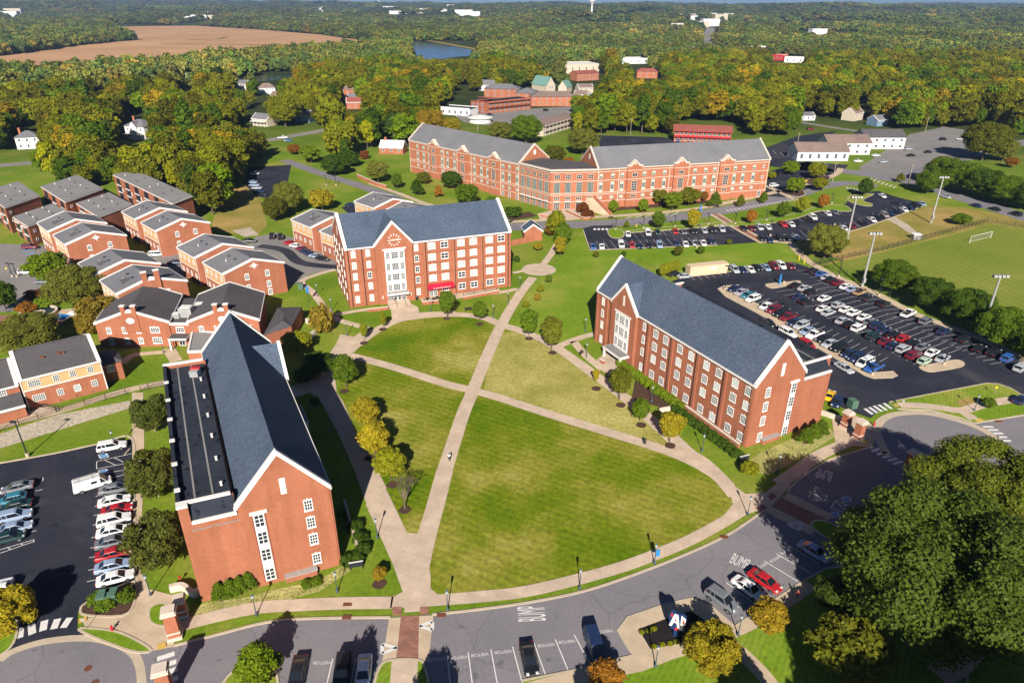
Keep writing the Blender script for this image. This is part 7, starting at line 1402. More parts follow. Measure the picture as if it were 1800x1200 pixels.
def blocked(x, y, r, h):
    bx, by = P(x, y, 0); tx, ty = P(x, y, h); d = math.hypot(x, y); rp = r * FPX / math.hypot(d, H) * .8
    for x0, y0, x1, y1 in KEEP:
        if by > y0 + 1 and by - 1 > min(y1, by) - 1 and bx + rp > x0 and bx - rp < x1 and ty < y1 - 2 and by > y0 and by >= y1 - 6: return True
        if x0 < bx < x1 and y0 < by < y1: return True
    for tx_, ty_, tr_ in NEAR:
        if (x - tx_) ** 2 + (y - ty_) ** 2 < (tr_ + r * .55) ** 2: return True
    return False
NEAR = list(ALLT)
cands = []
sp = 7.6
WW = [(px(w)) for w in WOOD]
ys = np.arange(215, 1000, sp)
for yy in ys:
    for xx in np.arange(-.80 * yy - 20, .80 * yy + 20, sp):
        x = xx + NR.uniform(-.42, .42) * sp; y = yy + NR.uniform(-.42, .42) * sp
        if not any(inpoly(x, y, w) for w in WW): continue
        n = mnoise.noise((x / 60.0, y / 60.0, 2.0)); r = 3.6 + 5.6 * NR.random() ** 1.4; h = 6 + r * NR.uniform(1.2, 1.9) + n * 3
        if blocked(x, y, r, h): continue
        cands.append((math.hypot(x, y), x, y, r, h, n))
cands.sort()
WC = ['deep green', 'dark olive', 'dark olive', 'olive green', 'green', 'olive green', 'olive green', 'grey-green', 'brown-olive', 'yellow-green', 'olive-yellow', 'golden', 'orange']
WP = np.array([.2, .15, .12, .09, .05, .13, .1, .06, .06, .03, 0, .008, .004]); WP /= WP.sum()
def wood_col(x, y):
    n = mnoise.noise((x / 45.0, y / 45.0, 7.0)) * .5 + .5; k = int(np.clip(NR.normal(n * 9 - .2, 2.0), 0, 10))
    return WC[k] if NR.random() < .5 else WC[NR.choice(len(WC), p=WP)]
def zone(x, y):
    u, v = P(x, y, 5)
    if u < 500: return 'wood behind the flat blocks' if v > 225 else 'wood before the river'
    if u < 760: return 'wood left of the long hall'
    if u < 1060: return 'trees around the brick motel'
    if u < 1320: return 'wood behind the red-railed motel'
    return 'wood above the white motel' if u < 1600 else 'wood at the right edge'
ind = []
NIND = 205
for i, (d, x, y, r, h, n) in enumerate(cands[:NIND]):
    c = wood_col(x, y); k = f'wood{int(NR.integers(5))}'
    if NR.random() < .05: k, c, h, r = f'pine{int(NR.integers(2))}', 'deep green', r * 3.2, r * .8
    o = tree(k, (x, y), r, h, tuple(v * q for v, q in zip(LEAFC[c], (1.3, 1.28, .42))), None, jit=.16); o['_lab'] = f'{c} {"pine" if k[:4] == "pine" else "leafy tree"}|{zone(x, y)}'; o['group'] = 'trees of the ' + zone(x, y); o['category'] = 'tree'
# the rest of the wood and the far forest: too many to count
def stuff_wood(name, pts, protos):
    """pts: (x, y, z, r, h, colour); one point cloud per prototype, crowns instanced by geometry nodes"""
    groups = [[] for _ in protos]
    for p in pts: groups[int(NR.integers(len(protos)))].append(p)
    for g, (ob, R0, H0) in zip(groups, protos):
        if not g: continue
        n = len(g); me = bpy.data.meshes.new(name); me.vertices.add(n); me.vertices.foreach_set('co', np.array([q[:3] for q in g], np.float32).ravel())
        a = me.attributes.new('sc', 'FLOAT_VECTOR', 'POINT'); a.data.foreach_set('vector', np.array([(q[3] / R0, q[3] / R0, q[4] / H0) for q in g], np.float32).ravel())
        a = me.attributes.new('rz', 'FLOAT_VECTOR', 'POINT'); a.data.foreach_set('vector', np.stack([np.zeros(n), np.zeros(n), NR.random(n) * 6.28], 1).astype(np.float32).ravel())
        cc = np.ones((n, 4), np.float32); cc[:, :3] = np.array([q[5] for q in g]); a = me.attributes.new('tcol', 'FLOAT_COLOR', 'POINT'); a.data.foreach_set('color', cc.ravel())
        o = bpy.data.objects.new(name, me); COL.objects.link(o); o['kind'] = 'stuff'
        ng = bpy.data.node_groups.new('wood', 'GeometryNodeTree'); ng.interface.new_socket('Geometry', in_out='INPUT', socket_type='NodeSocketGeometry'); ng.interface.new_socket('Geometry', in_out='OUTPUT', socket_type='NodeSocketGeometry')
        gi = ng.nodes.new('NodeGroupInput'); go = ng.nodes.new('NodeGroupOutput'); ip = ng.nodes.new('GeometryNodeInstanceOnPoints'); oi = ng.nodes.new('GeometryNodeObjectInfo'); oi.inputs['Object'].default_value = ob; oi.inputs['As Instance'].default_value = True
        def attr(nm, t='FLOAT_VECTOR'):
            q = ng.nodes.new('GeometryNodeInputNamedAttribute'); q.data_type = t; q.inputs['Name'].default_value = nm; return q.outputs['Attribute']
        er = ng.nodes.new('FunctionNodeEulerToRotation'); ng.links.new(attr('rz'), er.inputs[0])
        ng.links.new(gi.outputs[0], ip.inputs['Points']); ng.links.new(oi.outputs['Geometry'], ip.inputs['Instance']); ng.links.new(attr('sc'), ip.inputs['Scale']); ng.links.new(er.outputs[0], ip.inputs['Rotation']); ng.links.new(ip.outputs[0], go.inputs[0])
        md = o.modifiers.new('wood', 'NODES'); md.node_group = ng
def first_crown(key):
    for o in bpy.data.objects:
        if o.type == 'MESH' and o.data is TP[key][0]: return o, TP[key][2], TP[key][3]
def vary(c, s=.12): j = 1 + NR.normal() * s; return tuple(max(.004, v * j) for v in LEAFC[c])
pts = [(x, y, 0, r, h, tuple(v * q for v, q in zip(vary(wood_col(x, y), .2), (1.38, 1.32, .42)))) for d, x, y, r, h, n in cands[NIND:]]
pw = [q for q in (first_crown(f'wood{i}') for i in range(5)) if q]
stuff_wood('woodland', pts, pw)
frd = smooth_line(fr, 8); NFREE = [px([(a, b) for a, b in FIELD]), px(RIVER)]
pts = []; FARC = ['dark olive', 'deep green', 'green', 'olive green', 'blue-green', 'olive green', 'grey-green', 'brown-olive']
d = 400.0
while d < 7600:
    s = max(9.5, d / 115.0); nx_ = int(1.62 * d / s)
    for i in range(nx_):
        x = (-.81 * d) + 1.62 * d * (i + NR.random()) / nx_; y = d + NR.uniform(-.5, .5) * s
        if any(inpoly(x, y, w) for w in WW): continue
        u, v = P(x, y, 0)
        if v > 232 or any(inpoly(x, y, w) for w in NFREE): continue
        if v > 160 and 480 < u < 1720: continue
        if 150 < v and u > 560: continue
        n = mnoise.noise((x / 260.0, y / 420.0, 1.0)); n2 = mnoise.noise((x / 900.0, y / 600.0, 9.0))
        if d > 1500 and n2 > .38 and NR.random() < .75: continue
        z = hgt(x, y); q_ = NR.random(); r = s * (.5 + .55 * q_); h = 9 + 9 * q_ * NR.uniform(.8, 1.2) + 3 * n + (d / 1200.0)
        blk = False
        for x0, y0, x1, y1 in KEEP[18:]:
            hw_ = (x1 - x0) / 2 + 2; du = abs(u - (x0 + x1) / 2) / hw_
            if du < 1 and y0 < v and P(x, y, h)[1] < y0 + (y1 - y0) * math.sqrt(1 - du * du) - 1 and v < y1 + 14: blk = True; break
        if blk: continue
        if d > 1200:
            uu, vv = P(x, y, z + h * .5)
            if any(abs(uu - fx) < 9 and -3 < vv - fy < 6 for fx, fy, _ in FT): continue
            vt = P(x, y, z + h)[1]; vb = P(x, y, z)[1]
            if any(abs(uu - a) < 8 and vt - 1 < b < vb + 3 for a, b in frd): continue
            if any(x0 < uu < x1 and y0 < vb and vt < y1 and vb < y1 + 4 for x0, y0, x1, y1 in CLEAR): continue
        c = FARC[int(np.clip(NR.normal(3 + n * 4, 1.6), 0, 7))]; k_ = 1 + .55 * mnoise.noise((x / 150.0, y / 230.0, 3.0)) + .3 * n2; vc = vary(c, .18); pts.append((x, y, z - 1, r, h, tuple(v * k_ * 1.1 + .034 * k_ * q for v, q in zip(vc, (1.1, 1, .6)))))
    d += s * .95
print('far trees', len(pts), 'wood', len(cands))
tree('far0', (-290, 640), 6, 13, 'olive green', 'low olive tree among the riverside trees beyond the left wood', group='riverside trees'); tree('far1', (-330, 650), 6, 13, 'deep green', 'low dark tree among the riverside trees beyond the left wood', group='riverside trees'); tree('far2', (-260, 650), 6, 13, 'green', 'low green tree among the riverside trees beyond the left wood', group='riverside trees')
stuff_wood('far_forest', pts, [first_crown(f'far{i}') for i in range(3)])
# ================================================================== STREET FURNITURE AND SMALL THINGS
def lamp_post(p, label, h=3.7, banner=None):
    o = empty('street_lamp', (*p, 0), label, 'lamp', 'globe lamps of the campus walks')
    m = MB(); m.lathe(p[0], p[1], [(.2, 0), (.2, .35), (.12, .5), (.07, .7), (.055, h - .75), (.09, h - .7), (.09, h - .62)], 10); m.build('post', 'metal_lamp', o)
    m = MB(); m.lathe(p[0], p[1], [(.12, h - .61), (.17, h - .4), (.17, h - .2), (.14, h - .15)], 10); m.build('globe', 'globe', o)
    m = MB(); m.lathe(p[0], p[1], [(.2, h - .14), (.19, h - .08), (.06, h + .05), (.01, h + .12)], 10); m.build('cap', 'metal_lamp', o)
    if banner: m = MB(); m.box(p[0] + .08, p[0] + .62, p[1] - .02, p[1] + .02, 1.4, 2.6); m.build('banner', 'skyblue', o); m = MB(); m.box(p[0] + .0, p[0] + .66, p[1] - .03, p[1] + .03, 2.61, 2.66); m.build('banner_arm', 'metal_lamp', o)
    return o
LP = [(593, 1040, 'on the grass right of the near gable'), (451, 1081, 'on the verge before the near gable'), (787, 1073, 'on the verge just right of the brick crossing'), (1019, 1035, 'on the curved verge below the big lawn'), (1150, 990, 'on the curved verge with a blue banner'), (1314, 905, 'where the cross path meets the road'), (663, 945, 'between the shaded walk and the near hall'), (265, 1046, 'left of the near gable by the walk'), (1297, 1117, 'beside the grey car at the sign garden'), (1152, 1172, 'at the corner of the bottom pavement'), (582, 757, 'in the shade of the near hall'), (1234, 793, 'beside the terrace of the right hall'), (1366, 830, 'at the edge of the tree shadow by the right walk'), (583, 547, 'left of the clock hall steps'), (610, 590, 'on the grass patch below the clock hall'), (867, 558, 'right of the small tree before the clock hall'), (893, 535, 'where two walks meet right of the clock hall'), (914, 507, 'at the right corner of the clock hall'), (757, 547, 'before the clock hall terrace'), (1029, 583, 'on the lawn left of the right hall'), (1031, 628, 'by the bench at the right hall entrance'), (558, 521, 'left of the clock hall by the winding walk'), (1145, 706, 'half hidden behind the small oval tree'), (288, 620, 'on the walk before the dining hall'), (1712, 722, 'on the island by the right roundabout'), (203, 747 + 40, 'beside the middle olive tree of the left walk'), (1410, 748, 'by the green cabinet behind the right gable'), (505, 506, 'beside the gable of the apartment block')]
for x, y, w in LP: lamp_post(G(x, y), f'globe lamp post {w}', banner=(x == 1150))
def lot_light(b, t, label, group='tall dark lights of the car parks', heads=1):
    g = G(*b); lo, hi = 0, 30
    for _ in range(40):
        q = (lo + hi) / 2
        if P(*g, q)[1] > t[1]: lo = q
        else: hi = q
    h = max(4.0, min(12.0, lo)); o = empty('car_park_light', (*g, 0), label, 'lamp', group)
    m = MB(); m.lathe(g[0], g[1], [(.3, 0), (.3, .7), (.28, .72)], 10); m.build('base', 'kerb', o)
    m = MB(); m.lathe(g[0], g[1], [(.13, .72), (.1, h)], 7); m.build('post', 'metal_dark', o)
    m = MB(); m.box(g[0] - .85, g[0] + .2, g[1] - .22, g[1] + .22, h - .02, h + .18); m.build('lamp_head', 'metal_dark', o)
for i, (b, t, w) in enumerate((((49, 802), (28, 742), 'at the far kerb of the left car park'), ((1274, 510), (1279, 468), 'at the far tip of the long paved strip'), ((1378, 498), (1382, 462), 'beside the blue help point'), ((1393, 553), (1398, 529), 'among the cars of the long strip row'), ((1474, 487), (1480, 458), 'at the far kerb of the right car park'), ((1506, 553), (1512, 524), 'in the middle double row'), ((1545, 520), (1549, 490), 'at the kerb beside the first belt tree'), ((1533, 659), (1547, 607), 'at the near tip of the long paved strip'), ((1659, 641), (1673, 596), 'on the near parking island'), ((1354, 415), (1358, 389), 'in the lower upper-lot row'), ((1467, 396), (1469, 379), 'behind the big grey-green tree'), ((1544, 380), (1548, 357), 'in the upper-lot row near the taupe car'), ((1225, 435), (1229, 396), 'on the kerb below the north car park'), ((1462, 358), (1463, 346), 'at the end of the upper verge'), ((574, 326), (571, 318), 'on the lawn behind the apartment houses'), ((591, 326), (591, 313), 'beside the campus street behind the apartments'), ((22, 487), (17, 463), 'pair at the round car park, left'), ((30, 487), (25, 470), 'pair at the round car park, right'), ((1082, 404), (1082, 388), 'at the left end of the north lot verge'), ((1131, 401), (1131, 385), 'second on the north lot verge'), ((1186, 399), (1186, 383), 'third on the north lot verge'), ((1245, 395), (1245, 379), 'fourth on the north lot verge'), ((1292, 394), (1293, 376), 'fifth on the north lot verge'), ((1347, 388), (1348, 370), 'sixth on the north lot verge'))): lot_light(b, t, f'tall dark lamp {w}')
def stadium(b, t, label):
    g = G(*b); lo, hi = 0, 30
    for _ in range(40):
        q = (lo + hi) / 2
        if P(*g, q)[1] > t[1]: lo = q
        else: hi = q
    h = lo; o = empty('floodlight_mast', (*g, 0), label, 'floodlight', 'sports field floodlights'); m = MB(); m.lathe(g[0], g[1], [(.35, 0), (.22, h)], 9); m.build('mast', 'metal_grey', o)
    m = MB(); m.box(g[0] - 1.7, g[0] + 1.7, g[1] - .12, g[1] + .12, h - .1, h + .1); m.build('crossbar', 'metal_grey', o)
    for dx in (-1.4, -.5, .5, 1.4): m = MB(); m.hull8([(g[0] + dx - .35, g[1] - .6, h + .05), (g[0] + dx + .35, g[1] - .6, h + .05), (g[0] + dx + .3, g[1] + .3, h - .1), (g[0] + dx - .3, g[1] + .3, h - .1), (g[0] + dx - .35, g[1] - .5, h + .6), (g[0] + dx + .35, g[1] - .5, h + .6), (g[0] + dx + .3, g[1] + .4, h + .5), (g[0] + dx - .3, g[1] + .4, h + .5)]); m.build('lamp_head', 'metal_grey', o)
    m = MB(); m.box(g[0] - .3, g[0] + .3, g[1] - .75, g[1] - .3, 1.6, 3.0); m.build('control_box', 'metal_grey', o)
stadium((1723, 590), (1760, 487), 'grey floodlight mast among the belt trees, nearest right'); stadium((1515, 505), (1540, 412), 'grey floodlight mast at the left end of the tree belt'); stadium((1636, 392), (1657, 313), 'grey floodlight mast on the dry bank, farthest right'); stadium((1486, 433), (1503, 348), 'grey floodlight mast beside the big grey-green tree')
def pole(b, h, label):
    g = G(*b); o = empty('utility_pole', (*g, 0), label, 'pole'); m = MB(); m.lathe(g[0], g[1], [(.16, 0), (.11, h)], 7); m.build('post', 'bark_pale', o); m = MB(); m.box(g[0] - 1, g[0] + 1, g[1] - .06, g[1] + .06, h - .7, h - .58); m.build('crossarm', 'bark_pale', o)
for x, y, h, lb in ((379, 375, 7.5, 'leaning-grass utility pole beside the dry slope'), (1595, 328, 10, 'white utility pole at the street corner'), (1108, 238, 10, 'utility pole behind the right wing'), (1398, 274, 12, 'tall pole by the white motel'), (1463, 320, 9, 'pole at the pavement corner near the lime trees'), (840, 232, 11, 'pole behind the left wing roof'), (1275, 250, 9, 'pole at the red-railed motel'), (1626, 232, 9, 'leaning pole beyond the gravel lot')): pole((x, y), h, lb)
# gate piers
def pier(p, ang, label, w=1.3, h=3.4, d=1.3):
    F = frame(p, ang, ang + 90); o = empty('gate_pier', (*p, 0), label, 'gate pier', 'brick gate piers'); m = MB(); m.fbox(F, -w / 2 - .15, w / 2 + .15, -d / 2 - .15, d / 2 + .15, 0, .5); m.build('plinth', 'limestone', o)
    m = MB(); m.fbox(F, -w / 2, w / 2, -d / 2, d / 2, .51, h); m.build('shaft', 'brick', o); m = MB(); m.fbox(F, -w / 2 - .2, w / 2 + .2, -d / 2 - .2, d / 2 + .2, h + .01, h + .35); m.fbox(F, -w / 2 - .05, w / 2 + .05, -d / 2 - .05, d / 2 + .05, h + .36, h + .6); m.build('cap', 'limestone', o)
    m = MB(); m.fbox(F, -w / 2 - .1, w / 2 + .1, -d / 2 - .1, d / 2 + .1, 1.1, 1.3); m.build('stone_band', 'limestone', o); return o
pier(G(309, 1118), 20, 'brick gate pier with stone cap beside the near gable', 1.4, 4.2); pier(G(322, 1080), 20, 'smaller brick pier ending the curved stone wall', 1.1, 2.6); pier(G(296, 1222), 20, 'brick gate pier at the bottom edge by the crossing', 1.4, 4.2)
pier(G(1485, 752), 26, 'brick gate pier by the right gable, left of two', 1.2, 3.2); pier(G(1507, 772), 26, 'brick gate pier by the right gable, right of two', 1.3, 3.6); pier(G(1598, 826), 26, 'brick gate pier in tree shade beside the shaded crossing', 1.3, 3.4)
def wall_line(pts, h, w, mat, label, name='garden_wall', cap=None, closed=False):
    m = MB(); L, R = [], []
    for i, p in enumerate(pts):
        a = pts[max(0, i - 1)]; b = pts[min(len(pts) - 1, i + 1)]; dx, dy = b[0] - a[0], b[1] - a[1]; l = math.hypot(dx, dy) or 1; L.append((p[0] - dy / l * w / 2, p[1] + dx / l * w / 2)); R.append((p[0] + dy / l * w / 2, p[1] - dx / l * w / 2))
    ring = R + L[::-1]; o = empty(name, (*pts[len(pts) // 2], 0), label, 'wall'); m.prism(ring, 0, h); m.build('wall', mat, o)
    if cap:
        c = MB(); c.prism([(x + (x - qx) * .25, y + (y - qy) * .25) for (x, y), (qx, qy) in zip(ring, list(pts) + list(pts)[::-1])], h + .005, h + .14); c.build('coping', cap, o)
    return o
wall_line(smooth_line(px([(300, 1040), (322, 1036), (340, 1048), (352, 1044)]), 4), 1.0, .5, 'limestone', 'curved pale stone seat wall left of the near gable', cap='limestone')
wall_line(px([(629, 968), (606, 885)]), 1.1, .35, 'concrete', 'retaining wall of the sunken stair east of the near hall')
wall_line([FC(-2.0, -.2), FC(-2.0, 14.4)], 1.5, .4, 'brick', 'low brick terrace wall along the near end of the right hall', cap='limestone'); wall_line([FC(-2.4, 16), FC(-6.5, 16.6)], .9, .4, 'limestone', 'short stone wall above the lower hedge of the right hall')
wall_line(px([(899, 432), (938, 424)]), 1.9, .3, 'brick', 'brick screen wall right of the clock hall'); wall_line(px([(628, 312), (662, 327), (679, 332)]), 1.5, .4, 'brick2', 'long low brick wall left of the long hall', cap='limestone'); wall_line(px([(1497, 744), (1462, 735), (1440, 727)]), 1.0, .4, 'limestone', 'pale stone wall behind the right gable piers')
wall_line([CHF(18, -4.6), CHF(26.5, -5.4), CHF(27, -5.0)], .9, .35, 'brick', 'low brick terrace wall left of the awning tree', cap='limestone'); wall_line([CHF(29.2, -4.8), CHF(40, -3.6)], .8, .35, 'brick', 'low brick terrace wall right of the awning tree', cap='limestone'); wall_line([CHF(3.6, -4.2), CHF(9.0, -4.6)], .8, .35, 'brick', 'low brick wall left of the clock hall steps', cap='limestone')
wall_line(px([(995, 372), (1025, 386), (1035, 386), (1045, 381)]), .8, .35, 'brick2', 'brick planter wall before the outdoor stair', cap='limestone'); wall_line(px([(950, 380), (962, 382), (972, 380)]), .8, .5, 'brick2', 'low brick planter wall at the plaza of the long hall', cap='limestone')
wall_line(px([(1056, 637), (1062, 640)]), .8, .5, 'brick', 'short brick pier wall by the right hall entrance', cap='limestone')
sheet('terrace', [CHF(18.5, -4.4), CHF(41, -3.4), CHF(41, -.3), CHF(18.5, -.3)], .12, 'concrete_tan')
def small_house_gate():
    g = G(922, 424); F = frame(g, 8, 98); o = empty('gatehouse', (*g, 0), 'tiny brick gatehouse with slate roof right of the clock hall', 'building'); wm, rm, tm = MB(), MB(), MB(); gable(wm, rm, tm, F, 0, 6, 0, 6, 3.4, 5.6, cw=.4, ch=.25); wm.build('wall', 'brick', o); rm.build('roof', 'shingle', o); tm.build('coping', 'trim', o)
small_house_gate()
# steps before the clock hall
m = MB()
for i in range(4): a = .8 - .2 * i; q = [CHF(9.6, -1.4 - i * .8), CHF(15.4, -1.4 - i * .8), CHF(15.4, -.78 if i == 0 else -1.4 - (i - 1) * .8 + .01), CHF(9.6, -.78 if i == 0 else -1.4 - (i - 1) * .8 + .01)]; m.hull8([(*p, 0.0) for p in q] + [(*p, a) for p in q])
st = m.build('steps', 'concrete'); tag(st, 'pale concrete steps rising to the clock hall entrance', 'steps')
for s_ in (11.4, 13.8):
    m = MB(); p, q = CHF(s_, -4.3), CHF(s_, -1.2); m.tube((*p, .95), (*q, 1.7), .04, n=5); m.tube((*p, .1), (*p, .95), .04, n=5); m.tube((*q, .7), (*q, 1.7), .04, n=5); tag(m.build('handrail', 'metal_rail'), ('left' if s_ < 12 else 'right') + ' metal handrail on the clock hall steps', 'handrail')
# fences
def fence(pts, h, label, n=None, mat='metal_dark', rails=3, pick=True):
    o = empty('fence', (*pts[len(pts) // 2], 0), label, 'fence'); m = MB(); r = MB()
    for i in range(len(pts) - 1):
        a, b = pts[i], pts[i + 1]; l = math.hypot(b[0] - a[0], b[1] - a[1]); k = max(1, int(l / 2.6))
        for j in range(k + 1): t = j / k; x, y = a[0] + (b[0] - a[0]) * t, a[1] + (b[1] - a[1]) * t; m.box(x - .045, x + .045, y - .045, y + .045, 0, h)
        for j in range(rails): z = h * (.12 + .85 * j / max(1, rails - 1)); r.tube((*a, z), (*b, z), .035, n=4)
        if pick:
            kk = int(l / .4)
            for j in range(kk): t = (j + .5) / kk; x, y = a[0] + (b[0] - a[0]) * t, a[1] + (b[1] - a[1]) * t; r.box(x - .012, x + .012, y - .012, y + .012, h * .1, h)
    m.build('posts', mat, o)['kind'] = 'stuff'; r.build('rails', mat, o); return o
fence(px([(-40, 768), (0, 758), (100, 725), (150, 712), (222, 692)]), 1.4, 'dark railing along the creek left of the near hall'); fence(px([(248, 688), (262, 684), (292, 678)]), 1.4, 'short dark railing beside the near hall back corner')
fence(px([(0, 722), (50, 712), (105, 722)]), 1.0, 'stair railing in front of the tan-banded house'); fence(px([(1430, 468), (1480, 456), (1560, 438), (1680, 406), (1735, 391), (1800, 400), (1900, 420)]), 1.8, 'dark mesh fence along the sports field', pick=False, rails=5); fence(px([(1430, 460), (1500, 491), (1590, 535)]), 1.8, 'dark fence behind the kerbside row of the right car park', pick=False, rails=4)
fence([CHF(29.5, -4.4), CHF(39.5, -3.3)], 1.9, 'dark railing on the clock hall terrace')
m = MB()
# soccer goal
g0, g1 = G(1704, 428), G(1741, 419); o = empty('soccer_goal', ((g0[0] + g1[0]) / 2, (g0[1] + g1[1]) / 2, 0), 'white soccer goal on the sports field', 'goal')
m = MB(); r = .06; bk = (.9, 1.6)
for g in (g0, g1): m.tube((*g, 0), (*g, 2.44), r, n=6); m.tube((*g, 2.44), (g[0] + bk[0], g[1] + bk[1], 0), r * .7, n=5); m.tube((*g, .05), (g[0] + bk[0], g[1] + bk[1], .05), r * .7, n=5)
m.tube((*g0, 2.44), (*g1, 2.44), r, n=6); m.tube((g0[0] + bk[0], g0[1] + bk[1], .05), (g1[0] + bk[0], g1[1] + bk[1], .05), r * .7, n=5); m.build('frame', 'winframe', o)
m = MB()
for i in range(13):
    t = i / 12; a = (g0[0] + (g1[0] - g0[0]) * t, g0[1] + (g1[1] - g0[1]) * t); m.tube((*a, 2.42), (a[0] + bk[0], a[1] + bk[1], .05), .012, n=3)
for i in range(6): z = 2.4 * (1 - i / 6); t = i / 6; m.tube((g0[0] + bk[0] * t, g0[1] + bk[1] * t, z), (g1[0] + bk[0] * t, g1[1] + bk[1] * t, z), .012, n=3)
m.build('net', 'winframe', o)
# beige container
c0, c1 = G(1212, 487), G(1279, 480); ang = math.degrees(math.atan2(c1[1] - c0[1], c1[0] - c0[0])); Lc = math.hypot(c1[0] - c0[0], c1[1] - c0[1]); F = frame(c0, ang, ang + 90); o = empty('storage_container', (*F(Lc / 2, 1.3), 0), 'long beige steel container at the top of the right car park', 'container')
m = MB(); m.fbox(F, 0, Lc, 0, 2.8, .1, 3.0)
for i in range(int(Lc / .5)): m.fbox(F, .1 + i * .5, .32 + i * .5, -.05, -.005, .3, 2.8)
m.build('body', 'beige', o); m = MB(); m.fbox(F, -.04, Lc + .04, -.06, 2.86, 3.01, 3.1); m.build('roof', 'beige', o); m = MB(); m.fbox(F, Lc * .5, Lc * .5 + 2.6, -.07, -.055, 1.9, 2.4); m.build('sign_panel', 'winframe', o)
# blue help points
def help_point(p, label, h=3.2):
    o = empty('help_point', (*p, 0), label, 'help point', 'blue help points'); m = MB(); m.lathe(p[0], p[1], [(.35, .1), (.35, .2), (.28, .22), (.28, h * .8), (.3, h * .82)], 10); m.build('column', 'skyblue', o); m = MB(); m.lathe(p[0], p[1], [(.16, h * .821), (.16, h), (.02, h + .1)], 8); m.build('beacon', 'skyblue', o)
help_point(G(1370, 500), 'blue help column on the small parking island'); help_point(G(1231, 372), 'blue help column by the bicycle bays', 2.8); 
def banner_pole(p, label):
    o = empty('banner_pole', (*p, 0), label, 'banner'); m = MB(); m.lathe(p[0], p[1], [(.07, 0), (.06, 4.6)], 7); m.build('post', 'metal_dark', o); m = MB(); m.box(p[0] - .35, p[0] + .35, p[1] - .03, p[1] + .03, 2.6, 4.5); m.build('banner', 'skyblue', o)
banner_pole(G(543, 531), 'blue banner on a pole left of the clock hall')
# green electrical cabinets
for i, (x, y, lb) in enumerate(((186, 1060, 'green electrical cabinet on the planted island, left'), (200, 1057, 'green electrical cabinet on the planted island, right'), (1497, 716, 'green electrical cabinet behind the right gable'), (529, 508, 'pale green cabinet on the grass by the winding walk'))):
    g = G(x, y); F = frame(g, 14, 104); o = empty('electrical_cabinet', (*g, 0), lb, 'cabinet', 'green electrical cabinets'); m = MB(); m.fbox(F, -.65, .65, -.8, .8, .1, 1.7); m.build('body', 'green_box', o); m = MB(); m.fbox(F, -.72, .72, -.87, .87, 1.71, 1.8); m.fbox(F, -.6, .6, -.75, .0, 1.81, 1.86); m.build('lid', 'green_box', o); m = MB(); m.fbox(F, -.02, .02, -.83, -.81, .3, 1.5); m.build('door_seam', 'metal_dark', o)
# hydrants
for x, y, lb in ((198, 1108, 'red hydrant on the left traffic island'), (1536, 749, 'red hydrant by the right roundabout')):
    g = G(x, y); o = empty('hydrant', (*g, .1), lb, 'hydrant', 'red hydrants'); m = MB(); m.lathe(g[0], g[1], [(.18, .1), (.18, .18), (.12, .2), (.12, .75), (.15, .77), (.13, .9), (.03, 1.0)], 9); m.tube((g[0] - .25, g[1], .6), (g[0] + .25, g[1], .6), .07, n=7); m.tube((g[0], g[1] - .22, .5), (g[0], g[1], .5), .08, n=7); m.build('body', 'red', o)
# red fire-department riser by near hall wall
g = G(318, 1022); m = MB(); m.lathe(g[0], g[1], [(.08, 0), (.08, .8), (.2, .82), (.2, .95)], 8); tag(m.build('standpipe', 'red'), 'red standpipe on the grass left of the near gable', 'standpipe')
# benches
def bench(p, ang, label):
    F = frame(p, ang, ang + 90); o = empty('bench', (*p, 0), label, 'bench', 'dark benches'); m = MB()
    for b in (0, .16, .32): m.fbox(F, -.9, .9, b, b + .13, .43, .47)
    m.build('seat', 'plank', o); m = MB()
    for z in (.55, .70, .85): m.fbox(F, -.9, .9, .44, .48, z, z + .11)
    m.build('backrest', 'plank', o)
    for a in (-.75, .75): m = MB(); m.fbox(F, a - .04, a + .04, .02, .06, 0, .42); m.fbox(F, a - .04, a + .04, .4, .44, 0, .9); m.build('leg', 'metal_dark', o)
bench(G(823, 547), 10, 'dark bench on the grass before the clock hall'); bench(G(1024, 623), 60, 'dark bench by the right hall entrance'); bench(G(1074, 385), 5, 'bench on the pavement before the right wing'); bench(G(610, 1005 - 8), 20, 'bench at the hedge of the near hall corner') if False else None
def park_sign(p, ang, label, w=1.9, name='sign'):
    F = frame(p, ang, ang + 90); o = empty(name, (*p, 0), label, 'sign', 'low dark building signs'); m = MB(); m.fbox(F, -w / 2, w / 2, -.06, .06, .5, 1.35); m.build('panel', 'metal_dark', o); m = MB(); m.fbox(F, -w / 2 - .05, w / 2 + .05, -.08, .08, 1.355, 1.43); m.build('top_rail', 'trim', o)
    for a in (-w / 2 + .1, w / 2 - .1): m = MB(); m.fbox(F, a - .06, a + .06, -.05, .05, 0, .49); m.build('leg', 'metal_dark', o)
park_sign(G(627, 1000), 14, 'low dark sign with pale top edge by the near hall hedge'); park_sign(G(1307, 812), 20, 'low dark sign with pale top edge by the right hall corner')
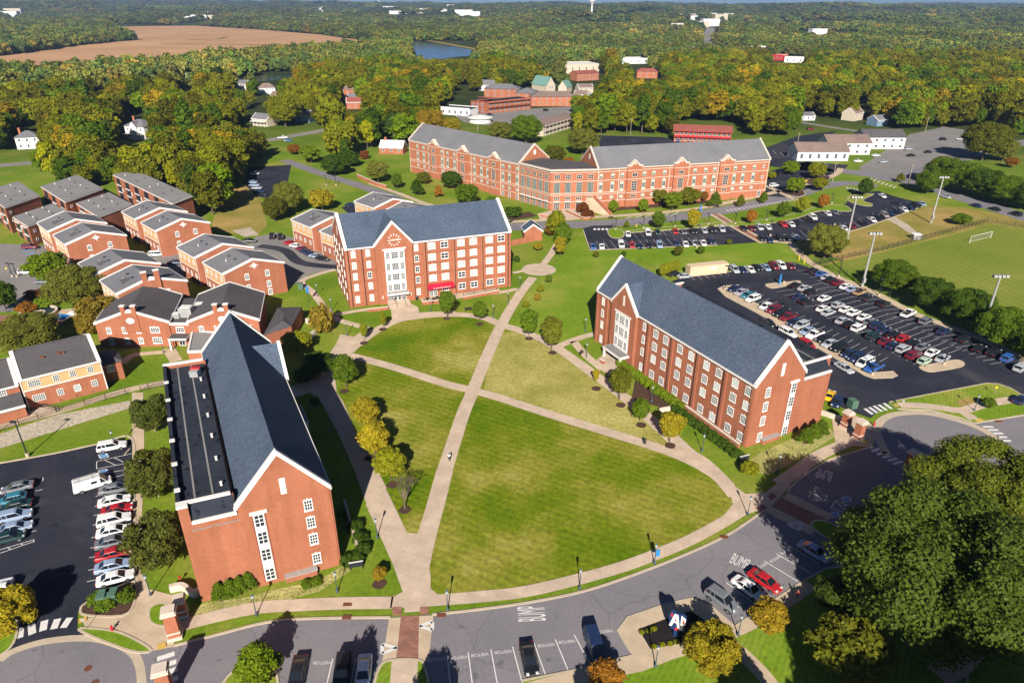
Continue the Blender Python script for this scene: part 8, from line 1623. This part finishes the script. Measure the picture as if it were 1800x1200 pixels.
# small traffic signs
for x, y, lb, mt in ((152, 1106, 'small sign with its back to the camera on the left island corner', 'metal_grey'), (1584, 718, 'small sign at the tip of the right island', 'metal_grey'), (1747, 694, 'yellow marker post on the right island', 'yellow'), (14, 482, 'yellow diamond sign at the round car park', 'yellow'), (1118, 405, 'yellow marker on the north lot verge', 'yellow'), (1532, 330, 'red and white sign by the street crossing', 'red')):
    g = G(x, y); o = empty('traffic_sign', (*g, 0), lb, 'sign', 'small traffic signs'); m = MB(); m.lathe(g[0], g[1], [(.04, 0), (.04, 2.1)], 6); m.build('post', 'metal_grey', o); m = MB(); m.extr([(g[0] - .32, g[1] - .06, 1.8), (g[0], g[1] - .06, 1.45), (g[0] + .32, g[1] - .06, 1.8), (g[0], g[1] - .06, 2.15)], [(g[0] - .32, g[1] - .045, 1.8), (g[0], g[1] - .045, 1.45), (g[0] + .32, g[1] - .045, 1.8), (g[0], g[1] - .045, 2.15)]); m.build('plate', mt, o)
for x, y, lb in ((697, 480, ''),): pass
# litter bins
for x, y, lb in ((1038, 384, 'dark litter bin by the planter, left'), (1043, 382, 'dark litter bin by the planter, right'), (733, 527, 'dark planter pot at the clock hall corner'), (1078, 622, 'dark litter bin at the right hall canopy'), (1133, 779, 'small dark bollard light on the lawn path')):
    g = G(x, y); o = empty('litter_bin', (*g, 0), lb, 'bin', 'dark litter bins'); m = MB(); m.lathe(g[0], g[1], [(.27, 0), (.32, .85), (.33, .9)], 10); m.build('body', 'metal_dark', o); m = MB(); m.lathe(g[0], g[1], [(.34, .905), (.28, 1.02), (.1, 1.06)], 10); m.build('lid', 'metal_dark', o)
# terrace tables
for i, (a, b) in enumerate(((20.0, -2.6), (21.6, -3.2), (22.8, -2.5))):
    p = CHF(a, b); o = empty('terrace_table', (*p, .12), f'dark round terrace table with seats before the red awning, {ordw(i + 1)} from the left', 'table', 'terrace tables'); m = MB(); m.lathe(p[0], p[1], [(.55, .82), (.55, .88)], 12); m.build('top', 'plank', o); m = MB(); m.lathe(p[0], p[1], [(.3, .12), (.05, .2), (.05, .81)], 8); m.build('pedestal', 'metal_dark', o)
    for k in range(4): t = k * math.pi / 2; m = MB(); m.lathe(p[0] + .85 * math.cos(t), p[1] + .85 * math.sin(t), [(.05, .12), (.05, .5), (.22, .51), (.22, .56)], 8); m.build('seat', 'plank', o)
# wheel stops
for i, (x, y) in enumerate(((224, 794), (224, 818))): g = G(x, y); m = MB(); m.box(g[0] - .1, g[0] + .1, g[1] - .9, g[1] + .9, .02, .16); tag(m.build('wheel_stop', 'kerb'), ('farther' if i == 0 else 'nearer') + ' concrete wheel stop in the accessible bay of the left car park', 'wheel stop', 'wheel stops')
# mulch rings under the lawn trees
for x, y in ((605, 688), (650, 805), (690, 852), (712, 896), (667, 1026), (785, 560), (843, 570), (673, 579), (640, 603), (930, 595), (971, 620), (1091, 712), (1127, 747), (1178, 783), (1048, 683)):
    gx, gy = G(x, y); struct(sheet('mulch_ring', [(gx + 1.0 * math.cos(t * .5236) * (1 + .1 * math.sin(t * 2.1)), gy + 1.0 * math.sin(t * .5236)) for t in range(12)], .065, 'mulch'))
# fountain
g = G(68, 552); o = empty('fountain', (*g, 0), 'low round stone fountain ring in the brick courtyard', 'fountain'); m = MB(); m.lathe(g[0], g[1], [(4.4, .05), (4.4, .75), (3.9, .75), (3.9, .3), (1.6, .3), (1.6, .5), (1.3, .5), (1.3, .3), (.1, .3)], 26); m.build('basin', 'limestone', o); m = MB(); m.lathe(g[0], g[1], [(3.85, .33), (3.85, .36), (1.65, .37)], 26); m.build('water', 'water', o)
m = MB()
# umbrella canopies in the courtyard
for i, (x, y) in enumerate(((112, 572), (137, 563))):
    g = G(x, y); o = empty('shade_canopy', (*g, 0), ('teal' if i == 0 else 'white') + ' square shade canopy beside the courtyard', 'canopy'); m = MB(); m.v = [(g[0] - 1.6, g[1] - 1.6, 2.2), (g[0] + 1.6, g[1] - 1.6, 2.2), (g[0] + 1.6, g[1] + 1.6, 2.2), (g[0] - 1.6, g[1] + 1.6, 2.2), (g[0], g[1], 3.2), (g[0], g[1], 3.1)]; m.f = [[0, 1, 4], [1, 2, 4], [2, 3, 4], [3, 0, 4], [1, 0, 5], [2, 1, 5], [3, 2, 5], [0, 3, 5]]; m.build('canopy', 'skyblue' if i == 0 else 'trim', o); m = MB(); m.lathe(g[0], g[1], [(.3, 0), (.04, .1), (.04, 3.0)], 7); m.build('post', 'metal_grey', o)
# campus sign in the mulch bed: blue board with white and red blocks on a post
g = G(1187, 1118); an = -28; F = frame(g, an, an + 90); o = empty('emblem_sign', (*g, 0), 'tall blue emblem sign with white and red letters in the black mulch bed', 'sign'); m = MB(); m.fbox(F, -.3, .3, -.16, .16, .1, 1.3); m.build('stand', 'blue', o)
outl = [(-1.0, 2.0), (-.75, 1.25), (.35, 1.15), (.95, 1.6), (1.1, 2.9), (1.0, 4.0), (.55, 4.3), (-.15, 4.05), (-.85, 4.25), (-1.15, 3.5)]
m = MB(); m.extr([(*F(a, -.14), z) for a, z in outl], [(*F(a, .14), z) for a, z in outl]); m.build('board', 'blue', o)
def emb(pts, mat, off): m = MB(); m.extr([(*F(a, -.15 - off), z) for a, z in pts], [(*F(a, -.145), z) for a, z in pts]); return m.build('letter', mat, o)
emb([(-.95, 1.75), (-.62, 1.75), (-.42, 2.5), (-.05, 2.5), (.1, 1.75), (.42, 1.75), (.0, 3.95), (-.45, 3.95)], 'winframe', .05); emb([(-.34, 2.8), (-.1, 2.8), (-.2, 3.4)], 'red', .09); emb([(.45, 1.6), (.75, 1.75), (.78, 2.5), (1.0, 2.7), (.98, 3.7), (.4, 4.05)], 'winframe', .06); emb([(.66, 2.8), (.85, 2.9), (.84, 3.4), (.66, 3.55)], 'red', .1); emb([(-.9, 3.3), (-.62, 3.25), (-.7, 3.9), (-.85, 3.95)], 'red', .05); emb([(-.2, 1.3), (.25, 1.25), (.3, 1.7), (-.15, 1.75)], 'red', .05)
for i, (x, y) in enumerate(((1128, 1110), (1140, 1108), (1150, 1104), (1150, 1135), (1165, 1132), (1178, 1130), (1190, 1127), (1196, 1085))): tr(x, y, 11, f'bush{i % 2}', 'yellow-green', f'small lime tuft in the black mulch bed, {ordw(i + 1)} along its edge', .9, cat='plant', name='edging_plant', group='lime tufts of the sign bed')
# person walking and two small figures
def person(p, ang, top, legs, skin, hair, label, stride=.22, h=1.74, carry=None):
    o = empty('person', (*p, .06), label, 'person', rz=ang)
    def skin_obj(name, js, es, rads, mat, sub=2):
        me = bpy.data.meshes.new(name); me.from_pydata(js, es, []); ob = bpy.data.objects.new(name, me); COL.objects.link(ob)
        md = ob.modifiers.new('skin', 'SKIN'); 
        for v, r in zip(me.skin_vertices[0].data, rads): v.radius = (r, r)
        me.skin_vertices[0].data[0].use_root = True; s2 = ob.modifiers.new('sub', 'SUBSURF'); s2.levels = sub; s2.render_levels = sub
        dg = bpy.context.evaluated_depsgraph_get(); m2 = bpy.data.meshes.new_from_object(ob.evaluated_get(dg)); bpy.data.objects.remove(ob); m2.materials.clear(); m2.materials.append(mat)
        for q in m2.polygons: q.use_smooth = True
        return child(name, m2, o)
    k = h / 1.74; s = stride
    J = [(0, 0, .95), (0, 0, 1.12), (.02, 0, 1.38), (.03, 0, 1.50), (.05, 0, 1.56), (.06, 0, 1.66), (.06, 0, 1.73)]
    R = [.14, .125, .15, .06, .058, .098, .06]; E = [(0, 1), (1, 2), (2, 3), (3, 4), (4, 5), (5, 6)]
    def add(chain, start, rr):
        prev = start
        for c, r in zip(chain, rr): J.append(c); R.append(r); E.append((prev, len(J) - 1)); prev = len(J) - 1
        return prev
    add([(0, .1, .9), (s * .6, .1, .5), (s * .9, .1, .09), (s * .9 + .14, .1, .05)], 0, [.095, .062, .045, .04]); add([(0, -.1, .9), (-s * .3, -.1, .5), (-s * 1.1, -.1, .12), (-s * 1.1 + .12, -.1, .06)], 0, [.095, .062, .045, .04])
    hl = add([(.01, .19, 1.42), (-.05, .25, 1.14), (.06, .24, .92)], 2, [.06, .046, .036]); hr = add([(.01, -.19, 1.42), (.0, -.25, 1.14), (.16, -.22, .94)], 2, [.06, .046, .036])
    for st_, sy in ((hl, 1), (hr, -1)):
        bx, by, bz = J[st_]; pal = add([(bx + .03, by, bz - .06)], st_, [.034])
        for q in range(4): add([(bx + .05 + q * .004 - .02 * (q == 3), by + (q - 1.5) * .018, bz - .11), (bx + .065, by + (q - 1.5) * .018, bz - .15 + .01 * abs(q - 1))], pal, [.009, .008])
        add([(bx + .07, by - sy * .02, bz - .07), (bx + .09, by - sy * .02, bz - .10)], pal, [.010, .008])
    J = [(x * k, y * k, z * k) for x, y, z in J]; skin_obj('body', J, E, [r * k for r in R], skin)
    skin_obj('shirt', [(0, 0, .98 * k), (0, 0, 1.12 * k), (.02, 0, 1.38 * k), (.02, 0, 1.46 * k), (.01, .19 * k, 1.42 * k), (-.03, .235 * k, 1.22 * k), (.01, -.19 * k, 1.42 * k), (0, -.235 * k, 1.22 * k)], [(0, 1), (1, 2), (2, 3), (2, 4), (4, 5), (2, 6), (6, 7)], [.16, .15, .17, .08, .08, .07, .08, .07], top)
    skin_obj('trousers', [(0, 0, .97 * k), (0, .1 * k, .88 * k), (s * .6 * k, .1 * k, .5 * k), (0, -.1 * k, .88 * k), (-s * .3 * k, -.1 * k, .5 * k)], [(0, 1), (1, 2), (0, 3), (3, 4)], [.155, .11, .085, .11, .085], legs)
    skin_obj('hair', [(.03 * k, 0, 1.64 * k), (.04 * k, 0, 1.745 * k)], [(0, 1)], [.095, .075], hair)
    for sy in (-.035, .035): m = MB(); c = child('eye', eye_me, o, (.155 * k, sy, 1.67 * k))
    c = child('nose', nose_me, o, (.165 * k, 0, 1.64 * k)); c = child('mouth', mouth_me, o, (.15 * k, 0, 1.595 * k))
    if carry: child('backpack', carry, o, (-.2, 0, 1.2 * k))
    return o
M['skin'] = simple('skin', (.36, .2, .14), .6); M['skin2'] = simple('dark_skin', (.11, .055, .035), .6); M['hair'] = simple('dark_hair', (.015, .01, .008), .6); M['cloth_white'] = simple('white_cloth', (.75, .75, .78), .9); M['cloth_dark'] = simple('dark_cloth', (.02, .022, .03), .9); M['cloth_red'] = simple('red_cloth', (.45, .05, .05), .9)
b = MB(); b.box(-.012, .012, -.016, .016, -.009, .009); eye_me = b.mesh('eye', 'hair'); b = MB(); b.box(-.02, .022, -.015, .015, -.03, .02); nose_me = b.mesh('nose', 'skin'); b = MB(); b.box(-.01, .012, -.03, .03, -.008, .008); mouth_me = b.mesh('mouth', 'cloth_red')
b = MB(); b.box(-.1, .06, -.15, .15, -.25, .22); bp_me = b.mesh('backpack', 'cloth_white')
person(G(790, 811), math.radians(98), M['cloth_white'], M['cloth_dark'], M['skin2'], M['hair'], 'person in a white top and dark trousers walking up the middle path')
person(G(1400, 1053), math.radians(200), M['cloth_red'], M['cloth_dark'], M['skin'], M['hair'], 'person in a red top standing at the kerb by the red sedan', stride=.06)
person(G(1409, 452), math.radians(60), M['cloth_dark'], M['cloth_dark'], M['skin'], M['hair'], 'small dark figure on the diagonal walk above the right car park')
# bollard-like dark light boxes on roof etc. are parts of the halls; bicycle-bay posts
for i, (x, y) in enumerate(((1404, 458), (1413, 464))):
    g = G(x, y); m = MB(); m.lathe(g[0], g[1], [(.14, 0), (.14, 1.9), (.05, 2.0)], 8); tag(m.build('gate_post', 'yellow'), ('left' if i == 0 else 'right') + ' yellow gate post at the top of the right car park', 'post', 'yellow gate posts')
g = G(1608, 420); m = MB(); m.box(g[0] - 1.1, g[0] + 1.1, g[1] - 1, g[1] + 1, 0, 1.6); tag(m.build('utility_box', 'metal_grey'), 'grey utility box on the bank beside the field fence', 'utility box') if False else None
o = empty('field_shed', (*G(1609, 420), 0), 'small grey box shed beside the field fence', 'shed'); g = G(1609, 420); m = MB(); m.box(g[0] - 1.3, g[0] + 1.3, g[1] - 1, g[1] + 1, 0, 1.7); m.build('wall', 'metal_grey', o); m = MB(); m.box(g[0] - 1.45, g[0] + 1.45, g[1] - 1.15, g[1] + 1.15, 1.71, 1.85); m.build('roof', 'winframe', o)
m = MB()
# ================================================================== LABELS THAT NEED A PLACE IN ORDER
cnt = {}
for o in bpy.data.objects:
    if '_lab' in o.keys(): cnt.setdefault(o['_lab'], []).append(o)
for lab, obs in cnt.items():
    obs.sort(key=lambda o: P(o.location[0], o.location[1], o.location[2])[0])
    a, _, b = lab.partition('|')
    for i, o in enumerate(obs): o['label'] = (f'only {a} in the {b}' if len(obs) == 1 else f'{ordw(i + 1)} {a} from the left in the {b}') if b else (lab if len(obs) == 1 else f'{ordw(i + 1)} from the left, {lab}')
for o in bpy.data.objects:
    for k in ('_lab', '_org'):
        if k in o.keys(): del o[k]
# ================================================================== LIGHT, AIR, CAMERA
w = bpy.data.worlds.new('World'); sc.world = w; w.use_nodes = True; nt = w.node_tree; bg = nt.nodes['Background']
sky = nt.nodes.new('ShaderNodeTexSky'); sky.sky_type = 'NISHITA'; sky.sun_disc = False
ELEV, AZ = 31.0, 1.5   # shadows run away from the camera, a hair to the right
dirx, diry = -math.sin(math.radians(AZ)), -math.cos(math.radians(AZ))     # horizontal direction towards the sun
sky.sun_elevation = math.radians(ELEV); sky.sun_rotation = math.atan2(dirx, diry); sky.altitude = 100; sky.air_density = .5; sky.dust_density = 0.3; sky.ozone_density = 6.0
nt.links.new(sky.outputs[0], bg.inputs['Color']); bg.inputs['Strength'].default_value = SKY
sl = bpy.data.lights.new('sun', 'SUN'); sl.energy = SUN; sl.angle = math.radians(0.5); sl.color = (1.0, .93, .83); so = bpy.data.objects.new('sun', sl); COL.objects.link(so)
tow = Vector((dirx * math.cos(math.radians(ELEV)), diry * math.cos(math.radians(ELEV)), math.sin(math.radians(ELEV)))); so.rotation_euler = tow.to_track_quat('Z', 'Y').to_euler(); so.location = (0, -50, 120)
if HAZE > 0:
    m = MB(); m.box(-9600, 9600, -9600, 9600, -1.2, 118); mh, nt, out = mat_new('air'); pv = N(nt, 'ShaderNodeVolumePrincipled', Density=HAZE, Anisotropy=0.2); pv.inputs['Color'].default_value = HAZEC; nt.links.new(pv.outputs[0], out.inputs['Volume'])
    ho = m.build('haze', mh); ho['kind'] = 'stuff'; del ho['_org']
cam = bpy.data.cameras.new('camera'); co = bpy.data.objects.new('camera', cam); COL.objects.link(co); cam.sensor_width = 36; cam.lens = 36 * FPX / 1800; cam.clip_start = .5; cam.clip_end = 30000
co.matrix_world = Matrix(((RT[0], UP[0], -FW[0], 0), (RT[1], UP[1], -FW[1], 0), (RT[2], UP[2], -FW[2], H), (0, 0, 0, 1)))
sc.camera = co
vs = sc.view_settings; vs.view_transform = 'Standard'; vs.look = 'None'; vs.exposure = EXPO; vs.gamma = 1; vs.use_curve_mapping = False
cy = sc.cycles; cy.max_bounces = 6; cy.diffuse_bounces = 1; cy.glossy_bounces = 2; cy.transmission_bounces = 2; cy.volume_bounces = 1; cy.transparent_max_bounces = 4; cy.use_denoising = True; cy.use_adaptive_sampling = True; cy.adaptive_threshold = .02; cy.sample_clamp_indirect = 4
